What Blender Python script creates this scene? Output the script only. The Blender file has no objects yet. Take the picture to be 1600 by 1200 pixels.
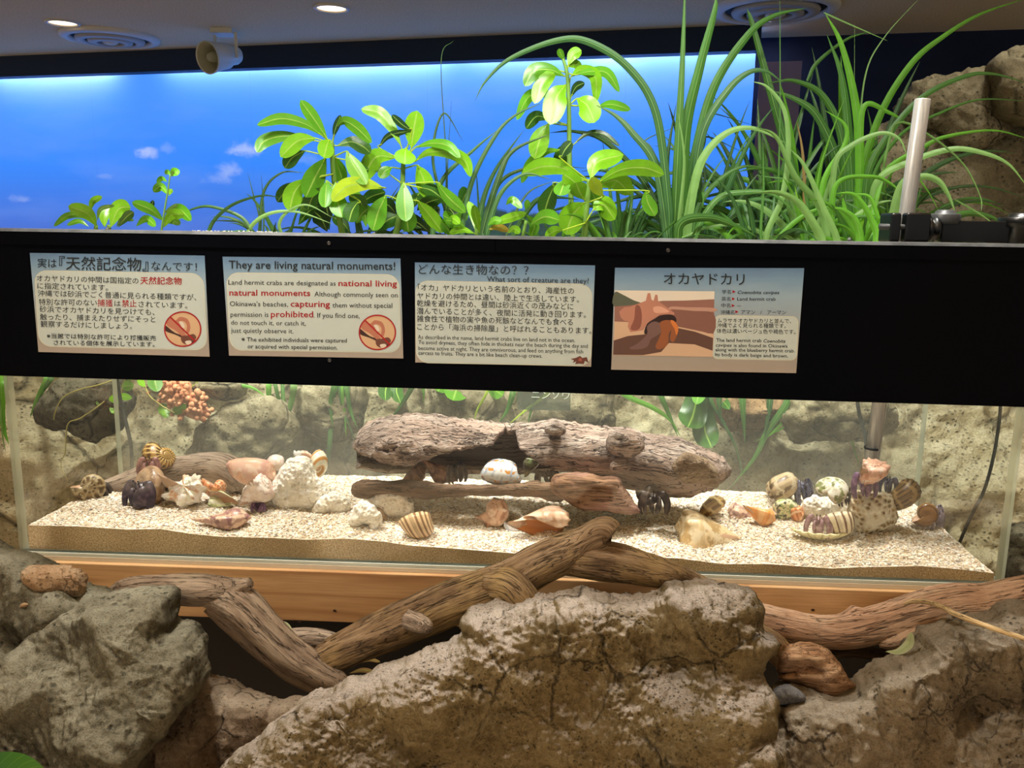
import bpy, math, random
import numpy as np
from mathutils import Matrix, Vector, Euler

# ------------------------------------------------------------------ camera, world, lights, exposure
SC = bpy.context.scene
COL = SC.collection
FPX, YAW, PITCH, ROLL = 1335.0, math.radians(2.76), math.radians(10.52), 0.015
CAM = np.array([0.0, -1.335, 1.40])
FW = np.array([-math.sin(YAW) * math.cos(PITCH), math.cos(YAW) * math.cos(PITCH), -math.sin(PITCH)])
_r = np.array([math.cos(YAW), math.sin(YAW), 0.0])
_u = np.cross(_r, FW)
RT = math.cos(ROLL) * _r + math.sin(ROLL) * _u
UP = -math.sin(ROLL) * _r + math.cos(ROLL) * _u
cam_data = bpy.data.cameras.new('camera')
cam_data.sensor_width = 36.0
cam_data.lens = FPX / 1600 * 36.0
cam_data.clip_start = 0.02
cam_data.clip_end = 60
cam = bpy.data.objects.new('camera', cam_data)
COL.objects.link(cam)
M = Matrix(((RT[0], UP[0], -FW[0], CAM[0]), (RT[1], UP[1], -FW[1], CAM[1]), (RT[2], UP[2], -FW[2], CAM[2]), (0, 0, 0, 1)))
cam.matrix_world = M
SC.camera = cam

SC.view_settings.view_transform = 'Standard'
SC.view_settings.look = 'None'
SC.view_settings.gamma = 1.0
SC.view_settings.use_curve_mapping = False
SC.view_settings.exposure = 0.0

world = bpy.data.worlds.new('world')
SC.world = world
world.use_nodes = True
world.node_tree.nodes['Background'].inputs[0].default_value = (1.0, 0.97, 0.93, 1)
world.node_tree.nodes['Background'].inputs[1].default_value = 0.30


def lamp(name, loc, target, power, size, color=(1, 0.96, 0.88), spot=None, blend=0.6):
    d = bpy.data.lights.new(name, 'SPOT' if spot else 'AREA')
    d.energy = power
    d.color = color
    if spot:
        d.spot_size = math.radians(spot)
        d.spot_blend = blend
        d.shadow_soft_size = size
    else:
        d.shape = 'DISK'
        d.size = size
    o = bpy.data.objects.new(name, d)
    o.location = loc
    o.rotation_euler = (Vector(target) - Vector(loc)).to_track_quat('-Z', 'Y').to_euler()
    COL.objects.link(o)
    return o


lamp('ceiling_spot_tank_left', (-0.75, 0.24, 2.5), (-0.45, 0.17, 0.9), 115, 0.06, spot=52)
lamp('ceiling_spot_tank_right', (0.55, 0.30, 2.5), (0.40, 0.18, 0.9), 115, 0.06, spot=52)
lamp('ceiling_spot_front', (-0.75, -0.55, 2.5), (0.1, -0.2, 0.85), 82, 0.12, color=(1, 0.94, 0.82), spot=78)
lamp('ceiling_spot_plants', (0.35, 0.05, 2.5), (0.35, 0.9, 1.45), 60, 0.08, color=(0.96, 1.0, 0.93), spot=85)
lamp('ceiling_spot_shrubs', (-0.75, 0.0, 2.5), (-0.35, 0.85, 1.5), 75, 0.08, color=(0.97, 1.0, 0.92), spot=70)
lamp('ceiling_spot_rockwork', (-0.1, 0.0, 2.5), (-0.1, 1.1, 0.85), 60, 0.1, color=(1, 0.96, 0.84), spot=85)
lamp('fill_spot_rock_left', (-0.95, 0.36, 2.5), (-0.95, 0.68, 0.85), 105, 0.08, color=(1, 0.96, 0.82), spot=42)  # added fill lamp, brightens the left end of the rock bank
lamp('fill_spot_rock_right', (0.85, 0.36, 2.5), (0.85, 0.68, 0.85), 60, 0.08, color=(1, 0.96, 0.84), spot=42)  # added fill lamp for the right end of the rock bank
lamp('fill_spot_tall_rocks', (1.3, 1.0, 2.5), (1.35, 1.7, 1.6), 26, 0.08, color=(1, 0.96, 0.84), spot=60)  # small lamp added to lift the dim tall rocks
for _x in (-2.6, -0.6, 1.4):      # lamps added on the unseen visitors' side; floor bounce lifts the ceiling
    lamp('fill_light_hall', (_x, -2.3, 2.55), (_x, -2.3, 0), 680, 0.15, color=(1, 0.90, 0.76), spot=84)

# ------------------------------------------------------------------ geometry helpers
def ray(px, py):
    px = np.asarray(px, float)[..., None]
    py = np.asarray(py, float)[..., None]
    return FW * FPX + RT * (px - 800) + UP * (600 - py)


def at(px, py, Y):
    d = ray(px, py)
    t = (np.asarray(Y, float) - CAM[1])[..., None] / d[..., 1:2] if np.ndim(Y) else (Y - CAM[1]) / d[..., 1:2]
    return CAM + d * t


def m_per_px(Y):
    return (Y - CAM[1]) / FPX


RNG = np.random.RandomState(7)
_perm = np.random.RandomState(3).permutation(256)
_perm = np.concatenate([_perm, _perm, _perm])
_gr = np.random.RandomState(4).normal(size=(256, 3))
_gr /= np.linalg.norm(_gr, axis=1)[:, None]


def perlin(p):
    p = np.asarray(p, float)
    i = np.floor(p).astype(int)
    f = p - i
    w = f * f * f * (f * (f * 6 - 15) + 10)
    i &= 255
    out = 0
    for dx in (0, 1):
        for dy in (0, 1):
            for dz in (0, 1):
                h = _perm[_perm[_perm[(i[..., 0] + dx) & 255] + ((i[..., 1] + dy) & 255)] + ((i[..., 2] + dz) & 255)]
                g = _gr[h]
                d = g[..., 0] * (f[..., 0] - dx) + g[..., 1] * (f[..., 1] - dy) + g[..., 2] * (f[..., 2] - dz)
                wt = (w[..., 0] if dx else 1 - w[..., 0]) * (w[..., 1] if dy else 1 - w[..., 1]) * (w[..., 2] if dz else 1 - w[..., 2])
                out = out + wt * d
    return out * 1.5


def fbm(p, o=4, gain=0.5):
    s, a, v = 1.0, 1.0, 0
    for k in range(o):
        v = v + a * perlin(np.asarray(p) * s + 17.3 * k)
        s *= 2.03
        a *= gain
    return v


def ridged(p, o=4):
    s, a, v = 1.0, 1.0, 0
    for k in range(o):
        v = v + a * (1 - 2 * np.abs(perlin(np.asarray(p) * s + 9.1 * k)))
        s *= 2.1
        a *= 0.5
    return v * 0.6


def worley(p):
    p = np.asarray(p, float)
    i = np.floor(p).astype(int)
    best = np.full(p.shape[:-1], 9.0)
    for dx in (-1, 0, 1):
        for dy in (-1, 0, 1):
            for dz in (-1, 0, 1):
                c = i + np.array([dx, dy, dz])
                h = _perm[_perm[_perm[c[..., 0] & 255] + (c[..., 1] & 255)] + (c[..., 2] & 255)]
                q = c + 0.5 + 0.45 * _gr[h]
                best = np.minimum(best, ((p - q) ** 2).sum(-1))
    return np.sqrt(best)


def spline(pts, n=10, closed=False):
    """Catmull-Rom through points of any dimension."""
    P = np.asarray(pts, float)
    k = len(P)
    if k < 3 and not closed:
        t = np.linspace(0, 1, n + 1)[:, None]
        return P[0] * (1 - t) + P[-1] * t
    out = []
    segs = k if closed else k - 1
    for a in range(segs):
        if closed:
            p0, p1, p2, p3 = P[a - 1], P[a], P[(a + 1) % k], P[(a + 2) % k]
        else:
            p1, p2 = P[a], P[a + 1]
            p0 = P[a - 1] if a else 2 * p1 - p2
            p3 = P[a + 2] if a + 2 < k else 2 * p2 - p1
        t = np.linspace(0, 1, n, endpoint=False)[:, None]
        out.append(0.5 * (2 * p1 + (p2 - p0) * t + (2 * p0 - 5 * p1 + 4 * p2 - p3) * t * t + (3 * p1 - p0 - 3 * p2 + p3) * t ** 3))
    if not closed:
        out.append(P[-1:])
    return np.concatenate(out)


def vnormals(V, F):
    V = np.asarray(V, float)
    N = np.zeros_like(V)
    for f in (F if isinstance(F, list) else [F]):
        f = np.asarray(f)
        if not len(f):
            continue
        a = np.cross(V[f[:, 2]] - V[f[:, 0]], V[f[:, -1]] - V[f[:, 1]])
        for c in range(f.shape[1]):
            np.add.at(N, f[:, c], a)
    return N / (np.linalg.norm(N, axis=1)[:, None] + 1e-12)


ORG = {}


def mk(name, V, F, mat, parent=None, smooth=True, tc=None, uv=None, col=None, org=None, solid=0):
    """One mesh object from world-space vertices. F: array of quads/tris or list of them."""
    V = np.asarray(V, float)
    if parent is not None:
        o0 = ORG[parent.name]
    elif org is not None:
        o0 = np.asarray(org, float)
    else:
        lo, hi = V.min(0), V.max(0)
        o0 = np.array([(lo[0] + hi[0]) / 2, (lo[1] + hi[1]) / 2, lo[2]])
    me = bpy.data.meshes.new(name)
    fl = []
    for f in (F if isinstance(F, list) else [F]):
        fl.extend(np.asarray(f).tolist() if not isinstance(f, tuple) else [f])
    me.from_pydata((V - o0).tolist(), [], fl)
    if smooth:
        me.polygons.foreach_set('use_smooth', [True] * len(me.polygons))
    if tc is not None:
        a = me.attributes.new('tc', 'FLOAT_VECTOR', 'POINT')
        a.data.foreach_set('vector', np.asarray(tc, float).ravel())
    if col is not None:
        a = me.attributes.new('tint', 'FLOAT_COLOR', 'POINT')
        c = np.ones((len(V), 4))
        c[:, :3] = col
        a.data.foreach_set('color', c.ravel())
    if isinstance(mat, (list, tuple)):
        for m in mat:
            me.materials.append(m)
    else:
        me.materials.append(mat)
    me.update()
    o = bpy.data.objects.new(name, me)
    COL.objects.link(o)
    if parent is not None:
        o.parent = parent
    else:
        o.location = o0
    ORG[o.name] = o0
    if solid:
        md = o.modifiers.new('thickness', 'SOLIDIFY')
        md.thickness = solid
        md.offset = 0
    return o


def tag(o, label=None, cat=None, group=None, kind=None):
    for k, v in (('label', label), ('category', cat), ('group', group), ('kind', kind)):
        if v:
            o[k] = v
    return o


def empty(name, loc, label, cat, group=None):
    o = bpy.data.objects.new(name, None)
    o.empty_display_size = 0.02
    o.location = [float(c) for c in loc]
    COL.objects.link(o)
    ORG[o.name] = np.asarray(loc, float)
    return tag(o, label, cat, group)


class MB:
    """Collects several shapes of one part into one mesh."""
    def __init__(s):
        s.V, s.F, s.n, s.T, s.C = [], [], 0, [], []

    def add(s, V, F, tc=None, col=None):
        V = np.asarray(V, float)
        for f in (F if isinstance(F, list) else [F]):
            s.F.append(np.asarray(f, int) + s.n)
        s.V.append(V)
        s.n += len(V)
        s.T.append(np.zeros_like(V) if tc is None else np.asarray(tc, float))
        s.C.append(np.tile(np.array([1., 1, 1]), (len(V), 1)) if col is None else np.broadcast_to(np.asarray(col, float), (len(V), 3)))
        return s

    def build(s, name, mat, parent=None, smooth=True, tc=False, col=False, **k):
        return mk(name, np.concatenate(s.V), s.F, mat, parent, smooth,
                  tc=np.concatenate(s.T) if tc else None, col=np.concatenate(s.C) if col else None, **k)


def box(lo, hi):
    lo, hi = np.asarray(lo, float), np.asarray(hi, float)
    V = np.array([[(lo, hi)[i >> 2 & 1][0], (lo, hi)[i >> 1 & 1][1], (lo, hi)[i & 1][2]] for i in range(8)])
    F = np.array([[0, 1, 3, 2], [4, 6, 7, 5], [0, 4, 5, 1], [2, 3, 7, 6], [0, 2, 6, 4], [1, 5, 7, 3]])
    return V, F


def bevel(o, w=0.002, seg=2):
    md = o.modifiers.new('edge', 'BEVEL')
    md.width = w
    md.segments = seg
    md.limit_method = 'ANGLE'
    for p in o.data.polygons:
        p.use_smooth = False
    return o


def frames(P):
    T = np.gradient(P, axis=0)
    T /= np.linalg.norm(T, axis=1)[:, None] + 1e-12
    a = np.array([0, -1.0, 0.0])
    A = np.zeros_like(P)
    for i in range(len(P)):
        v = a - T[i] * (a @ T[i])
        n = np.linalg.norm(v)
        if n < 1e-3:
            v = np.cross(T[i], [1.0, 0.2, 0])
            n = np.linalg.norm(v)
        a = v / n
        A[i] = a
    B = np.cross(T, A)
    return T, A, B


def tube(P, R, nv=12, cap=True, flat=1.0, disp=None, tcs=1.0):
    """Tapered tube along P (world) with radii R. Returns V, F, tc (grain coordinates)."""
    P = np.asarray(P, float)
    R = np.broadcast_to(np.asarray(R, float), (len(P),)).copy()
    T, A, B = frames(P)
    L = np.concatenate([[0], np.cumsum(np.linalg.norm(np.diff(P, axis=0), axis=1))])
    ph = np.linspace(0, 2 * math.pi, nv, endpoint=False)
    c, s = np.cos(ph), np.sin(ph)
    dirs = A[:, None] * c[None, :, None] * flat + B[:, None] * s[None, :, None]
    tc = np.stack([np.broadcast_to(L[:, None] * tcs, (len(P), nv)), R[:, None] * c[None], R[:, None] * s[None]], -1)
    rr = np.broadcast_to(R[:, None], (len(P), nv)).copy()
    if disp is not None:
        rr = rr + disp(tc, R[:, None], L[:, None] / max(L[-1], 1e-9), ph[None])
    V = (P[:, None] + dirs * rr[..., None]).reshape(-1, 3)
    n = len(P)
    i, j = np.meshgrid(np.arange(n - 1), np.arange(nv), indexing='ij')
    j2 = (j + 1) % nv
    F = np.stack([i * nv + j, i * nv + j2, (i + 1) * nv + j2, (i + 1) * nv + j], -1).reshape(-1, 4)
    Fs = [F]
    tcv = tc.reshape(-1, 3)
    if cap:
        V = np.concatenate([V, P[:1], P[-1:]])
        tcv = np.concatenate([tcv, [[0, 0, 0]], [[L[-1] * tcs, 0, 0]]])
        j = np.arange(nv)
        Fs.append(np.stack([np.full(nv, n * nv), (j + 1) % nv, j], -1))
        Fs.append(np.stack([np.full(nv, n * nv + 1), (n - 1) * nv + j, (n - 1) * nv + (j + 1) % nv], -1))
    return V, Fs, tcv


def pxtube(pts, nv=16, n=8, **k):
    """Tube through (px, py, Y, radius_px) points."""
    S = spline(pts, n)
    P = at(S[:, 0], S[:, 1], S[:, 2])
    return tube(P, np.maximum(S[:, 3], 0.3) * m_per_px(S[:, 2]), nv, **k)


def ball(c, r, nu=12, nv=16, disp=None):
    r = np.broadcast_to(np.asarray(r, float), (3,))
    th = np.linspace(0, math.pi, nu + 1)[1:-1]
    ph = np.linspace(0, 2 * math.pi, nv, endpoint=False)
    D = np.stack([np.sin(th)[:, None] * np.cos(ph), np.sin(th)[:, None] * np.sin(ph), np.broadcast_to(np.cos(th)[:, None], (len(th), nv))], -1).reshape(-1, 3)
    D = np.concatenate([D, [[0, 0, 1.0]], [[0, 0, -1.0]]])
    k = 1 if disp is None else (1 + disp(D))[:, None]
    V = np.asarray(c, float) + D * r * k
    n = len(th)
    i, j = np.meshgrid(np.arange(n - 1), np.arange(nv), indexing='ij')
    j2 = (j + 1) % nv
    F = np.stack([i * nv + j, (i + 1) * nv + j, (i + 1) * nv + j2, i * nv + j2], -1).reshape(-1, 4)
    j = np.arange(nv)
    a = np.stack([np.full(nv, n * nv), j, (j + 1) % nv], -1)
    b = np.stack([np.full(nv, n * nv + 1), (n - 1) * nv + (j + 1) % nv, (n - 1) * nv + j], -1)
    return V, [F, a, b]


def lathe(prof, c, axis=(0, 0, 1), nv=32):
    """Profile of (radius, height) turned about AXIS from point c."""
    ax = np.array(axis, float)
    ax = ax / np.linalg.norm(ax)
    a = np.cross(ax, [0.3, 1, 0.2])
    a /= np.linalg.norm(a)
    b = np.cross(ax, a)
    ph = np.linspace(0, 2 * math.pi, nv, endpoint=False)
    pr = np.asarray(prof, float)
    V = (np.asarray(c, float) + ax * pr[:, None, 1:2] + (a * np.cos(ph)[:, None] + b * np.sin(ph)[:, None])[None] * pr[:, None, 0:1]).reshape(-1, 3)
    n = len(pr)
    i, j = np.meshgrid(np.arange(n - 1), np.arange(nv), indexing='ij')
    j2 = (j + 1) % nv
    return V, np.stack([i * nv + j, i * nv + j2, (i + 1) * nv + j2, (i + 1) * nv + j], -1).reshape(-1, 4)


def relief(poly, g=5.0, front=0.04, back=0.03, rnd=60.0, inner=(), disp=None, edge=0.35, jag=0.0, seed=0, pw=2.0, dens=8):
    """Solid rock or bark piece with a given outline. poly: (px, py, Y) points; inner: extra (px, py, dY) bumps, dY < 0 towards the viewer.
    disp(world points) in metres along the normal."""
    S = spline(poly, dens, closed=True)
    if jag:
        q = np.stack([S[:, 0] / 23.0, S[:, 1] / 23.0, np.full(len(S), seed * 3.7)], -1)
        S[:, 0] += jag * fbm(q, 3)
        S[:, 1] += jag * fbm(q + 50, 3)
    B = S[:, :2]
    x0, y0 = B.min(0) - g
    x1, y1 = B.max(0) + g
    X, Y = np.meshgrid(np.arange(x0, x1 + g, g), np.arange(y0, y1 + g, g))
    sh = X.shape
    q = np.stack([X.ravel(), Y.ravel()], -1)
    ins = np.zeros(len(q), bool)
    a, b = B, np.roll(B, -1, 0)
    for (ax, ay), (bx, by) in zip(a, b):
        if ay == by:
            continue
        c = (ay > q[:, 1]) != (by > q[:, 1])
        ins ^= c & (q[:, 0] < (bx - ax) * (q[:, 1] - ay) / (by - ay) + ax)
    dist = np.full(len(q), 1e9)
    near = np.zeros((len(q), 2))
    for (ax, ay), (bx, by) in zip(a, b):
        e = np.array([bx - ax, by - ay])
        l2 = e @ e + 1e-9
        t = np.clip(((q - (ax, ay)) @ e) / l2, 0, 1)
        c = np.array([ax, ay]) + t[:, None] * e
        d = np.hypot(*(q - c).T)
        m = d < dist
        dist[m] = d[m]
        near[m] = c[m]
    snap = (~ins & (dist < g * 1.45)) | (ins & (dist < g * 0.3))
    keep = ins | snap
    q[snap] = near[snap]
    d = np.where(snap, 0.0, dist)
    PP = np.asarray(poly, float)
    w = 1.0 / (((q[:, None] - PP[None, :, :2]) ** 2).sum(-1) + 400.0) ** (pw / 2 + 0.5)
    Yb = (w * PP[None, :, 2]).sum(1) / w.sum(1)
    for bx, by, dy, br in inner:
        Yb = Yb + dy * np.exp(-((q[:, 0] - bx) ** 2 + (q[:, 1] - by) ** 2) / (br * br)) * np.minimum(d / 30.0, 1)
    prof = np.sqrt(np.maximum(0, 1 - (1 - np.minimum(d / rnd, 1)) ** 2))
    idx = -np.ones(len(q), int)
    kk = np.nonzero(keep)[0]
    idx[kk] = np.arange(len(kk))
    Vf = at(q[kk, 0], q[kk, 1], Yb[kk] - front * prof[kk])
    bm = np.nonzero(d[kk] > 0)[0]
    bidx = idx.copy()
    bidx[kk[bm]] = len(kk) + np.arange(len(bm))
    qb = q[kk][bm]
    Vb = at(qb[:, 0], qb[:, 1], (Yb[kk] + 0.0)[bm])
    Vb[:, 1] += back * prof[kk][bm]
    r, c = np.meshgrid(np.arange(sh[0] - 1), np.arange(sh[1] - 1), indexing='ij')
    r, c = r.ravel(), c.ravel()
    quad = np.stack([r * sh[1] + c, (r + 1) * sh[1] + c, (r + 1) * sh[1] + c + 1, r * sh[1] + c + 1], -1)
    ok = keep[quad].all(1) & (d[quad] > 0).any(1)
    quad = quad[ok]
    Ff = idx[quad]
    Fb = bidx[quad][:, ::-1]
    V = np.concatenate([Vf, Vb])
    dd = np.concatenate([d[kk], d[kk][bm]])
    if disp is not None:
        Nn = vnormals(V, [Ff, Fb])
        V = V + Nn * (disp(V) * (edge + (1 - edge) * np.minimum(dd / 25.0, 1)))[:, None]
    return V, [Ff, Fb]


# ------------------------------------------------------------------ material helpers
def lin(c):
    c = np.asarray(c, float) / 255.0
    v = np.where(c <= 0.04045, c / 12.92, ((c + 0.055) / 1.055) ** 2.4)
    return (float(v[0]), float(v[1]), float(v[2]), 1.0)


class G:
    """A small wrapper that wires shader nodes."""
    def __init__(s, name, rough=0.7, spec=0.3):
        s.m = bpy.data.materials.new(name)
        s.m.use_nodes = True
        s.t = s.m.node_tree
        s.b = s.t.nodes['Principled BSDF']
        s.out = s.t.nodes['Material Output']
        s.b.inputs['Roughness'].default_value = rough
        s.b.inputs['Specular IOR Level'].default_value = spec
        s.bumps = None

    def n(s, kind, **k):
        x = s.t.nodes.new('ShaderNode' + kind)
        for a, v in k.items():
            setattr(x, a, v)
        return x

    def w(s, a, b):
        s.t.links.new(a, b)

    def put(s, sock, v):
        if isinstance(v, bpy.types.NodeSocket):
            s.w(v, sock)
        else:
            sock.default_value = v

    def coord(s, kind='Object', scale=(1, 1, 1), attr=None, loc=(0, 0, 0)):
        if attr:
            src = s.n('Attribute', attribute_name=attr).outputs['Vector']
        else:
            src = s.n('TexCoord').outputs[kind]
        mp = s.n('Mapping')
        s.w(src, mp.inputs[0])
        mp.inputs['Scale'].default_value = scale
        mp.inputs['Location'].default_value = loc
        return mp.outputs[0]

    def noise(s, co, scale, detail=5, rough=0.55, dist=0.0, color=False):
        x = s.n('TexNoise')
        s.w(co, x.inputs['Vector'])
        x.inputs['Scale'].default_value = scale
        x.inputs['Detail'].default_value = detail
        x.inputs['Roughness'].default_value = rough
        x.inputs['Distortion'].default_value = dist
        return x.outputs[1 if color else 0]

    def voro(s, co, scale, feature='F1', out='Distance', rand=1.0):
        x = s.n('TexVoronoi', feature=feature)
        s.w(co, x.inputs['Vector'])
        x.inputs['Scale'].default_value = scale
        x.inputs['Randomness'].default_value = rand
        return x.outputs[out]

    def ramp(s, fac, stops, interp='LINEAR'):
        x = s.n('ValToRGB')
        x.color_ramp.interpolation = interp
        e = x.color_ramp.elements
        while len(e) < len(stops):
            e.new(0.5)
        for k, (p, c) in enumerate(stops):
            e[k].position = p
            e[k].color = lin(c) if not isinstance(c, float) else (c, c, c, 1)
        s.put(x.inputs[0], fac)
        return x.outputs[0]

    def mix(s, fac, a, b, mode='MIX'):
        x = s.n('Mix', data_type='RGBA', blend_type=mode)
        s.put(x.inputs[0], fac)
        s.put(x.inputs[6], a if not isinstance(a, tuple) or len(a) == 4 else lin(a))
        s.put(x.inputs[7], b if not isinstance(b, tuple) or len(b) == 4 else lin(b))
        return x.outputs[2]

    def math(s, op, a, b=0.0, c=0.0, clamp=False):
        x = s.n('Math', operation=op, use_clamp=clamp)
        s.put(x.inputs[0], a)
        s.put(x.inputs[1], b)
        s.put(x.inputs[2], c)
        return x.outputs[0]

    def sep(s, co):
        x = s.n('SeparateXYZ')
        s.w(co, x.inputs[0])
        return x.outputs

    def bump(s, h, strength=0.5, dist=0.005):
        x = s.n('Bump')
        x.inputs['Strength'].default_value = strength
        x.inputs['Distance'].default_value = dist
        s.w(h, x.inputs['Height'])
        if s.bumps is not None:
            s.w(s.bumps, x.inputs['Normal'])
        s.bumps = x.outputs[0]
        s.w(s.bumps, s.b.inputs['Normal'])

    def base(s, c):
        s.put(s.b.inputs['Base Color'], c if not isinstance(c, tuple) or len(c) == 4 else lin(c))
        return s

    def emit(s, c, k):
        s.put(s.b.inputs['Emission Color'], c if not isinstance(c, tuple) or len(c) == 4 else lin(c))
        s.b.inputs['Emission Strength'].default_value = k
        return s


def flat(name, c, rough=0.5, spec=0.3, metal=0.0):
    g = G(name, rough, spec)
    g.base(c)
    g.b.inputs['Metallic'].default_value = metal
    return g.m


def rock_mat(name, c1, c2, c3, crust=None, scale=9.0, pit=60.0, bump=0.6, crust_n=(0.2, 0.75), crust_s=14.0):
    """c1 dark, c2 mid, c3 light by noise; pale upward faces broken by noise: mineral crust, and painted rim light on tall rocks."""
    g = G(name, 0.9, 0.15)
    co = g.coord()
    n1 = g.noise(co, scale, 7, 0.62)
    c = g.ramp(n1, [(0.3, c1), (0.5, c2), (0.7, c3)])
    n2 = g.noise(co, scale * 9, 5, 0.7)
    c = g.mix(g.math('MULTIPLY', g.math('SUBTRACT', n2, 0.42, clamp=True), 2.2, clamp=True), c, c3)
    v = g.voro(co, pit)
    if crust:
        nz = g.sep(g.n('NewGeometry').outputs['Normal'])[2]
        k = g.math('ADD', g.math('MULTIPLY', nz, 0.55), g.math('MULTIPLY', g.noise(co, crust_s, 6, 0.65), 1.0))
        mr = g.n('MapRange')
        g.w(k, mr.inputs[0])
        mr.inputs[1].default_value = 0.42 + crust_n[0]
        mr.inputs[2].default_value = 0.42 + crust_n[1]
        c = g.mix(mr.outputs[0], c, crust)
    n3 = g.noise(co, scale * 34, 4, 0.75)
    c = g.mix(g.ramp(n3, [(0.34, 0.55), (0.5, 0.0)]), c, c1)
    wv = g.n('VectorMath', operation='MULTIPLY_ADD')
    g.w(g.noise(co, scale * 1.6, 4, 0.6, color=True), wv.inputs[0])
    wv.inputs[1].default_value = (0.035, 0.035, 0.035)
    g.w(co, wv.inputs[2])
    ck = g.voro(wv.outputs[0], scale * 0.9, feature='DISTANCE_TO_EDGE')
    gap = g.ramp(ck, [(0.0, 1.0), (0.03, 0.0)])
    gap = g.math('MULTIPLY', gap, g.ramp(g.noise(co, scale * 0.7, 2), [(0.45, 0.0), (0.6, 1.0)]))
    c = g.mix(g.math('MULTIPLY', gap, 0.75), c, tuple(int(q * 0.45) for q in c1))
    g.base(c)
    g.bump(v, bump * 0.7, 0.010)
    g.bump(n1, bump, 0.035)
    v2 = g.voro(co, pit * 2.4)
    pm = g.math('MULTIPLY', g.ramp(v2, [(0.12, 1.0), (0.34, 0.0)]), g.ramp(g.noise(co, scale * 1.7, 3), [(0.44, 0.0), (0.56, 1.0)]))
    c2_ = g.mix(g.math('MULTIPLY', pm, 0.6), c, tuple(int(q * 0.5) for q in c1))
    g.base(c2_)
    g.bump(n2, bump, 0.020)
    g.bump(n3, bump, 0.007)
    g.bump(g.math('SUBTRACT', 1.0, pm), bump, 0.006)
    g.bump(g.math('SUBTRACT', 1.0, gap), bump, 0.010)
    return g.m


def wood_mat(name, c1, c2, c3, scale=30.0, along=0.12, bump=0.7, weather=None):
    """Driftwood: grain follows the length through the tc attribute."""
    g = G(name, 0.85, 0.2)
    co = g.coord(attr='tc', scale=(along, 1, 1))
    n1 = g.noise(co, scale, 6, 0.6, 0.6)
    n2 = g.noise(co, scale * 5, 4, 0.7, 0.3)
    c = g.ramp(n1, [(0.28, c1), (0.5, c2), (0.68, c3)])
    c = g.mix(g.ramp(n2, [(0.32, 1.0), (0.5, 0.0)]), c, c1)
    if weather:
        n3 = g.noise(g.coord(), 11, 4)
        c = g.mix(g.ramp(n3, [(0.45, 0.0), (0.65, 1.0)]), c, weather)
    n4 = g.noise(g.coord(attr='tc', scale=(along * 0.6, 1, 1)), scale * 2.2, 3, 0.6, 0.8)
    crk = g.ramp(g.math('ABSOLUTE', g.math('SUBTRACT', n4, 0.5)), [(0.0, 1.0), (0.022, 0.0)])
    c = g.mix(g.math('MULTIPLY', crk, 0.7), c, tuple(int(q * 0.4) for q in c1))
    g.base(c)
    g.bump(n1, bump, 0.012)
    g.bump(n2, bump, 0.006)
    g.bump(g.noise(co, scale * 14, 3, 0.7), bump, 0.002)
    g.bump(g.math('SUBTRACT', 1.0, crk), bump, 0.006)
    return g.m

# ------------------------------------------------------------------ the room
def hit_plane(px, py, p0, n):
    d = ray(px, py)
    n = np.asarray(n, float)
    t = ((np.asarray(p0) - CAM) @ n) / (d @ n)
    return CAM + d * np.asarray(t)[..., None]


ZC = 2.6
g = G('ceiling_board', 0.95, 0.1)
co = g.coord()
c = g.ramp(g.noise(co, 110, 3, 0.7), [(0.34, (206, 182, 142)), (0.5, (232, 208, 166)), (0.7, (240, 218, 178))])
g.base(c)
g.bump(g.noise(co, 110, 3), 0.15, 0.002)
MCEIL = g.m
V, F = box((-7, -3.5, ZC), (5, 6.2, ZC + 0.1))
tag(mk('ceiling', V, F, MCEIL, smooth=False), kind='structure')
V, F = box((-7, -3.5, -0.1), (5, 6.2, 0.0))
g = G('floor_dark', 0.8, 0.2)
g.base(g.ramp(g.noise(g.coord(), 6, 5), [(0.3, (204, 188, 162)), (0.7, (222, 206, 180))]))
tag(mk('floor', V, F, g.m, smooth=False), kind='structure')

A0, B0 = np.array([-4.234, 5.267, 0]), np.array([1.156, 4.133, 0])
EX = (B0 - A0) / np.linalg.norm(B0 - A0)
EN = np.array([EX[1], -EX[0], 0])            # towards the room
MNAVY = flat('navy_paint', (38, 50, 70), 0.6, 0.25)
zb = float(hit_plane(0, 120, A0, EN)[2])
zb2 = float(hit_plane(1180, 76, A0, EN)[2])


def slab(a, b, za, zb_, depth, back=1):
    """A vertical slab from ground point a to b, thickness away from the room."""
    a, b = np.asarray(a, float), np.asarray(b, float)
    e = (b - a) / np.linalg.norm(b - a)
    nn = np.array([e[1], -e[0], 0])
    P = []
    for q in (a, b):
        for dd in (0, -depth):
            for z in (za, zb_):
                P.append((q + nn * dd)[:2].tolist() + [z])
    V = np.array(P)
    F = np.array([[0, 4, 5, 1], [2, 3, 7, 6], [0, 1, 3, 2], [4, 6, 7, 5], [1, 5, 7, 3], [0, 2, 6, 4]])
    return V, F


V, F = slab(A0 - EX * 2.5, B0 + EX * 0.04, zb, ZC, 0.1)
tag(mk('trim_1', V, F, MNAVY, smooth=False), kind='structure')
V, F = slab(A0 - EX * 2.6 - EN * 0.62, B0 + EX * 0.10 - EN * 0.62, 0, ZC, 0.1)
tag(mk('wall_back', V, F, MNAVY, smooth=False), kind='structure')
c1 = np.array([1.20, 4.52, 0])
g = G('dark_wall', 0.7, 0.2)
g.base(g.ramp(g.noise(g.coord(), 3, 3), [(0.3, (26, 34, 56)), (0.7, (36, 46, 72))]))
V, F = slab(c1, np.array([3.6, 4.08, 0]), 0, ZC, 0.1)
tag(mk('wall_right', V, F, g.m, smooth=False), kind='structure')

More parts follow.
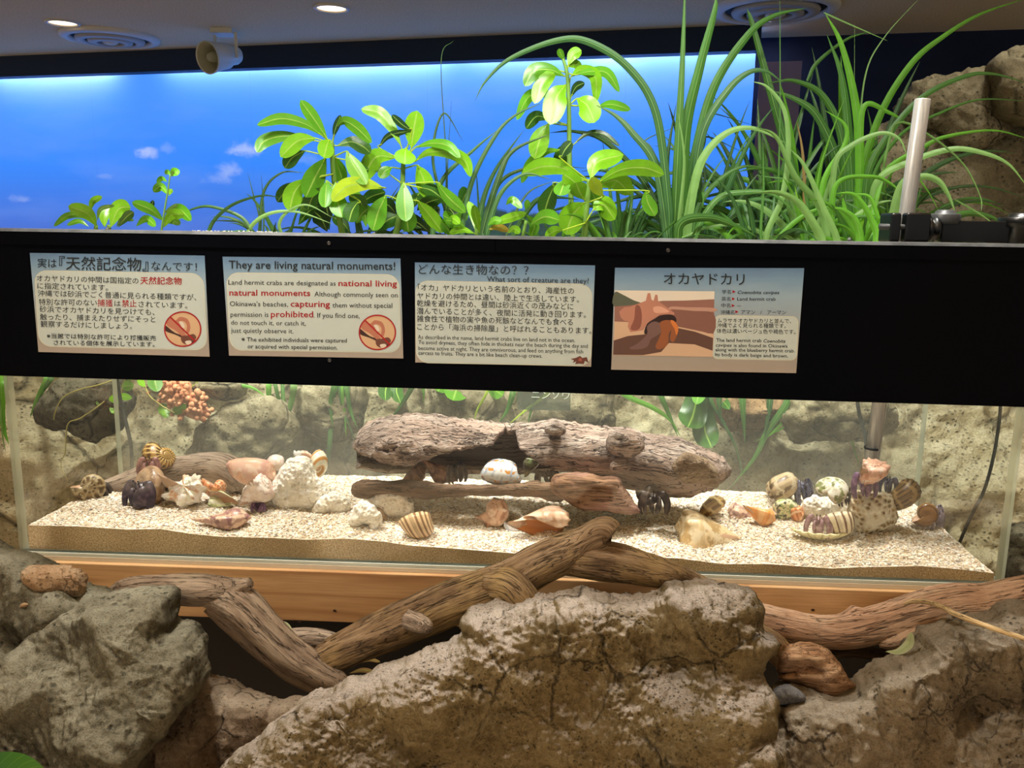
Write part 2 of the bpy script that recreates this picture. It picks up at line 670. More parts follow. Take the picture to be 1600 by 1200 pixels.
# narrow slab right of the mural; its purple paints the glow on the wall
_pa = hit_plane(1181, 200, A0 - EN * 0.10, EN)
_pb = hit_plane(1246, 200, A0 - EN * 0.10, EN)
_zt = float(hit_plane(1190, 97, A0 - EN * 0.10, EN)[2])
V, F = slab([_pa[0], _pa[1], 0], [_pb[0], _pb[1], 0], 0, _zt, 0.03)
tag(mk('wall_glow_slab', V, F, flat('mural_glow_tone', (150, 138, 172), 0.7, 0.2), smooth=False), kind='structure')

# backlit sky mural
MU0 = A0 - EN * 0.14


def mural_uv(px, py):
    p = hit_plane(px, py, MU0, EN)
    return float((p - MU0) @ EX), float(p[2])


g = G('sky_print', 0.6, 0.2)
co = g.coord(attr='tc')
sx = g.sep(co)
sky = g.ramp(g.math('MULTIPLY', g.math('SUBTRACT', sx[1], 1.2), 1.0), [(0.02, (64, 100, 196)), (0.30, (52, 112, 218)), (0.62, (28, 126, 242)), (0.9, (40, 130, 244))])
haze = g.noise(g.coord(attr='tc', scale=(0.6, 2.5, 1)), 1.3, 3)
sky = g.mix(g.ramp(haze, [(0.45, 0.0), (0.75, 0.35)]), sky, (110, 150, 232))
for (px, py, rw, rh, k) in [(230, 238, 34, 15, 0.75), (262, 232, 22, 12, 0.25), (382, 234, 48, 17, 0.7), (358, 268, 30, 20, 0.5), (338, 278, 46, 14, 0.25), (30, 310, 34, 10, 0.3), (165, 276, 26, 8, 0.2), (470, 250, 60, 12, 0.2)]:
    u, v = mural_uv(px, py)
    mp = g.n('Mapping')
    g.w(co, mp.inputs[0])
    s = 0.0042
    mp.inputs['Location'].default_value = (-u / (rw * s), -v / (rh * s), 0)
    mp.inputs['Scale'].default_value = (1 / (rw * s), 1 / (rh * s), 1)
    wob = g.noise(g.coord(attr='tc', scale=(1, 1.4, 1)), 9, 5, 0.6, color=True)
    ad = g.n('VectorMath', operation='MULTIPLY_ADD')
    g.w(wob, ad.inputs[0])
    ad.inputs[1].default_value = (1.7, 1.7, 0)
    g.w(mp.outputs[0], ad.inputs[2])
    sb = g.n('VectorMath', operation='SUBTRACT')
    g.w(ad.outputs[0], sb.inputs[0])
    sb.inputs[1].default_value = (0.85, 0.85, 0)
    ln = g.n('VectorMath', operation='LENGTH')
    g.w(sb.outputs[0], ln.inputs[0])
    sky = g.mix(g.math('MULTIPLY', g.ramp(ln.outputs['Value'], [(0.1, 1.0), (0.95, 0.0)], 'EASE'), k), sky, (176, 192, 238))
# wooded hills along the bottom of the print
hz = g.noise(g.coord(attr='tc', scale=(1, 0.15, 1)), 2.2, 6, 0.6)
u0, v0 = mural_uv(790, 316)
hline = g.math('ADD', v0 - 0.19, g.math('MULTIPLY', hz, 0.3))
ul = mural_uv(690, 340)[0] / 6.0
left = g.ramp(g.math('MULTIPLY', sx[0], 1 / 6.0), [(ul, 0.0), (ul + 0.05, 0.25)])
below = g.math('MULTIPLY', g.math('SUBTRACT', g.math('ADD', hline, g.math('SUBTRACT', left, 0.25)), sx[1]), 40.0, clamp=True)
trees = g.ramp(g.noise(co, 22, 5, 0.7), [(0.35, (18, 40, 34)), (0.6, (34, 72, 52)), (0.8, (60, 100, 70))])
sky = g.mix(below, sky, trees)
seam = g.math('LESS_THAN', g.math('ABSOLUTE', g.math('SUBTRACT', g.math('FRACT', g.math('MULTIPLY', sx[0], 0.74)), 0.5)), 0.0016)
sky = g.mix(g.math('MULTIPLY', seam, 0.2), sky, (40, 70, 150))
g.base(g.mix(0.35, sky, (170, 190, 235)))
g.emit(sky, 0.95)
L = float(np.linalg.norm(B0 - A0))
uR = mural_uv(1180, 96)[0]
P = []
for u in (-2.4, uR):
    for dd in (0, -0.04):
        for z in (1.15, ZC - 0.02):
            P.append(MU0 + EX * u - EN * (-dd) + np.array([0, 0, z]))
V = np.array(P)
tcm = np.array([[(-2.4, uR)[i >> 2], (1.15, ZC - 0.02)[i & 1], 0] for i in range(8)])
F = np.array([[0, 4, 5, 1], [2, 3, 7, 6], [0, 1, 3, 2], [4, 6, 7, 5], [1, 5, 7, 3], [0, 2, 6, 4]])
mural = mk('sky_mural', V, F, g.m, smooth=False, tc=tcm)
tag(mural, 'long backlit photo mural of deep blue sky with small white clouds', 'mural')
# the trough lamps hidden behind the beam wash the top of the mural
for k, (u, pw) in enumerate([(0.35, 20), (1.9, 13), (3.0, 20), (4.2, 15), (5.05, 18)]):
    d = bpy.data.lights.new('trough_lamp', 'AREA')
    d.energy = pw
    d.color = (0.92, 0.89, 1.0)
    d.shape = 'RECTANGLE'
    d.size, d.size_y = 1.1, 0.03
    o = bpy.data.objects.new('trough_lamp', d)
    p = MU0 + EX * u + EN * 0.035
    o.location = (p[0], p[1], zb2 + 0.12)
    o.rotation_euler = (0, 0, math.atan2(EX[1], EX[0]))
    COL.objects.link(o)
ped = slab(MU0 - EX * 2.5 + EN * 0.02, MU0 + EX * (uR + 0.1) + EN * 0.02, 0, 1.148, 0.2)
tag(mk('wall_lower', ped[0], ped[1], MNAVY, smooth=False), kind='structure')

# ------------------------------------------------------------------ ceiling fittings
MWHITE = flat('white_metal', (222, 212, 194), 0.5, 0.4)
MRING = flat('grey_ring', (182, 172, 156), 0.5, 0.4)
MDARK = flat('dark_gap', (52, 50, 50), 0.8)
g = G('lamp_glow', 0.5)
g.base((255, 240, 210))
g.emit((255, 226, 180), 3.0)
MGLOW = g.m
for (px, py, r, lab) in [(98, 35, 0.10, 'recessed round downlight beside the round ceiling vent at the left'), (518, 12, 0.10, 'recessed round downlight in the ceiling right of the horn speaker')]:
    d = ray(px, py)
    p = CAM + d * ((ZC - CAM[2]) / d[2])
    e = empty('downlight', p, lab, 'ceiling light', 'recessed ceiling downlights')
    V, F = lathe([(r, 0.002), (r * 1.02, -0.008), (r * 0.86, -0.010), (r * 0.80, 0.0), (r * 0.8, 0.0005)], p, nv=40)
    mk('trim_ring', V, F, MWHITE, e)
    V, F = lathe([(r * 0.8, -0.001), (r * 0.4, -0.006), (0.001, -0.008)], p, nv=40)
    mk('lamp_face', V, F, MGLOW, e)
    b = bpy.data.lights.new('downlight_beam', 'SPOT')
    b.energy = 14
    b.color = (1, 0.9, 0.76)
    b.spot_size = 1.4
    b.shadow_soft_size = 0.06
    bo = bpy.data.objects.new('downlight_beam', b)
    bo.location = (p[0], p[1], ZC - 0.02)
    COL.objects.link(bo)
for (px, py, r, lab) in [(172, 57, 0.31, 'large round ceiling vent of flat rings beside the horn speaker'), (1212, 12, 0.34, 'large round ceiling vent above the tall grass at the dark wall')]:
    d = ray(px, py)
    p = CAM + d * ((ZC - CAM[2]) / d[2])
    e = empty('ceiling_vent', p, lab, 'ceiling vent', 'round ceiling vents')
    V, F = lathe([(r, 0.0), (r, -0.012), (r * 0.97, -0.022), (r * 0.84, -0.03), (r * 0.80, -0.012), (r * 0.8, 0)], p, nv=56)
    mk('outer_ring', V, F, MWHITE, e)
    V, F = lathe([(r * 0.8, -0.004), (0.001, -0.004)], p, nv=40)
    mk('throat', V, F, MDARK, e)
    for q, z in ((0.68, 0.034), (0.44, 0.042)):
        V, F = lathe([(r * q, -0.008), (r * (q + 0.02), -z * 0.6), (r * q, -z), (r * (q - 0.16), -z - 0.006), (r * (q - 0.17), -z + 0.004), (r * (q - 0.14), -0.01)], p, nv=56)
        mk('vent_ring', V, F, MRING, e)
    V, F = lathe([(r * 0.15, -0.006), (r * 0.16, -0.04), (r * 0.1, -0.05), (0.001, -0.052)], p, nv=32)
    mk('centre_disc', V, F, MWHITE, e)

# horn speaker
YS = 4.33
MSPK = flat('speaker_grey', (220, 214, 194), 0.45, 0.4)
MSPI = flat('speaker_inside', (190, 182, 146), 0.6, 0.2)
top = at(341, 46, YS)
top[2] = ZC
e = empty('horn_speaker', top, 'pale grey horn speaker hanging from the ceiling on a bracket', 'speaker')
bell = at(323, 90, YS - 0.12)
back = at(371, 86, YS + 0.1)
ax = back - bell
Lb = np.linalg.norm(ax)
rb = 0.098
V, F = lathe([(rb * 0.93, 0.012), (rb, 0.0), (rb * 1.03, 0.006), (rb * 0.97, 0.03), (rb * 0.86, 0.10), (rb * 0.80, Lb * 0.62), (rb * 0.62, Lb * 0.66), (rb * 0.6, Lb * 0.92), (rb * 0.5, Lb), (0.001, Lb)], bell, ax, 40)
mk('horn_body', V, F, MSPK, e)
V, F = lathe([(rb * 0.95, 0.008), (rb * 0.72, 0.045), (rb * 0.62, 0.09), (rb * 0.55, 0.13), (0.001, 0.14)], bell, ax, 40)
mk('horn_mouth', V, F, MSPI, e)
V, F = lathe([(0.001, 0.012), (rb * 0.25, 0.02), (rb * 0.36, 0.06), (rb * 0.42, 0.135)], bell, ax, 28)
mk('horn_plug', V, F, flat('speaker_plug', (186, 182, 150), 0.5), e)
mb = MB()
cen = bell + ax * 0.62
tv = np.cross(ax / Lb, [0, 0, 1])
tv /= np.linalg.norm(tv)
for s in (-1, 1):
    q = cen + tv * s * rb * 0.98
    q2 = np.array([q[0], q[1], ZC - 0.02])
    V, F, _ = tube(np.array([q + [0, 0, -0.02], (q + q2) / 2, q2]), 0.011, 8, flat=0.4)
    mb.add(V, F)
V, F = box(cen * [1, 1, 0] + [-0.07, -0.07, ZC - 0.03], cen * [1, 1, 0] + [0.07, 0.07, ZC])
mb.add(V, F)
mb.build('bracket', MSPK, e, smooth=False)

# ------------------------------------------------------------------ the tank
X0, X1, YB, ZT = -0.8995, 0.7345, 0.34, 0.8424


def glass_mat(name, tint, ior, haze_k=0.0, rough=0.02):
    m = bpy.data.materials.new(name)
    m.use_nodes = True
    t = m.node_tree
    t.nodes.clear()
    out = t.nodes.new('ShaderNodeOutputMaterial')
    tr = t.nodes.new('ShaderNodeBsdfTransparent')
    tr.inputs[0].default_value = tint
    gl = t.nodes.new('ShaderNodeBsdfGlossy')
    gl.inputs['Roughness'].default_value = rough
    lw = t.nodes.new('ShaderNodeLayerWeight')
    lw.inputs[0].default_value = 0.5
    pw = t.nodes.new('ShaderNodeMath')
    pw.operation = 'POWER'
    pw.inputs[1].default_value = 4.0
    t.links.new(lw.outputs['Facing'], pw.inputs[0])
    fr = t.nodes.new('ShaderNodeMath')
    fr.operation = 'MULTIPLY_ADD'
    fr.inputs[1].default_value = 0.25
    fr.inputs[2].default_value = ior
    t.links.new(pw.outputs[0], fr.inputs[0])
    mx = t.nodes.new('ShaderNodeMixShader')
    t.links.new(fr.outputs[0], mx.inputs[0])
    t.links.new(tr.outputs[0], mx.inputs[1])
    t.links.new(gl.outputs[0], mx.inputs[2])
    last = mx.outputs[0]
    if haze_k:
        df = t.nodes.new('ShaderNodeBsdfDiffuse')
        df.inputs[0].default_value = (0.8, 0.82, 0.75, 1)
        no = t.nodes.new('ShaderNodeTexNoise')
        no.inputs['Scale'].default_value = 5
        no.inputs['Detail'].default_value = 4
        tc = t.nodes.new('ShaderNodeTexCoord')
        sp = t.nodes.new('ShaderNodeSeparateXYZ')
        t.links.new(tc.outputs['Object'], no.inputs['Vector'])
        t.links.new(tc.outputs['Object'], sp.inputs[0])
        mr = t.nodes.new('ShaderNodeMapRange')   # condensation, thicker near the sand
        mr.inputs[1].default_value, mr.inputs[2].default_value = 0.30, 0.0
        t.links.new(sp.outputs[2], mr.inputs[0])
        mu = t.nodes.new('ShaderNodeMath')
        mu.operation = 'MULTIPLY'
        t.links.new(no.outputs[0], mu.inputs[0])
        t.links.new(mr.outputs[0], mu.inputs[1])
        m2 = t.nodes.new('ShaderNodeMath')
        m2.operation = 'MULTIPLY_ADD'
        t.links.new(mu.outputs[0], m2.inputs[0])
        m2.inputs[1].default_value = haze_k
        m2.inputs[2].default_value = haze_k * 0.12
        mh = t.nodes.new('ShaderNodeMixShader')
        t.links.new(m2.outputs[0], mh.inputs[0])
        t.links.new(last, mh.inputs[1])
        t.links.new(df.outputs[0], mh.inputs[2])
        last = mh.outputs[0]
    t.links.new(last, out.inputs[0])
    return m


MGLASS = glass_mat('clear_pane', (0.975, 0.985, 0.975, 1), 0.02)
MGLASSB = glass_mat('misty_pane', (0.96, 0.975, 0.955, 1), 0.02, 0.22)
g = G('pane_edge', 0.35, 0.4)
g.base((196, 204, 184))
g.b.inputs['Alpha'].default_value = 0.72
MEDGE = g.m
tank = empty('glass_tank', (-0.083, 0.17, 0.829), 'long frameless glass tank holding the sand, shells and hermit crabs', 'terrarium')
TH = 0.010
ZTOP = 1.375


def pane(name, lo, hi, axis, mat):
    V, F = box(lo, hi)
    o = mk(name, V, F, [mat, MEDGE], tank, smooth=False)
    for p in o.data.polygons:
        p.material_index = 0 if abs(p.normal[axis]) > 0.9 else 1
    return o


pane('front_pane', (X0, 0, ZT), (X1, TH, ZTOP), 1, MGLASS)
pane('back_pane', (X0, YB, ZT), (X1, YB + TH, ZTOP), 1, MGLASSB)
pane('side_pane', (X0, TH + 0.0002, ZT), (X0 + TH, YB - 0.0002, ZTOP), 0, MGLASS)
pane('side_pane', (X1 - TH, TH + 0.0002, ZT), (X1, YB - 0.0002, ZTOP), 0, MGLASS)
V, F = box((X0 - 0.002, -0.001, 0.8365), (X1 + 0.002, YB + TH, ZT))
bevel(mk('base_plate', V, F, flat('acrylic_edge', (208, 214, 202), 0.3, 0.5), tank), 0.001)
V, F = box((X0 - 0.004, -0.0025, 0.829), (X1 + 0.004, YB + TH, 0.8363))
mk('base_tape', V, F, flat('cream_tape', (214, 204, 184), 0.6), tank, smooth=False)

# wooden stand
g = G('pine_board', 0.55, 0.3)
n0 = g.noise(g.coord(scale=(0.55, 1, 5.5)), 2.2, 2, 0.45, 0.3)
ringf = g.math('FRACT', g.math('MULTIPLY', n0, 8.0))
tri = g.math('ABSOLUTE', g.math('SUBTRACT', ringf, 0.5))
c = g.ramp(tri, [(0.0, (168, 124, 82)), (0.12, (196, 156, 110)), (0.5, (212, 174, 128))])
c = g.mix(g.ramp(g.noise(g.coord(scale=(0.4, 1, 3)), 3, 2), [(0.35, 0.0), (0.7, 0.45)]), c, (186, 142, 96))
fine = g.noise(g.coord(scale=(2, 40, 60)), 6, 4, 0.6)
c = g.mix(g.ramp(fine, [(0.35, 0.3), (0.55, 0.0)]), c, (156, 114, 74))
g.base(c)
g.bump(fine, 0.15, 0.001)
MPINE = g.m
zbb = float(at(520, 972, -0.012)[2])
stand = empty('tank_stand', (-0.083, 0.17, 0.0), 'pine wood stand with a long front board under the glass tank', 'stand')
V, F = box((X0 - 0.03, -0.012, zbb), (X1 + 0.012, 0.012, 0.8288))
bevel(mk('front_board', V, F, MPINE, stand), 0.0015)
V, F = box((X0 - 0.03, 0.3, zbb), (X1 - 0.012, 0.345, 0.8288))
mk('back_board', V, F, MPINE, stand, smooth=False)
V, F = box((X0, 0.0125, 0.806), (X1 - 0.012, 0.2995, 0.8288))
mk('deck', V, F, MPINE, stand, smooth=False)
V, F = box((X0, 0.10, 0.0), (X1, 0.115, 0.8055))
mk('shade_panel', V, F, flat('shade_black', (22, 19, 17), 0.8), stand, smooth=False)  # black sheet added to stand in for the shade under the tank
for x in (X0 + 0.02, X1 - 0.08):
    for y in (0.03, 0.23):
        V, F = box((x, y, 0.0), (x + 0.06, y + 0.06, 0.8055))
        mk('leg', V, F, MPINE, stand, smooth=False)
for (px, py) in ((523, 954), (1270, 953), (1336, 951), (468, 972)):
    p = at(px, py, -0.0125)
    V, F = ball(p, (0.003, 0.0008, 0.002), 6, 10)
    mk('knot', V, F, flat('wood_knot', (58, 36, 22), 0.7), stand)

# black fascia board
fas = empty('fascia_board', (-0.08, -0.012, 1.14), 'long matte black board above the front glass, carrying four signs', 'fascia board')
XL, XR, YF = -1.25, 1.05, -0.022


def zbot(x):
    return 1.1496 + (1.1387 - 1.1496) * (x + 0.904) / (0.7305 + 0.904)


zt = 1.3790
g = G('matte_black', 0.8, 0.03)
g.base(g.ramp(g.noise(g.coord(), 1.2, 2), [(0.35, (4, 6, 13)), (0.65, (7, 7, 9))]))
MBLACK = g.m
V = np.array([[x, y, z] for x in (XL, XR) for y in (YF, -0.001) for z in (zbot(x), zt)])
F = box((0, 0, 0), (1, 1, 1))[1]
bevel(mk('board', V, F, MBLACK, fas), 0.001)
V, F = box((XL, YF - 0.003, zt - 0.020), (-0.092, YF - 0.0002, zt))
bevel(mk('top_batten', V, F, MBLACK, fas), 0.0008)
V, F = box((-0.0915, YF - 0.003, zt - 0.020), (XR, YF - 0.0002, zt))
bevel(mk('top_batten', V, F, MBLACK, fas), 0.0008)
g = G('ledge_grey', 0.6, 0.4)
g.base(g.ramp(g.noise(g.coord(), 30, 5), [(0.35, (56, 60, 64)), (0.65, (94, 98, 102))]))
V = np.array([[x, y, z] for x in (XL, XR) for (y, z) in ((YF - 0.004, zt + 0.0003), (YF - 0.0005, zt + 0.0045), (0.36, zt + 0.0045), (0.36, zt + 0.0003))])
V = np.array([[x, y, z] for x in (XL, XR) for (y, z) in ((YF - 0.004, zt + 0.0003), (YF - 0.0005, zt + 0.0045), (0.05, zt + 0.0045), (0.05, zt + 0.0003))])
F = [np.array([[0, 1, 5, 4], [1, 2, 6, 5], [2, 3, 7, 6], [3, 0, 4, 7]]), np.array([[0, 3, 2, 1], [4, 5, 6, 7]])]
mk('top_ledge', V, F, g.m, fas, smooth=False)
MSCREW = flat('screw_head', (70, 70, 72), 0.35, 0.5, 0.7)
for (px, py) in ((514, 380), (1044, 391), (515, 563), (1561, 402)):
    p = at(px, py, YF - (0.003 if py < 400 else 0.0))
    V, F = lathe([(0.0032, 0.0), (0.003, 0.0012), (0.0016, 0.0018), (0.0012, 0.0008), (0.0001, 0.0008)], p, (0, -1, 0), 14)
    mk('screw', V, F, MSCREW, fas)
g = G('dust_grain', 0.8)
g.base((225, 222, 210))
mb = MB()
for _ in range(60):
    px = RNG.uniform(300, 436)
    V, F = ball(at(px, 358 + px * 0.0135 + RNG.uniform(1, 6), RNG.uniform(YF, 0.03)) * [1, 1, 0] + [0, 0, zt + 0.0049], RNG.uniform(0.0006, 0.0014), 4, 6)
    mb.add(V, F)
tag(mb.build('sand_grains', g.m), 'scatter of pale sand grains on the top ledge of the black board', 'sand', kind='stuff')

# ------------------------------------------------------------------ printed signs
def pmat(name, c):
    return flat(name, c, 0.55, 0.25)


SIGN_Y = YF - 0.0005
MINK = pmat('black_ink', (34, 38, 42))
MRED = pmat('red_ink', (156, 26, 36))
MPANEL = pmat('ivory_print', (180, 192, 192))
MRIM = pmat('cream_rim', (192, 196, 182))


def text_mesh(s, bold=0.0, shear=0.0, spacing=1.0):
    cu = bpy.data.curves.new('lettering', 'FONT')
    cu.body = s
    cu.resolution_u = 2
    cu.offset = bold
    cu.shear = shear
    cu.space_character = spacing
    ob = bpy.data.objects.new('lettering', cu)
    COL.objects.link(ob)
    dg = bpy.context.evaluated_depsgraph_get()
    me = bpy.data.meshes.new_from_object(ob.evaluated_get(dg))
    V = np.zeros(len(me.vertices) * 3)
    me.vertices.foreach_get('co', V)
    F3 = [tuple(p.vertices) for p in me.polygons]
    bpy.data.objects.remove(ob)
    bpy.data.curves.remove(cu)
    bpy.data.meshes.remove(me)
    return V.reshape(-1, 3), F3


class Sign:
    def __init__(s, org, sc, name, label, corners, stops):
        s.org, s.sc = org, sc
        P = [s.pt(x, y, 0.0006) for x, y in corners]
        s.root = empty(name, (P[2] + P[3]) / 2, label, 'sign', 'printed signs on the black board')
        B = [p + [0, 0.0009, 0] for p in P]
        V = np.array(P + B)
        F = np.array([[0, 3, 2, 1], [4, 5, 6, 7], [0, 1, 5, 4], [1, 2, 6, 5], [2, 3, 7, 6], [3, 0, 4, 7]])
        g = G('sign_print', 0.45, 0.35)
        sx = g.sep(g.coord(attr='tc'))
        wob = g.math('ADD', sx[1], g.math('MULTIPLY', g.math('SUBTRACT', g.noise(g.coord(attr='tc', scale=(1, 3, 1)), 3, 4), 0.5), 0.12))
        g.base(g.ramp(wob, stops))
        tc = np.array([[0, 0, 0], [1, 0, 0], [1, 1, 0], [0, 1, 0]] * 2, float)
        mk('sign_sheet', V, F, g.m, s.root, smooth=False, tc=tc)
        s.lay = {}
        s.k = 0

    def pt(s, x, y, off):
        x, y = np.asarray(x, float), np.asarray(y, float)
        return at(s.org[0] + x * s.sc, s.org[1] + y * s.sc, SIGN_Y - off)

    def mesh(s, part, mat, key=None):
        return s.lay.setdefault((part, key), (mat, [], [], [0]))

    def put(s, part, mat, V, F, key=None):
        m, Vs, Fs, n = s.mesh(part, mat, key)
        Vs.append(V)
        Fs.extend(tuple(i + n[0] for i in f) for f in F)
        n[0] += len(V)

    def text(s, t, x0, y0, x1, y1, h, part='black_lettering', mat=None, bold=0.0, shear=0.0):
        V, F = text_mesh(t, bold, shear)
        w = V[:, 0].max() - V[:, 0].min()
        u = (V[:, 0] - V[:, 0].min()) / w
        X = x0 + (x1 - x0) * u
        Y = y0 + (y1 - y0) * u - V[:, 1] * h
        s.put(part, mat or MINK, s.pt(X, Y, 0.0014), F, t if part.startswith('red') else None)

    def poly(s, pts, part, mat, off=None, smooth=0):
        P = np.asarray(pts, float)
        if smooth:
            P = spline(P, smooth, True)
        s.k += 1
        o = 0.00075 + s.k * 0.00002 if off is None else off
        V = s.pt(P[:, 0], P[:, 1], o)
        s.put(part, mat, V, [tuple(range(len(P)))[::-1]])

    def panel(s, c, r, part='text_panel', mat=None, off=0.0007):
        tl, tr, br, bl = [np.asarray(q, float) for q in c]
        w, h = np.linalg.norm(tr - tl), np.linalg.norm(bl - tl)
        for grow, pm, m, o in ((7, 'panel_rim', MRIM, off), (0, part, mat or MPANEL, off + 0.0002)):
            pts = []
            for (cu, cv, a0) in ((0, 0, 180), (1, 0, 270), (1, 1, 0), (0, 1, 90)):
                for a in np.linspace(0, 90, 9):
                    an = math.radians(a0 + a)
                    x = (r if cu == 0 else w - r) + (r + grow) * math.cos(an)
                    y = (r if cv == 0 else h - r) + (r + grow) * math.sin(an)
                    u, v = x / w, y / h
                    pts.append(tl * (1 - u) * (1 - v) + tr * u * (1 - v) + br * u * v + bl * (1 - u) * v)
            s.poly(pts, pm, m, o)

    def ring(s, c, rx, ry, wd, part, mat, off):
        a = np.linspace(0, 2 * math.pi, 48, endpoint=False)
        o = np.stack([c[0] + rx * np.cos(a), c[1] + ry * np.sin(a)], -1)
        i = np.stack([c[0] + (rx - wd) * np.cos(a), c[1] + (ry - wd) * np.sin(a)], -1)
        P = np.concatenate([o, i])
        F = [(k, (k + 1) % 48, 48 + (k + 1) % 48, 48 + k)[::-1] for k in range(48)]
        s.put(part, mat, s.pt(P[:, 0], P[:, 1], off), F)

    def done(s):
        for (part, _key), (mat, Vs, Fs, n) in s.lay.items():
            V = np.concatenate(Vs)
            me = bpy.data.meshes.new(part)
            me.from_pydata((V - ORG[s.root.name]).tolist(), [], Fs)
            me.materials.append(mat)
            o = bpy.data.objects.new(part, me)
            COL.objects.link(o)
            o.parent = s.root


SKY3 = [(0.0, (92, 122, 158)), (0.10, (112, 144, 176)), (0.26, (140, 164, 184)), (0.62, (148, 154, 158)), (0.85, (150, 144, 138)), (1.0, (156, 146, 138))]
SC1 = 310 / 1600.0


def prohibition(S, cx, cy):
    q = lambda pts: [(cx + a, cy + b) for a, b in pts]
    a = np.linspace(0, 2 * math.pi, 40, endpoint=False)
    S.poly([(cx + 144 * math.cos(t), cy + 137 * math.sin(t)) for t in a], 'sand_photo', pmat('photo_sand', (196, 164, 132)), 0.00105)
    S.poly(q([(-140, -30), (-60, 30), (40, 60), (110, 95), (60, 120), (0, 75), (-60, 45), (-138, 15)]), 'shadow_patch', pmat('photo_shadow', (62, 42, 40)), 0.00112, 4)
    S.poly(q([(-128, -60), (-95, -98), (-60, -70), (-20, -98), (40, -80), (62, -20), (50, 30), (30, 20), (34, -30), (10, -62), (-25, -58), (0, 5), (30, 55), (0, 60), (-60, 10), (-120, -25)]), 'hand_print', pmat('photo_skin', (172, 112, 92)), 0.00118, 4)
    S.poly(q([(-30, -58), (-8, -62), (12, -42), (16, -15), (0, -10), (-16, -35)]), 'shell_print', pmat('photo_shell', (206, 196, 184)), 0.00124, 4)
    S.poly(q([(-5, 55), (40, 50), (88, 40), (110, 70), (80, 100), (40, 125), (0, 110), (-14, 80)]), 'crab_print', pmat('photo_crab', (104, 66, 56)), 0.00126, 4)
    S.poly(q([(20, 100), (60, 92), (72, 110), (40, 128)]), 'shell_print', pmat('photo_shell', (206, 196, 184)), 0.0013, 3)
    n = np.array([0.69, -0.72]) * 6
    S.poly([(cx - 104 + n[0], cy - 102 + n[1]), (cx + 100 + n[0], cy + 96 + n[1]), (cx + 100 - n[0], cy + 96 - n[1]), (cx - 104 - n[0], cy - 102 - n[1])], 'red_ban_mark', MRED, 0.00138)
    S.ring((cx, cy), 151, 144, 11, 'red_ban_mark', MRED, 0.0014)


S = Sign((30, 380), SC1, 'notice_sign', 'Japanese notice sign headed by large quotation brackets, leftmost on the black board', [(85, 78), (1495, 100), (1535, 915), (155, 877)], SKY3)
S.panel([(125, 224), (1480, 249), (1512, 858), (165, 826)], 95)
S.text('実は', 148, 190, 300, 194, 82)
S.text('『天然記念物』', 322, 204, 1040, 218, 118, bold=0.004)
S.text('なんです！', 1065, 214, 1432, 222, 82)
for t, x0, y0, x1, y1, h in [
        ('オカヤドカリの仲間は国指定の', 142, 303, 962, 325, 56), ('に指定されています。', 146, 364, 716, 380, 56),
        ('沖縄では砂浜でごく普通に見られる種類ですが、', 150, 424, 1428, 458, 56), ('特別な許可のない', 158, 494, 626, 502, 56), ('は', 768, 506, 818, 508, 54), ('されています。', 962, 512, 1356, 524, 56),
        ('砂浜でオカヤドカリを見つけても、', 164, 552, 1092, 578, 56), ('触ったり、捕まえたりせずにそっと', 168, 614, 1098, 636, 56), ('観察するだけにしましょう。', 172, 672, 910, 690, 56)]:
    S.text(t, x0, y0, x1, y1, h)
S.text('天然記念物', 976, 326, 1310, 330, 66, 'red_lettering', MRED, 0.010)
S.text('捕獲', 630, 504, 755, 508, 64, 'red_lettering', MRED, 0.0)
S.text('禁止', 828, 508, 946, 510, 62, 'red_lettering', MRED, 0.004)
S.text('※当館では特別な許可により捕獲販売', 222, 764, 1102, 784, 46, bold=0.006)
S.text('されている個体を展示しています。', 278, 818, 1092, 834, 46, bold=0.006)
prohibition(S, 1318, 693)
S.done()

S = Sign((335, 390), SC1, 'notice_sign', 'English sign headed They are living natural monuments, second from the left', [(65, 57), (1500, 72), (1523, 878), (118, 855)], SKY3)
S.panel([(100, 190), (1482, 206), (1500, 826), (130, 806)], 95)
S.text('They are living natural monuments!', 116, 152, 1458, 164, 92, bold=0.006)
S.text('Land hermit crabs are designated as', 112, 282, 978, 291, 56)
S.text('Although commonly seen on', 806, 377, 1478, 386, 56)
S.text("Okinawa's beaches,", 124, 455, 594, 460, 56)
S.text('them without special', 952, 467, 1434, 470, 56)
S.text('permission is', 130, 541, 436, 543, 56)
S.text('. If you find one,', 800, 548, 1172, 553, 56)
S.text('do not touch it, or catch it,', 134, 606, 736, 613, 54)
S.text('just quietly observe it.', 134, 670, 638, 676, 54)
S.text('※ The exhibited individuals were captured', 218, 740, 1068, 750, 48, bold=0.006)
S.text('or acquired with special permission.', 268, 796, 994, 806, 48, bold=0.006)
for t, x0, y0, x1, y1 in [('national living', 1000, 294, 1472, 298), ('natural monuments', 120, 370, 772, 374), ('capturing', 614, 460, 932, 464), ('prohibited', 455, 544, 796, 546)]:
    S.text(t, x0, y0, x1, y1, 70, 'red_lettering', MRED, 0.010)
prohibition(S, 1314, 668)
S.done()

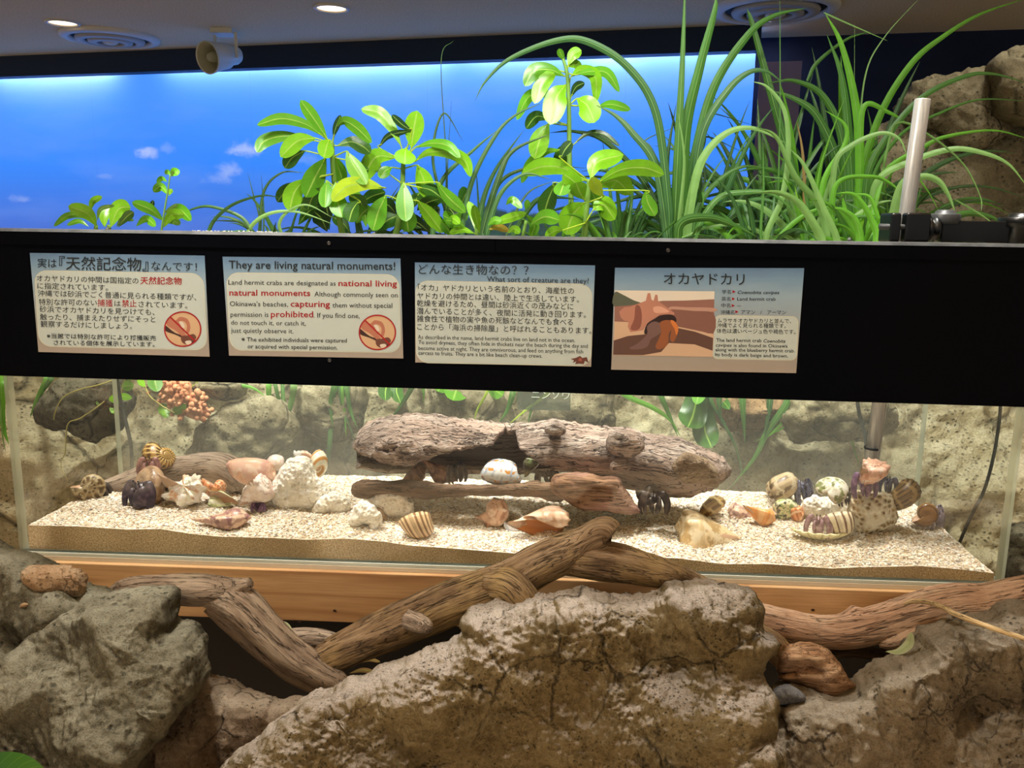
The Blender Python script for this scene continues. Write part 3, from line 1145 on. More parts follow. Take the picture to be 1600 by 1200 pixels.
S = Sign((635, 400), SC1, 'notice_sign', 'sign headed What sort of creature are they, third from the left', [(68, 52), (1522, 76), (1490, 893), (72, 858)], SKY3)
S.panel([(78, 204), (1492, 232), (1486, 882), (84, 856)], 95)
S.text('どんな生き物なの？？', 98, 140, 985, 150, 90)
S.text('What sort of creature are they?', 650, 206, 1472, 222, 62)
for t, x0, y0, x1, y1 in [('「オカ」ヤドカリという名前のとおり、海産性の', 92, 274, 1352, 304), ('ヤドカリの仲間とは違い、陸上で生活しています。', 86, 342, 1392, 372),
                          ('乾燥を避けるため、昼間は砂浜近くの茂みなどに', 84, 402, 1346, 430), ('潜んでいることが多く、夜間に活発に動き回ります。', 84, 464, 1448, 496),
                          ('雑食性で植物の実や魚の死骸などなんでも食べる', 84, 526, 1342, 556), ('ことから「海浜の掃除屋」と呼ばれることもあります。', 86, 592, 1492, 624)]:
    S.text(t, x0, y0, x1, y1, 58)
for t, x0, y0, x1, y1 in [('As described in the name, land hermit crabs live on land not in the ocean.', 92, 668, 1360, 696), ('To avoid dryness, they often hide in thickets near the beach during the day and', 96, 710, 1462, 742),
                          ('become active at night. They are omnivorous, and feed on anything from fish', 96, 758, 1424, 786), ('carcass to fruits. They are a bit like beach clean-up crews.', 96, 796, 1096, 822)]:
    S.text(t, x0, y0, x1, y1, 46)
mcb = pmat('icon_brown', (98, 58, 50))
S.poly([(1325, 830), (1365, 822), (1400, 806), (1420, 822), (1455, 815), (1470, 862), (1440, 845), (1430, 872), (1395, 868), (1360, 872), (1370, 850), (1340, 862), (1352, 842)], 'crab_icon', mcb, 0.0012)
S.poly([(1392, 820), (1416, 826), (1412, 850), (1388, 846)], 'crab_icon_shell', pmat('icon_red', (150, 84, 70)), 0.0013)
S.done()

S = Sign((945, 410), 0.2, 'notice_sign', 'sign with a photo of a hermit crab on a beach, rightmost on the black board', [(80, 42), (1558, 45), (1495, 865), (50, 838)], SKY3)
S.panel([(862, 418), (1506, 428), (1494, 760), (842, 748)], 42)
S.text('オカヤドカリ', 460, 166, 1092, 172, 104, bold=0.004)
for t, x0, y0, x1, y1, a, b in [('学名', 916, 244, 986, 244, 1008, 229), ('英名', 912, 298, 982, 299, 1004, 285), ('中名', 910, 350, 982, 350, 1002, 338), ('沖縄名', 906, 402, 1012, 403, 1030, 386)]:
    S.text(t, x0, y0, x1, y1, 36)
    S.poly([(a - 10, b - 12), (a + 14, b), (a - 10, b + 12)], 'red_arrow_marks', MRED, 0.0012)
S.text('Coenobita cavipes', 1038, 246, 1364, 248, 36, bold=0.006, shear=0.25)
S.text('Land hermit crab', 1034, 298, 1336, 299, 36, bold=0.005)
S.text('―', 1034, 350, 1064, 350, 30)
S.text('アマン　/　アーマン', 1066, 402, 1416, 406, 38)
for t, x0, y0, x1, y1 in [('ムラサキオカヤドカリと並んで、', 880, 468, 1456, 474), ('沖縄でよく見られる種類です。', 876, 506, 1414, 512), ('体色は濃いベージュ色や褐色です。', 874, 550, 1490, 558)]:
    S.text(t, x0, y0, x1, y1, 40)
S.text('The land hermit crab', 870, 620, 1224, 624, 38, bold=0.005)
S.text('Coenobita', 1240, 626, 1410, 628, 38, bold=0.005, shear=0.25)
S.text('cavipes', 866, 658, 992, 660, 38, bold=0.005, shear=0.25)
S.text('is also found in Okinawa', 1008, 661, 1428, 666, 38, bold=0.005)
S.text('along with the blueberry hermit crab.', 864, 694, 1484, 704, 38, bold=0.005)
S.text('Its body is dark beige and brown.', 862, 732, 1432, 744, 38, bold=0.005)
P_ = 'photo_print'


def ph(name, c, pts, sm=3):
    S.poly(pts, name, pmat(name, c), None, sm)


ph('photo_sky', (212, 206, 198), [(78, 218), (857, 226), (848, 470), (72, 470)], 0)
ph('photo_trees', (86, 92, 80), [(78, 232), (140, 252), (225, 296), (300, 330), (76, 350)], 3)
ph('photo_log', (140, 100, 92), [(76, 345), (250, 330), (450, 300), (620, 298), (855, 288), (850, 560), (600, 520), (400, 470), (74, 470)], 0)
ph('photo_log_light', (178, 140, 128), [(520, 345), (640, 350), (853, 356), (852, 385), (640, 378), (500, 372)], 3)
ph('photo_beach', (196, 166, 142), [(74, 462), (300, 470), (560, 500), (852, 560), (842, 738), (66, 724)], 0)
ph('photo_log_low', (126, 88, 80), [(480, 372), (700, 380), (852, 400), (850, 552), (700, 522), (560, 500), (480, 470)], 3)
ph('photo_shade', (92, 66, 60), [(70, 610), (180, 575), (330, 560), (560, 510), (700, 540), (846, 590), (842, 690), (700, 640), (500, 630), (440, 700), (300, 724), (66, 722)], 0)
ph('photo_shell_body', (176, 124, 108), [(112, 385), (150, 350), (200, 345), (240, 330), (320, 300), (335, 240), (355, 240), (365, 290), (380, 300), (395, 250), (412, 255), (416, 300), (470, 340), (545, 395), (540, 412), (430, 410), (380, 440), (330, 480), (300, 530), (240, 540), (200, 545), (180, 505), (185, 460), (150, 455), (125, 430)], 0)
ph('photo_shell_lights', (206, 158, 140), [(380, 350), (440, 345), (505, 385), (450, 395), (390, 392)], 3)
ph('photo_shell_dark', (130, 82, 72), [(240, 340), (275, 345), (290, 420), (280, 500), (250, 530), (200, 520), (230, 440)], 3)
ph('photo_mouth', (44, 30, 34), [(330, 480), (390, 440), (440, 412), (530, 410), (560, 460), (500, 520), (400, 540), (310, 560)], 3)
ph('photo_claw', (112, 86, 84), [(330, 500), (380, 462), (440, 480), (450, 530), (410, 570), (360, 600), (330, 660), (260, 680), (190, 672), (260, 630), (330, 560)], 3)
ph('photo_leg', (140, 84, 54), [(430, 470), (490, 450), (540, 470), (572, 530), (540, 620), (510, 600), (520, 530), (500, 560), (490, 640), (430, 680), (395, 660), (420, 600), (440, 540)], 3)
ph('photo_leg_glow', (196, 116, 60), [(515, 450), (550, 465), (575, 515), (560, 570), (545, 520), (520, 480)], 3)
S.done()

# ------------------------------------------------------------------ rockwork behind the tank
MBANK = rock_mat('pale_rockwork', (140, 128, 98), (182, 170, 136), (210, 200, 168), crust=(220, 212, 184), scale=4.0, pit=34, bump=0.8, crust_n=(0.25, 0.8))
xs = np.concatenate([np.arange(-2.6, -1.2, 0.03), np.arange(-1.2, 1.3, 0.0085), np.arange(1.3, 3.3, 0.03)])
pr = spline([(0.60, 0.0), (0.66, 0.45), (0.70, 0.72), (0.80, 0.95), (0.94, 1.14), (1.2, 1.25), (1.9, 1.27), (2.8, 1.22), (3.86, 1.1)], 34)
X, K = np.meshgrid(xs, np.arange(len(pr)), indexing='ij')
P = np.stack([X, pr[K][..., 0], pr[K][..., 1]], -1).reshape(-1, 3)
i, j = np.meshgrid(np.arange(len(xs) - 1), np.arange(len(pr) - 1), indexing='ij')
n = len(pr)
F = np.stack([i * n + j, (i + 1) * n + j, (i + 1) * n + j + 1, i * n + j + 1], -1).reshape(-1, 4)
N = vnormals(P, F)
q = P * [2.6, 2.6, 3.6]
amp = 0.09 * fbm(q, 3) + 0.05 * ridged(P * 5.5 + 3, 3) + 0.016 * fbm(P * 22, 3) + 0.009 * ridged(P * [30, 30, 55], 3) - 0.016 * np.clip(0.6 - worley(P * [18, 18, 26]), 0, 1)
amp -= 0.05 * np.clip(0.55 - worley(P * [4, 4, 5]), 0, 1)
amp = np.minimum(amp, 0.10)
P2 = P + N * amp[:, None]
P2[:, 1] = np.maximum(P2[:, 1], 0.47)
BANKV = P2
bank = mk('rockwork_bank', P2, F, MBANK)
tag(bank, 'long pale rockwork bank rising behind the glass tank', 'rock bank', kind='structure')


def bank_z(x, y):
    m = (np.abs(BANKV[:, 0] - x) < 0.05)
    b = BANKV[m]
    return float(b[np.argmin(np.abs(b[:, 1] - y)), 2])


def rdisp(a1, s1, a2, s2, a3=0.0, s3=60, pits=0.0, ps=30, off=0.0):
    def f(V):
        d = a1 * fbm(V * s1 + off, 3) + a2 * ridged(V * s2 + off * 2, 3)
        if a3:
            d = d + a3 * fbm(V * s3 + off, 2)
        if pits:
            w = worley(V * ps + 0.3 * fbm(V * ps * 0.6, 2)[:, None])
            d = d - pits * np.clip(0.62 - w, 0, 1) * np.clip(0.8 + 1.2 * fbm(V * ps * 0.2, 2), 0, 1)
        return d
    return f


def yy(pts, Y):
    return [p if len(p) == 3 else (p[0], p[1], Y) for p in pts]


MBK1 = rock_mat('tan_boulder', (112, 100, 76), (150, 138, 106), (190, 178, 146), crust=(208, 198, 168), scale=7, pit=40, bump=0.9)
MBK2 = rock_mat('dark_boulder', (70, 66, 56), (104, 98, 82), (150, 142, 122), crust=(186, 178, 156), scale=8, pit=36, bump=0.9)
MBK3 = rock_mat('ochre_block', (140, 110, 80), (176, 142, 106), (200, 170, 134), crust=None, scale=12, pit=60, bump=0.6)
for k, (lab, pts, Y, fr, mat) in enumerate([
    ('dark pitted boulder behind the left end of the tank, under the pothos leaves', [(55, 640), (85, 596), (130, 582), (178, 590), (196, 640), (176, 672), (140, 690), (100, 676), (70, 668)], 0.56, 0.07, MBK2),
    ('rounded tan boulder behind the tank, between the orange succulent and the hanging grass', [(296, 700), (318, 660), (352, 634), (400, 622), (440, 626), (462, 650), (468, 690), (440, 740), (360, 760), (300, 745)], 0.58, 0.06, MBK1),
    ('flat yellowish ledge stone behind the tank above a dark gap', [(296, 604), (320, 592), (376, 590), (380, 616), (350, 622), (316, 618)], 0.58, 0.05, MBK1),
    ('brown boulder behind the tank, left of the hollow log', [(452, 640), (476, 604), (530, 596), (566, 610), (560, 668), (520, 690), (474, 676)], 0.62, 0.06, MBK1),
    ('pale crusty boulder behind the tank above the middle of the hollow log', [(830, 660), (850, 620), (900, 598), (948, 602), (962, 650), (950, 690), (880, 690)], 0.60, 0.06, MBK1),
    ('smooth sandy boulder behind the tank above the left of the hollow log', [(620, 660), (640, 606), (700, 594), (760, 600), (800, 640), (790, 690), (690, 700)], 0.64, 0.05, MBK1),
    ('orange tan broken block behind the tank at the foot of the pandanus leaves', [(1120, 612), (1190, 614), (1236, 622), (1240, 654), (1180, 672), (1120, 660)], 0.62, 0.05, MBK3),
    ('broad cream boulder behind the tank left of the metal pole', [(1236, 690), (1226, 640), (1260, 606), (1330, 604), (1392, 620), (1400, 672), (1340, 690), (1290, 686)], 0.58, 0.07, MBK1),
]):
    V, F = relief(yy(pts, Y), g=4, front=fr, back=0.10, rnd=40, disp=rdisp(0.012, 12, 0.008, 26, 0.003, 70, 0.012, 34, off=k * 7.3), edge=0.6, jag=5, seed=k)
    tag(mk('boulder', V, F, mat), lab, 'rock', 'rocks behind the tank')

# tall rocks at the upper right
MTALL = rock_mat('shaded_limestone', (92, 84, 66), (128, 118, 94), (164, 154, 126), crust=(200, 192, 160), scale=5, pit=26, bump=0.9, crust_n=(0.3, 0.9))  # the pale crust colour also paints the light on the top rims
for k, (lab, pts, Y, fr) in enumerate([
    ('low rugged rock behind the grass, beneath the two tall rocks at the right', [(1335, 430), (1330, 300), (1345, 240), (1370, 205), (1420, 190), (1500, 205), (1600, 190), (1720, 180), (1760, 300), (1720, 440)], 1.7, 0.14),
    ('tall rough limestone rock behind the metal pole', [(1405, 180), (1412, 148), (1440, 124), (1500, 112), (1556, 114), (1572, 150), (1580, 200), (1540, 232), (1496, 230), (1460, 206), (1418, 200)], 1.62, 0.12),
    ('pale limestone rock cut by the right edge, topmost of the rocks', [(1556, 110), (1574, 88), (1606, 80), (1660, 84), (1700, 130), (1690, 190), (1600, 190), (1562, 178), (1556, 140)], 1.5, 0.12)]):
    V, F = relief(yy(pts, Y), g=4, front=fr, back=0.2, rnd=70, disp=rdisp(0.03, 5, 0.016, 11, 0.006, 40, 0.016, 22, off=k * 3.3), edge=0.6, jag=6, seed=20 + k)
    tag(mk('tall_rock', V, F, MTALL), lab, 'rock', 'tall rocks at the right')

# ------------------------------------------------------------------ sand in the tank
fl = np.array([(-60, 819), (38, 820), (120, 822), (200, 827), (250, 826), (300, 834), (340, 838), (420, 840), (480, 843), (540, 841), (600, 846), (640, 852), (700, 856), (800, 864), (900, 868), (1000, 870), (1060, 872), (1130, 881), (1200, 881), (1300, 888), (1340, 886), (1440, 884), (1500, 889), (1560, 896), (1620, 897)], float)
bl = np.array([(150, 752), (190, 744), (230, 736), (300, 738), (420, 742), (560, 742), (700, 745), (900, 755), (1150, 766), (1250, 772), (1350, 776), (1433, 784), (1470, 788)], float)
pf = at(fl[:, 0], fl[:, 1], TH)
pb = at(bl[:, 0], bl[:, 1], YB)


def zs(x, y):
    zf = np.interp(x, pf[:, 0], pf[:, 2])
    zk = np.interp(x, pb[:, 0], pb[:, 2])
    t = np.clip((np.asarray(y) - TH) / (YB - TH), 0, 1)
    p = np.stack([np.asarray(x) * 9.0, np.asarray(y) * 9.0, np.zeros_like(np.asarray(x))], -1)
    return zf * (1 - t) + zk * t + 0.006 * fbm(p, 3) * np.minimum(1, t * 4)


def sandY(px, py):
    """Depth at which the view line through a pixel meets the sand."""
    a = np.linspace(TH, YB, 60)
    p = at(np.full(60, px), np.full(60, py), a)
    d = p[:, 2] - zs(p[:, 0], p[:, 1])
    k = np.nonzero(d < 0)[0]
    return float(a[k[0]]) if len(k) else YB - 0.03


g = G('damp_sand', 0.9, 0.15)
co = g.coord()
n1 = g.noise(co, 420, 2, 0.6)
c = g.ramp(n1, [(0.3, (158, 130, 92)), (0.5, (210, 184, 142)), (0.68, (240, 220, 182))])
c = g.mix(g.ramp(g.noise(co, 620, 1), [(0.64, 0.0), (0.7, 0.85)]), c, (74, 56, 40))
c = g.mix(g.ramp(g.noise(co, 7, 3), [(0.35, 0.45), (0.65, 0.0)]), c, (122, 98, 66))
g.base(c)
g.bump(n1, 0.4, 0.002)
gx, gy = np.meshgrid(np.linspace(X0 + TH + 0.001, X1 - TH - 0.001, 240), np.linspace(TH + 0.0006, YB - 0.0006, 40), indexing='ij')
zt_ = zs(gx, gy) - 0.0010 - 0.004 * np.clip((gy - TH - 0.001) * 60, 0, 1)
TOP = np.stack([gx, gy, zt_], -1)
BOT = np.stack([gx, gy, np.full_like(gx, ZT + 0.0005)], -1)
a, b = gx.shape
V = np.concatenate([TOP.reshape(-1, 3), BOT.reshape(-1, 3)])
i, j = np.meshgrid(np.arange(a - 1), np.arange(b - 1), indexing='ij')
Q = np.stack([i * b + j, (i + 1) * b + j, (i + 1) * b + j + 1, i * b + j + 1], -1).reshape(-1, 4)
o_ = a * b
fr = np.arange(a - 1)
Ffr = np.stack([fr * b, fr * b + o_, (fr + 1) * b + o_, (fr + 1) * b], -1)
Fbk = np.stack([fr * b + b - 1, (fr + 1) * b + b - 1, (fr + 1) * b + b - 1 + o_, fr * b + b - 1 + o_], -1)
fj = np.arange(b - 1)
Fl = np.stack([fj, fj + 1, fj + 1 + o_, fj + o_], -1)
Fr = np.stack([(a - 1) * b + fj, (a - 1) * b + fj + o_, (a - 1) * b + fj + 1 + o_, (a - 1) * b + fj + 1], -1)
tag(mk('sand_bed', V, [Q, Q[:, ::-1] + o_, Ffr, Fbk, Fl, Fr], g.m, smooth=False), 'damp brown sand bed seen through the front glass of the tank', 'sand', kind='stuff')

# white coral gravel: a bumpy layer and its loose grains
PAL = np.array([lin(c)[:3] for c in [(246, 240, 226), (240, 230, 210), (228, 212, 184), (250, 248, 242), (214, 192, 160), (236, 214, 196), (196, 176, 150), (170, 158, 146), (252, 250, 246), (232, 226, 214)]])
g = G('coral_gravel', 0.85, 0.2)
at_ = g.n('Attribute', attribute_name='tint')
g.base(at_.outputs['Color'])
MGRAV = g.m
mb = MB()
gx, gy = np.meshgrid(np.linspace(X0 + TH + 0.0015, X1 - TH - 0.0015, 420), np.linspace(TH + 0.001, YB - 0.001, 90), indexing='ij')
z = zs(gx, gy) - 0.0008 + 0.0016 * perlin(np.stack([gx * 170, gy * 170, gx * 0], -1)) * np.clip((gy - TH) * 60, 0, 1)
a, b = gx.shape
i, j = np.meshgrid(np.arange(a - 1), np.arange(b - 1), indexing='ij')
Q = np.stack([i * b + j, (i + 1) * b + j, (i + 1) * b + j + 1, i * b + j + 1], -1).reshape(-1, 4)
cc = PAL[RNG.randint(0, len(PAL), a * b)] * 0.92
wet = fbm(np.stack([gx * 3.2, gy * 4, gx * 0 + 4], -1), 3).reshape(-1)
cc = cc * (1 - 0.22 * np.clip(wet, 0, 1))[:, None] * np.array([1, 0.96, 0.88]) ** np.clip(wet * 2, 0, 1)[:, None]
mb.add(np.stack([gx, gy, z], -1).reshape(-1, 3), Q, col=cc)
NG = 34000
r = np.random.RandomState(11)
cx = r.uniform(X0 + TH + 0.006, X1 - TH - 0.006, NG)
cy = TH + 0.0042 + (YB - TH - 0.0095) * r.uniform(0, 1, NG)
sz = r.uniform(0.0009, 0.0021, NG) * (1 + (r.uniform(size=NG) > 0.96) * 0.9)
cz = zs(cx, cy) + sz * 0.2
cz = np.where(cy < TH + 0.006, cz + r.uniform(-0.001, 0.002, NG), cz)
OCT = np.array([[1, 0, 0], [-1, 0, 0], [0, 1, 0], [0, -1, 0], [0, 0, 1], [0, 0, -1.0]])
VV = OCT[None] * r.uniform(0.55, 1.35, (NG, 6, 1)) + r.normal(0, 0.16, (NG, 6, 3))
th = r.uniform(0, 6.28, NG)
ct, st = np.cos(th)[:, None], np.sin(th)[:, None]
VV = np.stack([VV[..., 0] * ct - VV[..., 2] * st, VV[..., 1], VV[..., 0] * st + VV[..., 2] * ct], -1)
VV = VV * sz[:, None, None] * np.array([1.25, 1.0, 0.75]) + np.stack([cx, cy, cz], -1)[:, None]
FO = np.array([[0, 2, 4], [2, 1, 4], [1, 3, 4], [3, 0, 4], [2, 0, 5], [1, 2, 5], [3, 1, 5], [0, 3, 5]])
FF = (FO[None] + 6 * np.arange(NG)[:, None, None]).reshape(-1, 3)
gc = np.repeat(PAL[r.randint(0, len(PAL), NG)], 6, 0)
mb.add(VV.reshape(-1, 3), FF, col=gc)
tag(mb.build('coral_gravel', MGRAV, smooth=False, col=True), 'white coral gravel spread over the sand in the tank', 'gravel', kind='stuff')

# ------------------------------------------------------------------ rocks in front
MGREY = rock_mat('grey_rock', (64, 58, 45), (100, 92, 72), (130, 122, 100), crust=(186, 181, 158), scale=10, pit=30, bump=0.8, crust_n=(0.32, 0.85))
MPINK = rock_mat('pinkish_rock', (98, 80, 62), (138, 116, 94), (170, 150, 128), crust=(190, 174, 152), scale=14, pit=50, bump=0.7, crust_n=(0.3, 0.9))
MCRUST = rock_mat('crusted_rock', (92, 76, 48), (134, 114, 78), (162, 143, 106), crust=(204, 190, 176), scale=11, pit=70, bump=0.8, crust_n=(0.37, 0.62), crust_s=10.0)
MRIGHT = rock_mat('mottled_rock', (96, 82, 62), (144, 126, 100), (178, 162, 136), crust=(204, 192, 174), scale=13, pit=44, bump=0.8, crust_n=(0.26, 0.8))


def frock(name, lab, pts, Yt, yt, Yb, yb, mat, group=None, **k):
    P = [(p[0], p[1], Yt + (Yb - Yt) * (p[1] - yt) / (yb - yt)) for p in pts]
    V, F = relief(P, **k)
    return tag(mk(name, V, F, mat, smooth=not (name == 'stone' and k.get('g', 0) > 5)), lab, 'rock', group)


GF = 'rocks in front of the tank'


SR = np.array(Euler((0.5, 0.75, 0.2)).to_matrix())


def gdisp(V):
    q = V @ SR
    return 0.010 * fbm(V * 8 + 2, 3) + 0.030 * (worley(V * [9, 9, 12] + 0.4 * fbm(V * 7, 2)[:, None]) - 0.5) + 0.007 * ridged(q * [9, 9, 36], 3) + 0.003 * ridged(q * [40, 40, 110], 2) + 0.002 * fbm(V * 90, 2)


def cdisp(V):
    hi = np.clip((V[:, 2] - 0.79 + 0.05 * fbm(V * 9, 2)) / 0.06, 0, 1)     # pits only in the crust along the top
    w = worley(V * 62 + 0.3 * fbm(V * 40, 2)[:, None])
    w2 = worley(V * 24 + 0.3)
    return 0.015 * fbm(V * 9 + 8.2, 3) + 0.010 * ridged(V * 17 + 16, 3) + 0.0042 * ridged(V * 75, 2) + 0.0020 * fbm(V * 150, 2) - (0.35 + 0.65 * hi) * 0.009 * np.clip(0.6 - w, 0, 1) - (1 - 0.6 * hi) * 0.02 * np.clip(0.5 - w2, 0, 1)

frock('boulder', 'grey rock at the left edge carrying the orange stone', [(-70, 866), (0, 872), (40, 884), (130, 922), (190, 950), (210, 1010), (160, 1060), (-70, 1120)], -0.14, 870, -0.24, 1100, MGREY, GF,
      g=4, front=0.05, back=0.08, rnd=70, disp=gdisp, edge=0.5, jag=4, seed=31, inner=[(70, 960, -0.02, 50)])
frock('boulder', 'big dark grey angular rock with a flat pale top in the lower left', [(-70, 1075), (0, 1030), (60, 985), (120, 945), (180, 929), (240, 930), (264, 950), (264, 985), (288, 1003), (306, 1040), (306, 1080), (260, 1140), (210, 1200), (180, 1300), (-70, 1320)], -0.19, 930, -0.42, 1300, MGREY, GF,
      g=2.6, front=0.06, back=0.10, rnd=90, disp=gdisp, edge=0.4, jag=4, seed=32, inner=[(170, 1010, -0.03, 70), (60, 1110, -0.02, 70)])
frock('boulder', 'low pinkish brown rock at the bottom left of the crusted rock', [(215, 1180), (262, 1105), (300, 1052), (330, 1075), (380, 1098), (440, 1102), (490, 1112), (560, 1170), (640, 1320), (150, 1320)], -0.18, 1050, -0.36, 1300, MPINK, GF,
      g=2.6, front=0.04, back=0.08, rnd=80, disp=rdisp(0.014, 9, 0.008, 20, 0.003, 70, off=5.2), edge=0.4, jag=5, seed=33)
frock('boulder', 'large brown rock with a white pitted crust along its top, at the centre front', [(300, 1320), (330, 1230), (372, 1180), (420, 1142), (470, 1108), (520, 1090), (548, 1074), (600, 1050), (626, 1040), (664, 1018), (700, 1004), (720, 990), (722, 974), (737, 962), (790, 950), (830, 944), (870, 940), (905, 935), (935, 936), (970, 946), (1000, 950), (1028, 938), (1052, 924), (1110, 914), (1150, 917), (1184, 934), (1194, 956), (1188, 978), (1206, 996), (1216, 1012), (1200, 1040), (1196, 1064), (1216, 1100), (1206, 1140), (1230, 1200), (1250, 1320)], -0.15, 920, -0.36, 1300, MCRUST, GF,
      g=2.2, front=0.07, back=0.09, rnd=110, disp=cdisp, edge=0.4, jag=5, seed=34, dens=6,
      inner=[(1110, 965, -0.055, 62), (1060, 1035, 0.05, 60), (860, 975, -0.02, 90), (700, 1090, -0.02, 90), (1090, 1120, -0.02, 90), (560, 1150, 0.03, 70)])
frock('boulder', 'broad mottled grey brown rock filling the lower right corner', [(1196, 1320), (1198, 1180), (1206, 1116), (1228, 1096), (1262, 1088), (1300, 1092), (1332, 1094), (1350, 1078), (1372, 1054), (1402, 1038), (1440, 1022), (1458, 1000), (1500, 980), (1560, 960), (1610, 948), (1680, 940), (1700, 1320)], -0.11, 940, -0.34, 1300, MRIGHT, GF,
      g=2.6, front=0.06, back=0.10, rnd=100, disp=rdisp(0.014, 9, 0.010, 18, 0.006, 70, 0.010, 34, off=11.2), edge=0.4, jag=5, seed=35,
      inner=[(1420, 1060, -0.03, 50), (1560, 1010, -0.03, 70), (1510, 1110, 0.05, 45), (1300, 1150, -0.02, 70)])
frock('boulder', 'dark grey rock beside the right end of the tank', [(1578, 850), (1586, 828), (1620, 822), (1680, 830), (1690, 930), (1620, 930), (1578, 915)], 0.06, 830, 0.03, 930, MGREY, GF,
      g=4, front=0.03, back=0.06, rnd=40, disp=rdisp(0.008, 12, 0.006, 26, off=13.2), edge=0.4, jag=3, seed=36)
MORANGE = rock_mat('orange_stone', (176, 134, 96), (212, 174, 134), (232, 202, 168), scale=26, pit=60, bump=0.8)
frock('stone', 'pinkish orange angular stone lying on the grey rock at the left', [(32, 908), (37, 890), (70, 885), (108, 889), (129, 902), (130, 922), (118, 935), (76, 933), (48, 926)], -0.175, 885, -0.185, 935, MORANGE,
      g=6.5, front=0.026, back=0.022, rnd=18, disp=lambda V: 0.014 * (worley(V * 26) - 0.5) + 0.006 * ridged(V * 60, 2), edge=0.4, jag=2, seed=37)
frock('stone', 'tiny tan chip on the grey rock below the orange stone', [(30, 948), (36, 942), (46, 943), (44, 948), (35, 950)], -0.215, 940, -0.215, 950, MORANGE,
      g=1, front=0.005, back=0.005, rnd=5, seed=38)
MBLUE = rock_mat('blue_grey_stone', (84, 84, 86), (118, 116, 116), (150, 146, 142), scale=26, pit=60, bump=0.5)
frock('stone', 'small blue grey stone under the curved wood chunk', [(1206, 1100), (1212, 1080), (1232, 1072), (1252, 1082), (1258, 1094), (1236, 1100)], -0.225, 1070, -0.235, 1100, MBLUE,
      g=2, front=0.015, back=0.015, rnd=16, disp=rdisp(0.003, 40, 0.003, 60), seed=39)

# ------------------------------------------------------------------ driftwood in front
def bark(a1=0.10, a2=0.07, kx=0.35, off=0.0, knots=()):
    def f(tc, R, t, ph):
        r = np.maximum(R, 1e-4)
        q = np.stack([tc[..., 0] * 22 * kx + off, tc[..., 1] / r * 1.6, tc[..., 2] / r * 1.6], -1)
        d = a1 * fbm(q, 3) + a2 * ridged(q * [0.8, 2.4, 2.4] + 5, 3)
        for (t0, p0, h, w) in knots:
            dp = np.abs((ph - p0 + math.pi) % (2 * math.pi) - math.pi)
            d = d + h * np.exp(-(((t - t0) / w) ** 2) - (dp / 0.5) ** 2)
        return d * R
    return f


MW1 = wood_mat('brown_driftwood', (84, 64, 46), (146, 120, 92), (190, 164, 134), 40, weather=(176, 148, 102))
MW2 = wood_mat('grey_driftwood', (104, 86, 72), (164, 144, 126), (206, 188, 168), 40, weather=(178, 160, 140))
MW3 = wood_mat('pink_driftwood', (136, 102, 78), (192, 154, 126), (218, 186, 160), 40, weather=(204, 172, 144))
MW4 = wood_mat('dark_driftwood', (52, 42, 34), (88, 72, 58), (122, 102, 84), 40)
MCHUNK = wood_mat('red_brown_wood', (150, 110, 80), (204, 162, 126), (226, 192, 158), 40)


def wood(name, parts, mat, label=None, cat='driftwood', group=None, nv=36, n=14):
    mb = MB()
    for k, (pts, bk) in enumerate(parts):
        V, F, tc = pxtube(pts, nv=nv, n=n, disp=bk)
        mb.add(V, F, tc + [k * 0.7, 0, 0])
    return mb.build(name, mat, tc=True)


GD = 'driftwood in front of the tank'
o = wood('driftwood_root', [
    ([(168, 926, -0.115, 5), (200, 917, -0.115, 15), (250, 918, -0.115, 22), (310, 922, -0.115, 26), (352, 922, -0.115, 22), (378, 915, -0.118, 13), (391, 911, -0.12, 9)], bark(0.12, 0.10, off=1)),
    ([(322, 926, -0.112, 20), (372, 944, -0.118, 31), (416, 984, -0.125, 29), (456, 1020, -0.135, 27), (496, 1046, -0.142, 24), (528, 1064, -0.148, 18), (544, 1074, -0.15, 8)], bark(0.10, 0.10, off=3)),
    ([(330, 944, -0.10, 16), (392, 1002, -0.105, 16), (446, 1046, -0.115, 15), (500, 1076, -0.125, 12), (540, 1088, -0.13, 6)], bark(0.12, 0.10, off=5))], MW2)
tag(o, 'bent weathered driftwood root leaning down to the right at the left front', 'driftwood', GD)
br = empty('driftwood_branch', at(700, 960, -0.10), 'long brown driftwood branch with a broken stub, leaning across the front board', 'driftwood', GD)


def sub(name, parts, mat, parent, nv=36, n=14):
    mb = MB()
    for k, (pts, bk) in enumerate(parts):
        V, F, tc = pxtube(pts, nv=nv, n=n, disp=bk)
        mb.add(V, F, tc + [k * 0.7, 0, 0])
    return mb.build(name, mat, parent, tc=True)


sub('main_limb', [([(486, 1040, -0.125, 10), (510, 1028, -0.125, 26), (560, 1004, -0.12, 31), (620, 978, -0.11, 35), (690, 948, -0.10, 36), (750, 926, -0.09, 36), (800, 906, -0.08, 34), (846, 880, -0.075, 33), (886, 862, -0.07, 31), (916, 846, -0.07, 24), (936, 834, -0.075, 23), (948, 830, -0.08, 22), (956, 836, -0.083, 19)], bark(0.09, 0.09, off=7, knots=((0.93, 2.2, 0.5, 0.02),)))], MW1, br, 44, 16)
sub('side_limb', [([(872, 872, -0.065, 24), (912, 872, -0.07, 30), (960, 878, -0.07, 30), (1004, 888, -0.068, 27), (1050, 900, -0.064, 22), (1084, 910, -0.06, 16), (1112, 914, -0.055, 7)], bark(0.12, 0.10, off=9))], MW1, br, 36, 14)
sub('broken_fork', [([(768, 912, -0.10, 22), (796, 914, -0.118, 25), (816, 930, -0.128, 23), (826, 946, -0.132, 21)], bark(0.2, 0.16, off=11))], MW1, br, 30, 10)
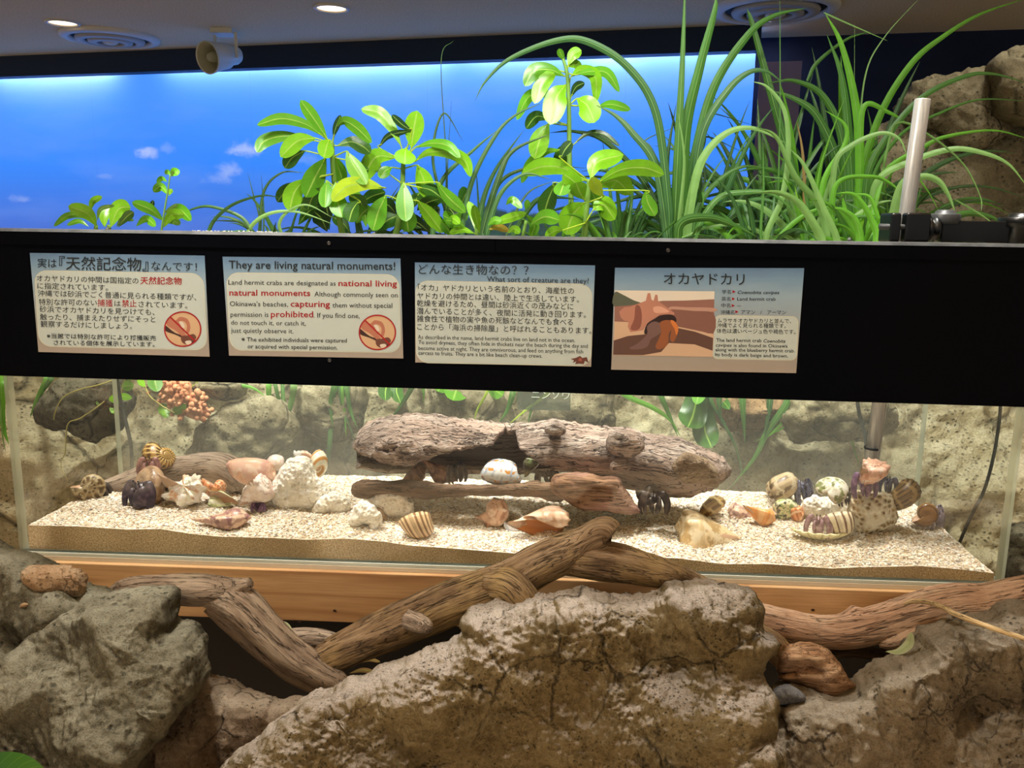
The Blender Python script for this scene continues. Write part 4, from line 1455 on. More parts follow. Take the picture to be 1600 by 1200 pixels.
V, F = ball(at(827, 948, -0.1335), (0.012, 0.012, 0.010), 10, 14, disp=lambda D: 0.3 * fbm(D * 3, 2))
mk('hollow_end', V, F, flat('dark_hollow', (40, 30, 24), 0.9), br)  # solid dark ball in place of the open hollow
sub('snag', [([(640, 968, -0.13, 16), (656, 974, -0.145, 15), (667, 979, -0.155, 11), (671, 981, -0.16, 5)], bark(0.2, 0.14, off=13))], MW2, br, 24, 8)
lg = empty('driftwood_log', at(1390, 980, -0.07), 'pinkish driftwood log lying along the front board at the right', 'driftwood', GD)
sub('log_trunk', [([(1150, 955, -0.055, 18), (1176, 964, -0.055, 25), (1220, 976, -0.055, 27), (1280, 986, -0.058, 26), (1330, 984, -0.06, 28), (1390, 972, -0.063, 31), (1440, 957, -0.065, 33), (1490, 948, -0.067, 36), (1540, 946, -0.07, 34), (1600, 934, -0.075, 33), (1680, 922, -0.085, 32), (1700, 920, -0.085, 12)], bark(0.08, 0.07, off=15, knots=((0.62, 1.2, 0.22, 0.03), (0.36, 4.6, 0.35, 0.025))))], MW3, lg, 44, 14)
sub('knot_stump', [([(1440, 972, -0.075, 14), (1420, 990, -0.085, 17), (1395, 1000, -0.085, 14), (1372, 1003, -0.08, 8)], bark(0.14, 0.1, off=17))], MW3, lg, 24, 8)
sub('underside_stub', [([(1275, 990, -0.05, 14), (1290, 1004, -0.05, 14), (1302, 1014, -0.05, 6)], bark(0.16, 0.1, off=19))], MW4, lg, 24, 8)
tag(wood('twig', [([(1412, 944, -0.105, 2), (1424, 940, -0.108, 3.2), (1450, 941, -0.112, 3.6), (1478, 951, -0.15, 4.2), (1490, 958, -0.17, 4.2), (1530, 974, -0.205, 4.2), (1570, 988, -0.222, 4.2), (1640, 1010, -0.235, 4.2)], bark(0.1, 0.1))], wood_mat('pale_twig', (168, 138, 96), (214, 184, 136), (232, 208, 166), 60), nv=12), 'thin pale twig lying over the pinkish log and the right rock', 'twig')
V, F = relief(yy([(1216, 1044), (1222, 1020), (1244, 1010), (1270, 1008), (1294, 1016), (1312, 1040), (1328, 1062), (1336, 1072), (1322, 1080), (1316, 1090), (1296, 1092), (1276, 1078), (1252, 1068), (1226, 1064), (1216, 1056), (1240, 1050), (1218, 1050)], -0.165), g=2, front=0.03, back=0.03, rnd=34, disp=lambda V: 0.004 * fbm(V * [14, 30, 60], 4) + 0.004 * ridged(V * [20, 30, 40], 3), edge=0.5, jag=1.5, seed=41, inner=[(1240, 1047, 0.03, 11), (1262, 1044, 0.026, 12), (1280, 1050, 0.015, 12), (1268, 1080, 0.03, 14)])
tag(mk('wood_chunk', V, F, MCHUNK, tc=(V - V.mean(0)) * [1, 1, 1.6]), 'curled reddish brown wood chunk wedged between the two front rocks', 'driftwood')
tag(wood('dark_stick', [([(1280, 1024, -0.06, 7), (1310, 1016, -0.06, 10), (1340, 1016, -0.06, 11), (1370, 1022, -0.06, 9), (1402, 1024, -0.06, 5)], bark(0.14, 0.12, off=21))], MW4, nv=20, n=8), 'dark knotty stick under the pinkish log', 'driftwood', GD)
tag(wood('brown_stump', [([(1180, 985, -0.08, 16), (1206, 1006, -0.085, 20), (1226, 1030, -0.09, 18), (1236, 1050, -0.09, 8)], bark(0.14, 0.1, off=23))], MW1, nv=24, n=8), 'short brown stump behind the right end of the crusted rock', 'driftwood', GD)
tag(wood('small_log', [([(425, 1010, -0.03, 16), (460, 1000, -0.03, 19), (500, 998, -0.03, 16), (540, 1004, -0.03, 10)], bark(0.1, 0.1, off=25))], MW2, nv=24, n=8), 'short grey log in the dark gap under the front board', 'driftwood', GD)

# ------------------------------------------------------------------ shells
def shell_geo(turns=4.0, W=2.0, spire=1.3, ax=1.0, az=1.0, nu=30, nv=28, cords=(0, 0.0), ribs=(0, 0.0), nodes=(), canal=0.0, flare=0.0, squash=1.0, rough=0.0, seed=0):
    """A coiled shell: apex up (+z), aperture at the end of the last whorl. tc carries (turn, round the whorl, size)."""
    n = int(turns * nu)
    th = np.linspace(-2 * math.pi * turns, 0, n)
    R = W ** (th / (2 * math.pi))
    v = np.linspace(0, 2 * math.pi, nv, endpoint=False)
    T, Vv = np.meshgrid(th, v, indexing='ij')
    RR = np.broadcast_to(R[:, None], T.shape)
    k = np.ones_like(T)
    if cords[0]:
        k = k + cords[1] * np.cos(cords[0] * Vv)
    if ribs[0]:
        k = k + ribs[1] * np.cos(ribs[0] * T)
    for (m, v0, w, amp, pw) in nodes:
        dv = np.abs((Vv - math.radians(v0) + math.pi) % (2 * math.pi) - math.pi)
        k = k + amp * np.maximum(0, np.cos(m * T)) ** pw * np.exp(-(dv / math.radians(w)) ** 2)
    last = np.clip((T + 1.2) / 1.2, 0, 1)
    k = k + flare * last ** 2 * np.maximum(0, np.cos(Vv)) + flare * 0.6 * last ** 2
    can = 1 + canal * np.maximum(0, -np.sin(Vv)) ** 3
    rad = RR * (1.0 + ax * k * np.cos(Vv) * np.where(np.cos(Vv) > 0, squash, 1.0))
    if canal:
        pull = np.clip(-np.sin(Vv), 0, 1) ** 3
        rad = rad * (1 - 0.55 * pull * min(canal, 1.4) / 1.4)
    rad = np.maximum(rad, 0.02 * RR)
    z = -spire * RR + az * RR * k * np.sin(Vv) * can
    V = np.stack([rad * np.cos(T), rad * np.sin(T), z], -1)
    if rough:
        V = V + (rough * RR * fbm(V * 5 + seed * 3, 3))[..., None] * np.array([1, 1, 0.6])
    i, j = np.meshgrid(np.arange(n - 1), np.arange(nv), indexing='ij')
    j2 = (j + 1) % nv
    F = np.stack([i * nv + j, (i + 1) * nv + j, (i + 1) * nv + j2, i * nv + j2], -1).reshape(-1, 4)
    tc = np.stack([T / (2 * math.pi), Vv / (2 * math.pi), RR], -1).reshape(-1, 3)
    V = V.reshape(-1, 3)
    # the wall of the aperture turns inwards
    lip = V[(n - 1) * nv:]
    c = lip.mean(0)
    back = c + (lip - c) * 0.82 + np.array([0, -0.25, 0])
    deep = c + (lip - c) * 0.5 + np.array([0.05, -0.7, 0.05])
    V2 = np.concatenate([V, back, deep, [c + [0.1, -0.9, 0.1]]])
    j = np.arange(nv)
    o = (n - 1) * nv
    F1 = np.stack([o + j, o + nv + j, o + nv + (j + 1) % nv, o + (j + 1) % nv], -1)
    F2 = F1 + nv
    F3 = np.stack([o + 2 * nv + j, np.full(nv, o + 3 * nv), o + 2 * nv + (j + 1) % nv], -1)
    tl = tc[(n - 1) * nv:]
    tc = np.concatenate([tc, tl + [0.02, 0, 0], tl + [0.05, 0, 0], [[0.06, 0.5, 1]]])
    return V2, [F, F1, F2, F3], tc


def rot(rx, ry, rz):
    return np.array(Euler([math.radians(a) for a in (rx, ry, rz)]).to_matrix())


def fit(V, cx, cy, w, h, Y, depth=None):
    """Scale and move so that the shape fills the pixel box centred at (cx, cy) at depth Y."""
    lo, hi = V.min(0), V.max(0)
    m = m_per_px(Y)
    s = np.array([w, 0, h]) * m / (hi - lo)
    s[1] = (s[0] + s[2]) / 2 if depth is None else depth * m / (hi - lo)[1]
    return (V - (lo + hi) / 2) * s + at(cx, cy, Y)


def shell_mat(name, base, bands=(), light=None, inner=(232, 210, 190), rough=0.35, blotch=None, spec=0.45):
    """bands: (axis, count, width, colour, wobble); axis 'v' runs along the coil, 'u' across it."""
    g = G(name, rough, spec)
    co = g.coord(attr='tc')
    s = g.sep(co)
    ob = g.coord()
    n = g.noise(ob, 120, 4, 0.6)
    c = g.ramp(n, [(0.3, base), (0.7, light or tuple(min(255, int(a * 1.12)) for a in base))])
    for (axn, cnt, wd, colr, wob) in bands:
        x = s[0] if axn == 'u' else s[1]
        wv = g.math('MULTIPLY', g.math('SUBTRACT', g.noise(ob, 60, 3), 0.5), wob)
        f = g.math('FRACT', g.math('ADD', g.math('MULTIPLY', x, cnt), wv))
        d = g.math('ABSOLUTE', g.math('SUBTRACT', f, 0.5))
        k = g.ramp(d, [(max(0.0, wd * 0.5 - 0.06), 1.0), (wd * 0.5 + 0.06, 0.0)])
        c = g.mix(k, c, colr)
    if blotch:
        c = g.mix(g.ramp(g.noise(ob, blotch[1], 3, 0.6), [(0.5, 0.0), (0.6, 1.0)]), c, blotch[0])
    g.base(c)
    g.bump(n, 0.25, 0.001)
    return g.m


M_INNER = flat('shell_inside', (196, 158, 128), 0.35, 0.4)


def add_shell(name, geo, r, box_, mat, Y=None, bottom=True, parent=None, inner=None, depth=None, **k):
    V, F, tc = shell_geo(**geo)
    V = V * [-1, 1, 1]
    F = [f[:, ::-1] for f in F]
    V = V @ rot(0, 0, r[3] if len(r) > 3 else 0).T
    V = V @ rot(*r[:3]).T
    cx, cy, w, h = box_
    if Y is None:
        hd = 0.5 * (w + h) / 2 * m_per_px(0.15)
        Y = sandY(cx, cy + h / 2 - 3) + 0.25 * hd
        Y = min(max(Y, TH + hd + 0.003), YB - hd - 0.004)
    V = fit(V, cx, cy, w, h, Y, depth)
    o = mk(name, V, F, [mat, inner or M_INNER], parent, tc=tc)
    mi = np.zeros(len(o.data.polygons), int)
    mi[len(F[0]):] = 1
    o.data.polygons.foreach_set('material_index', mi)
    return o


TURBAN = dict(turns=4, W=2.1, spire=1.15, ax=1.0, az=1.0, cords=(9, 0.02))
TUN = dict(turns=4, W=2.7, spire=0.95, ax=1.0, az=1.45, cords=(14, 0.02))
CONCH = dict(turns=5, W=1.9, spire=1.5, ax=1.0, az=1.1, nodes=((9, 35, 26, 0.35, 2),), canal=1.3, flare=0.25, cords=(7, 0.03), rough=0.05)
MUREX = dict(turns=4, W=2.1, spire=1.3, ax=0.9, az=1.0, nu=44, nodes=((7, 45, 18, 1.3, 5), (7, 5, 16, 1.0, 5), (7, -40, 16, 0.8, 5), (7, 85, 14, 0.6, 5)), canal=1.0, flare=0.4, rough=0.08)
SPIND = dict(turns=7, W=1.6, spire=2.2, ax=1.0, az=1.25, cords=(8, 0.04), canal=1.6)
SNAIL = dict(turns=4, W=2.0, spire=0.7, ax=1.0, az=0.95)

m_band = shell_mat('banded_brown_shell', (150, 126, 88), (('v', 3, 0.4, (96, 74, 48), 0.3), ('u', 9, 0.3, (178, 160, 126), 1.2)), blotch=((196, 180, 146), 90))
m_tan = shell_mat('tan_shell', (170, 140, 110), (('v', 4, 0.35, (132, 100, 74), 0.5),), blotch=((196, 170, 140), 80))
m_dot = shell_mat('spotted_ochre_shell', (150, 112, 58), (('v', 6, 0.45, (98, 66, 36), 0.8), ('u', 18, 0.35, (206, 176, 110), 1.0)))
m_white = shell_mat('white_peach_shell', (240, 226, 208), (('u', 3, 0.3, (226, 180, 142), 1.4),), blotch=((246, 238, 230), 50))
m_orange = shell_mat('orange_striped_shell', (216, 150, 100), (('v', 7, 0.4, (188, 108, 60), 0.4), ('u', 7, 0.25, (240, 206, 170), 0.8)))
m_green = shell_mat('pale_green_shell', (206, 212, 170), (('u', 4, 0.4, (230, 230, 206), 1.0),), blotch=((176, 184, 120), 60))
m_pinkw = shell_mat('pinkish_white_shell', (222, 204, 190), (('v', 3, 0.3, (196, 168, 156), 1.0),), blotch=((240, 232, 224), 55))
m_peach = shell_mat('peach_brown_shell', (218, 172, 144), (('u', 5, 0.35, (236, 208, 188), 1.2), ('v', 3, 0.3, (206, 158, 142), 0.6)), blotch=((228, 186, 166), 40))
m_mott = shell_mat('mottled_pink_shell', (216, 184, 160), (('u', 6, 0.4, (190, 150, 136), 1.5),), blotch=((150, 108, 106), 70))
m_stripe = shell_mat('white_orange_striped_shell', (240, 230, 208), (('v', 5, 0.36, (206, 150, 84), 0.12),), rough=0.25)
m_blue = shell_mat('pale_blue_striped_shell', (206, 212, 218), (('u', 7, 0.3, (202, 138, 60), 0.7), ('v', 12, 0.25, (168, 178, 194), 0.2)), rough=0.25, blotch=((226, 226, 222), 60))
m_rib = shell_mat('ribbed_brown_shell', (214, 184, 142), (('v', 18, 0.42, (132, 92, 56), 0.15),))
m_spk = shell_mat('spiked_tan_shell', (206, 164, 134), (('v', 5, 0.35, (182, 132, 104), 0.8),), blotch=((228, 198, 172), 60))
m_conch = shell_mat('sandy_conch_shell', (214, 180, 152), (('v', 4, 0.3, (196, 154, 122), 1.0),), blotch=((232, 208, 188), 50))
m_lip = flat('orange_shell_mouth', (214, 146, 92), 0.3, 0.4)
m_conch2 = shell_mat('cream_conch_shell', (216, 192, 152), (('v', 4, 0.35, (190, 158, 110), 1.2),), blotch=((232, 214, 180), 50))
m_yel = shell_mat('yellow_brown_shell', (178, 146, 88), (('v', 5, 0.45, (122, 88, 44), 0.5), ('u', 6, 0.3, (210, 186, 130), 1.0)))
m_or2 = shell_mat('deep_orange_shell', (206, 132, 58), (('v', 6, 0.4, (226, 170, 110), 0.4),))
m_spiral = shell_mat('green_yellow_spiral_shell', (214, 210, 160), (('u', 5, 0.3, (160, 178, 112), 1.2), ('v', 4, 0.3, (232, 226, 190), 0.6)), blotch=((84, 84, 70), 110))
m_grey = shell_mat('grey_tan_shell', (176, 156, 124), (('v', 7, 0.35, (112, 92, 70), 0.5), ('u', 8, 0.25, (196, 180, 150), 1.5)))
m_moss = shell_mat('mossy_white_shell', (214, 206, 186), (('u', 8, 0.35, (236, 230, 216), 1.0),), blotch=((132, 140, 84), 75))
m_pinkc = shell_mat('pink_crowned_shell', (226, 180, 154), (('u', 9, 0.3, (206, 146, 118), 1.0),), blotch=((238, 214, 198), 60))
m_dark = shell_mat('dark_ribbed_shell', (128, 100, 64), (('v', 14, 0.42, (78, 58, 36), 0.3), ('u', 7, 0.25, (166, 138, 92), 1.2)))
m_amber = shell_mat('amber_snail_shell', (142, 100, 54), (('v', 4, 0.3, (104, 68, 36), 0.3),), rough=0.2)
m_cream = shell_mat('cream_brown_lined_shell', (222, 208, 176), (('v', 13, 0.3, (120, 84, 58), 0.4),))
m_red = shell_mat('red_brown_shell', (134, 88, 66), (('v', 5, 0.4, (104, 64, 48), 0.5),), blotch=((168, 124, 96), 70))
m_porc = flat('white_shell_bit', (236, 232, 226), 0.5)

# ------------------------------------------------------------------ coral lumps
g = G('white_coral', 0.9, 0.15)
co = g.coord()
n1 = g.noise(co, 40, 5, 0.65)
c = g.ramp(n1, [(0.3, (226, 214, 190)), (0.5, (246, 240, 226)), (0.7, (253, 251, 246))])
v1 = g.voro(co, 150)
c = g.mix(g.ramp(v1, [(0.08, 0.6), (0.3, 0.0)]), c, (150, 128, 98))
g.base(c)
g.bump(v1, 0.8, 0.004)
g.bump(n1, 0.6, 0.006)
MCORAL = g.m
g = G('honeycomb_coral', 0.9, 0.15)
co = g.coord()
v1 = g.voro(co, 105)
c = g.ramp(v1, [(0.22, (132, 106, 74)), (0.36, (206, 188, 152)), (0.62, (238, 230, 208))])
c = g.mix(g.ramp(g.noise(co, 18, 4), [(0.45, 0.0), (0.7, 0.55)]), c, (196, 160, 106))
g.base(c)
g.bump(v1, 1.0, 0.008)
MHONEY = g.m


def coral(name, lab, pts, Y=None, mat=None, front=0.022, back=0.02, rnd=26, ps=70, pit=0.006, seed=0, group='white coral lumps'):
    PX = np.array(pts, float)
    kb = np.argmax(PX[:, 1])
    Y = min(YB - back - 0.012, sandY(PX[kb, 0], PX[kb, 1] - 4) + front * 0.5)
    V, F = relief(yy(pts, Y), g=1.6, front=front, back=back, rnd=rnd, disp=rdisp(0.006, 30, 0.003, 70, 0.0015, 160, pit, ps, off=seed * 4.4), edge=0.6, jag=3, seed=seed + 60)
    return tag(mk(name, V, F, mat or MCORAL), lab, 'coral', group)


coral('coral_rock', 'large white porous coral lump under the orange striped shell', [(424, 794), (420, 768), (432, 742), (446, 722), (462, 713), (480, 716), (492, 738), (506, 758), (516, 776), (512, 794), (470, 800)], 0.19, seed=1, front=0.03)
coral('coral_rock', 'low white coral lump at the right foot of the large coral mound', [(488, 800), (500, 778), (520, 768), (540, 776), (548, 792), (540, 803), (510, 806)], 0.165, seed=2)
coral('coral_rock', 'white coral lump at the left end of the dark plank', [(566, 800), (574, 772), (592, 760), (616, 758), (634, 770), (646, 790), (638, 806), (600, 812)], 0.135, seed=3)
coral('coral_rock', 'ragged white coral with dark holes, left of the ribbed brown shell', [(546, 812), (552, 792), (566, 782), (582, 790), (596, 806), (592, 824), (584, 832), (572, 820), (556, 826)], 0.10, seed=4, ps=55, pit=0.010)
coral('coral_stone', 'small smooth tan stone between the two white coral lumps', [(582, 804), (586, 794), (596, 798), (604, 808), (600, 818), (592, 818)], 0.095, mat=MORANGE, pit=0, seed=5, front=0.01, back=0.01, rnd=8, group=None)
coral('coral_rock', 'honeycomb coral rock with many round holes, under the pink shelled crab', [(1326, 806), (1328, 778), (1336, 764), (1352, 768), (1370, 770), (1388, 772), (1400, 784), (1404, 804), (1396, 824), (1376, 836), (1352, 838), (1336, 828)], 0.10, mat=MHONEY, ps=95, pit=0.007, seed=6, front=0.03)
coral('coral_rock', 'flat pale stone behind the ribbed shell crab on the clam', [(1256, 800), (1258, 784), (1276, 774), (1292, 786), (1300, 802), (1290, 814), (1266, 812)], 0.15, pit=0.0, seed=7, front=0.015, rnd=16)
coral('coral_rock', 'white coral piece between the mottled shell and the honeycomb coral', [(1296, 800), (1300, 782), (1318, 774), (1334, 780), (1338, 800), (1326, 812), (1304, 812)], 0.13, seed=8, front=0.015, rnd=14)

# ------------------------------------------------------------------ the hollow log and its neighbours
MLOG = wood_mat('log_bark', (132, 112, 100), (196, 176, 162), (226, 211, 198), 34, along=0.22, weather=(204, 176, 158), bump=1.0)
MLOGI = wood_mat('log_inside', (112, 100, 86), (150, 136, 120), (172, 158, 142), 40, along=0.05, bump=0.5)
topp = np.array([(553, 692), (560, 676), (572, 664), (590, 655), (620, 650), (640, 646), (680, 648), (704, 655), (760, 659), (800, 662), (830, 660), (870, 657), (900, 663), (950, 668), (985, 672), (1010, 678), (1050, 682), (1090, 696), (1128, 716), (1142, 734)], float)
lowp = np.array([(553, 693), (566, 698), (580, 702), (600, 705), (640, 712), (676, 706), (690, 698), (730, 690), (758, 684), (772, 684), (780, 672), (790, 664), (806, 668), (812, 688), (824, 700), (850, 716), (880, 726), (930, 732), (955, 738), (985, 750), (1010, 764), (1040, 774), (1080, 776), (1112, 763), (1142, 737)], float)
backp = np.array([(553, 742), (600, 757), (700, 756), (800, 756), (870, 752), (950, 756), (1040, 774), (1080, 776), (1112, 763), (1142, 740)], float)
LX = np.concatenate([np.arange(553, 1140, 3.0), [1142]])
LY = 0.185
yt_ = np.interp(LX, topp[:, 0], topp[:, 1]) + 3.0 * fbm(np.stack([LX / 14, LX * 0, LX * 0 + 2], -1), 3)
yl_ = np.interp(LX, lowp[:, 0], lowp[:, 1]) + 4.0 * fbm(np.stack([LX / 9, LX * 0, LX * 0 + 7], -1), 3)
yb_ = np.maximum(np.interp(LX, backp[:, 0], backp[:, 1]), yl_)
mpp = m_per_px(LY)
yb_ = np.maximum(yb_, yt_ + 6)
ctr = (yt_ + yb_) / 2
rad_ = (yb_ - yt_) / 2 * mpp
NPH = 44
f0 = np.arcsin(np.clip((ctr - yl_) / ((yb_ - yt_) / 2), -0.98, 0.995))
f1 = np.full_like(f0, math.radians(238))
closed = np.clip((LX - 900) / 60, 0, 1)
f1 = f1 + closed * (np.radians(282) - f1)
phs = f0[:, None] + (f1 - f0)[:, None] * np.linspace(0, 1, NPH)[None]
CP = at(LX, ctr, LY)


def log_surf(scale, amp):
    y = -np.cos(phs) * (rad_ * 0.92)[:, None] * scale
    z = np.sin(phs) * rad_[:, None] * scale
    P = np.stack([np.broadcast_to(CP[:, 0:1], y.shape), CP[:, 1:2] + y, CP[:, 2:3] + z], -1)
    tc = np.stack([P[..., 0], y, z], -1)
    if amp:
        q = np.stack([P[..., 0] * 9, np.cos(phs) * 2.2, np.sin(phs) * 2.2], -1)
        d = amp * (0.004 * fbm(q, 3) + 0.005 * ridged(q * [0.7, 2.6, 2.6], 3) + 0.002 * fbm(q * 6, 2))
        P = P + np.stack([0 * y, -np.cos(phs), np.sin(phs)], -1) * d[..., None]
    return P, tc


a, b = len(LX), NPH
Po, to = log_surf(1.0, 1.0)
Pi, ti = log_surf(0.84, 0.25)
i, j = np.meshgrid(np.arange(a - 1), np.arange(b - 1), indexing='ij')
Q = np.stack([i * b + j, (i + 1) * b + j, (i + 1) * b + j + 1, i * b + j + 1], -1).reshape(-1, 4)
o_ = a * b
k0 = np.arange(a - 1)
E0 = np.stack([k0 * b, k0 * b + o_, (k0 + 1) * b + o_, (k0 + 1) * b], -1)
E1 = np.stack([k0 * b + b - 1, (k0 + 1) * b + b - 1, (k0 + 1) * b + b - 1 + o_, k0 * b + b - 1 + o_], -1)
k1 = np.arange(b - 1)
E2 = np.stack([k1, k1 + 1, k1 + 1 + o_, k1 + o_], -1)
E3 = np.stack([(a - 1) * b + k1, (a - 1) * b + k1 + o_, (a - 1) * b + k1 + 1 + o_, (a - 1) * b + k1 + 1], -1)
hl = empty('hollow_log', at(850, 760, LY), 'long hollow driftwood log sheltering shells and crabs in the middle of the tank', 'log')
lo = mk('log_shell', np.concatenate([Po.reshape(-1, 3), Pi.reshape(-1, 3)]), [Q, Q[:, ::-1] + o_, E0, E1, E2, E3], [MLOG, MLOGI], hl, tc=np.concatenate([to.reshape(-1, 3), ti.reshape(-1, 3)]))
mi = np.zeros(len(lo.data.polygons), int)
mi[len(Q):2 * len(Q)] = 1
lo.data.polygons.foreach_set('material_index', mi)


def bit(name, lab, pts, Y, mat, parent=None, front=0.02, back=0.02, rnd=16, cat='driftwood', seed=0, disp=None, group=None, g_=1.6, jag=2):
    V, F = relief(yy(pts, Y), g=g_, front=front, back=back, rnd=rnd, disp=disp or (lambda V: 0.003 * fbm(V * [22, 50, 80] + seed, 3) + 0.0025 * ridged(V * [30, 70, 110] + seed, 3)), edge=0.6, jag=jag, seed=70 + seed)
    o = mk(name, V, F, mat, parent, tc=V - at(850, 760, LY))
    return tag(o, lab, cat, group) if parent is None else o


bit('burl', None, [(584, 712), (588, 692), (604, 682), (630, 684), (650, 692), (660, 708), (652, 724), (630, 728), (604, 724)], 0.118, MLOG, hl, front=0.016, seed=1, disp=lambda V: 0.006 * ridged(V * 55, 3) + 0.002 * fbm(V * 160, 2) - 0.010 * np.clip(0.6 - worley(V * 60), 0, 1))
bit('burl', None, [(948, 702), (950, 682), (966, 670), (990, 674), (1004, 686), (1006, 704), (990, 714), (966, 714)], 0.122, MLOG, hl, front=0.018, seed=2)
bit('burl', None, [(852, 668), (862, 660), (878, 660), (884, 672), (874, 680), (856, 678)], 0.135, MLOG, hl, front=0.012, rnd=10, seed=3)
bit('bark_plate', None, [(1050, 732), (1056, 720), (1072, 708), (1090, 712), (1110, 722), (1124, 740), (1120, 760), (1096, 756), (1068, 756), (1060, 742)], 0.112, wood_mat('pale_bark', (150, 124, 98), (184, 158, 130), (206, 184, 156), 60, along=0.7), hl, front=0.010, rnd=9, seed=4)
bit('bark_plate', None, [(954, 728), (962, 718), (978, 718), (984, 730), (974, 740), (960, 738)], 0.116, MLOG, hl, front=0.008, rnd=8, seed=5)
MPLANK = wood_mat('plank_wood', (74, 58, 46), (118, 94, 76), (154, 126, 102), 40, along=0.12, weather=(140, 112, 88))
bit('bark_plank', 'long thin dark bark plank lying in front of the hollow log', [(548, 764), (556, 754), (576, 751), (620, 752), (676, 753), (700, 760), (720, 758), (760, 759), (800, 756), (836, 753), (866, 757), (884, 770), (876, 784), (840, 778), (800, 774), (760, 774), (720, 774), (700, 776), (680, 780), (644, 780), (620, 772), (590, 772), (572, 780), (554, 774)], 0.115, MPLANK, front=0.014, back=0.02, rnd=14, seed=6)
MBLOCK = wood_mat('red_bark_block', (96, 66, 48), (146, 108, 80), (178, 138, 108), 30, along=0.10, weather=(182, 140, 128))
bit('bark_block', 'thick reddish bark block leaning under the right half of the hollow log', [(862, 756), (866, 746), (880, 741), (912, 742), (940, 746), (966, 748), (976, 762), (990, 784), (1000, 800), (980, 803), (944, 798), (908, 796), (888, 784), (866, 770)], 0.105, MBLOCK, front=0.02, back=0.03, rnd=14, seed=7)
o = wood('sand_log', [([(156, 772, 0.22, 8), (166, 768, 0.22, 18), (200, 758, 0.225, 22), (250, 742, 0.235, 24), (300, 733, 0.24, 25), (340, 732, 0.24, 27), (364, 742, 0.235, 26), (378, 756, 0.23, 20), (384, 764, 0.228, 8)], bark(0.07, 0.05, off=31))], MW2, nv=32, n=10)
tag(o, 'smooth grey driftwood log lying behind the crabs at the left of the sand', 'driftwood')

# ------------------------------------------------------------------ hermit crabs
def remesh(V, F, vox):
    me = bpy.data.meshes.new('tmp')
    fl = []
    for f in F:
        fl.extend(np.asarray(f).tolist())
    me.from_pydata(V.tolist(), [], fl)
    ob = bpy.data.objects.new('tmp', me)
    COL.objects.link(ob)
    md = ob.modifiers.new('r', 'REMESH')
    md.mode = 'VOXEL'
    md.voxel_size = vox
    sm = ob.modifiers.new('s', 'SMOOTH')
    sm.factor = 0.5
    sm.iterations = 2
    m2 = bpy.data.meshes.new_from_object(ob.evaluated_get(bpy.context.evaluated_depsgraph_get()))
    VV = np.zeros(len(m2.vertices) * 3)
    m2.vertices.foreach_get('co', VV)
    FF = [tuple(p.vertices) for p in m2.polygons]
    bpy.data.objects.remove(ob)
    bpy.data.meshes.remove(me)
    bpy.data.meshes.remove(m2)
    q = [f for f in FF if len(f) == 4]
    t = [f for f in FF if len(f) == 3]
    return VV.reshape(-1, 3), [np.array(x) for x in (q, t) if x]


def crab_parts(spread=1.0, claw=1.0, seed=0):
    """Facing -y, feet at z = 0, about one unit wide: head, big left claw, smaller right claw, two pairs of walking legs, eye stalks."""
    r = np.random.RandomState(seed)
    mb = MB()
    V, F = ball((0, 0.02, 0.44), (0.22, 0.34, 0.17), 12, 18)
    mb.add(V, F)
    V, F = ball((0, -0.22, 0.46), (0.13, 0.14, 0.11), 10, 14)
    mb.add(V, F)

    def limb(pts, rad):
        S = spline([list(p) + [q] for p, q in zip(pts, rad)], 6)
        V, F, _ = tube(S[:, :3], S[:, 3], 12)
        mb.add(V, F)
    limb([(0.13, -0.12, 0.42), (0.20, -0.34, 0.46), (0.15, -0.46, 0.30), (0.10, -0.50, 0.14), (0.07, -0.50, 0.03)], [0.10, 0.10 * claw, 0.17 * claw, 0.14 * claw, 0.03])
    limb([(0.17, -0.47, 0.28), (0.03, -0.52, 0.18), (0.02, -0.52, 0.05)], [0.08, 0.07 * claw, 0.025])
    limb([(-0.13, -0.12, 0.42), (-0.20, -0.32, 0.42), (-0.15, -0.42, 0.26), (-0.10, -0.46, 0.05)], [0.09, 0.08, 0.11, 0.03])
    for s in (-1, 1):
        for k in range(2):
            a = spread * (1.0 + 0.25 * k) + r.uniform(-0.08, 0.08)
            y = -0.1 + 0.10 * k
            limb([(s * 0.15, y, 0.42), (s * 0.34 * a, y - 0.10 - 0.04 * k, 0.58), (s * 0.50 * a, y - 0.24, 0.40), (s * 0.52 * a, y - 0.34, 0.18), (s * 0.44 * a, y - 0.40, 0.0)], [0.085, 0.115, 0.105, 0.085, 0.03])
        limb([(s * 0.05, -0.28, 0.52), (s * 0.075, -0.36, 0.62), (s * 0.085, -0.39, 0.68)], [0.035, 0.03, 0.032])
    return mb


def crab_mat(name, c1, c2, c3):
    g = G(name, 0.35, 0.45)
    co = g.coord()
    n = g.noise(co, 90, 4, 0.6)
    c = g.ramp(n, [(0.3, c1), (0.52, c2), (0.72, c3)])
    v = g.voro(co, 160)
    c = g.mix(g.ramp(v, [(0.0, 0.5), (0.18, 0.0)]), c, c3)
    g.base(c)
    g.bump(n, 0.4, 0.002)
    return g.m


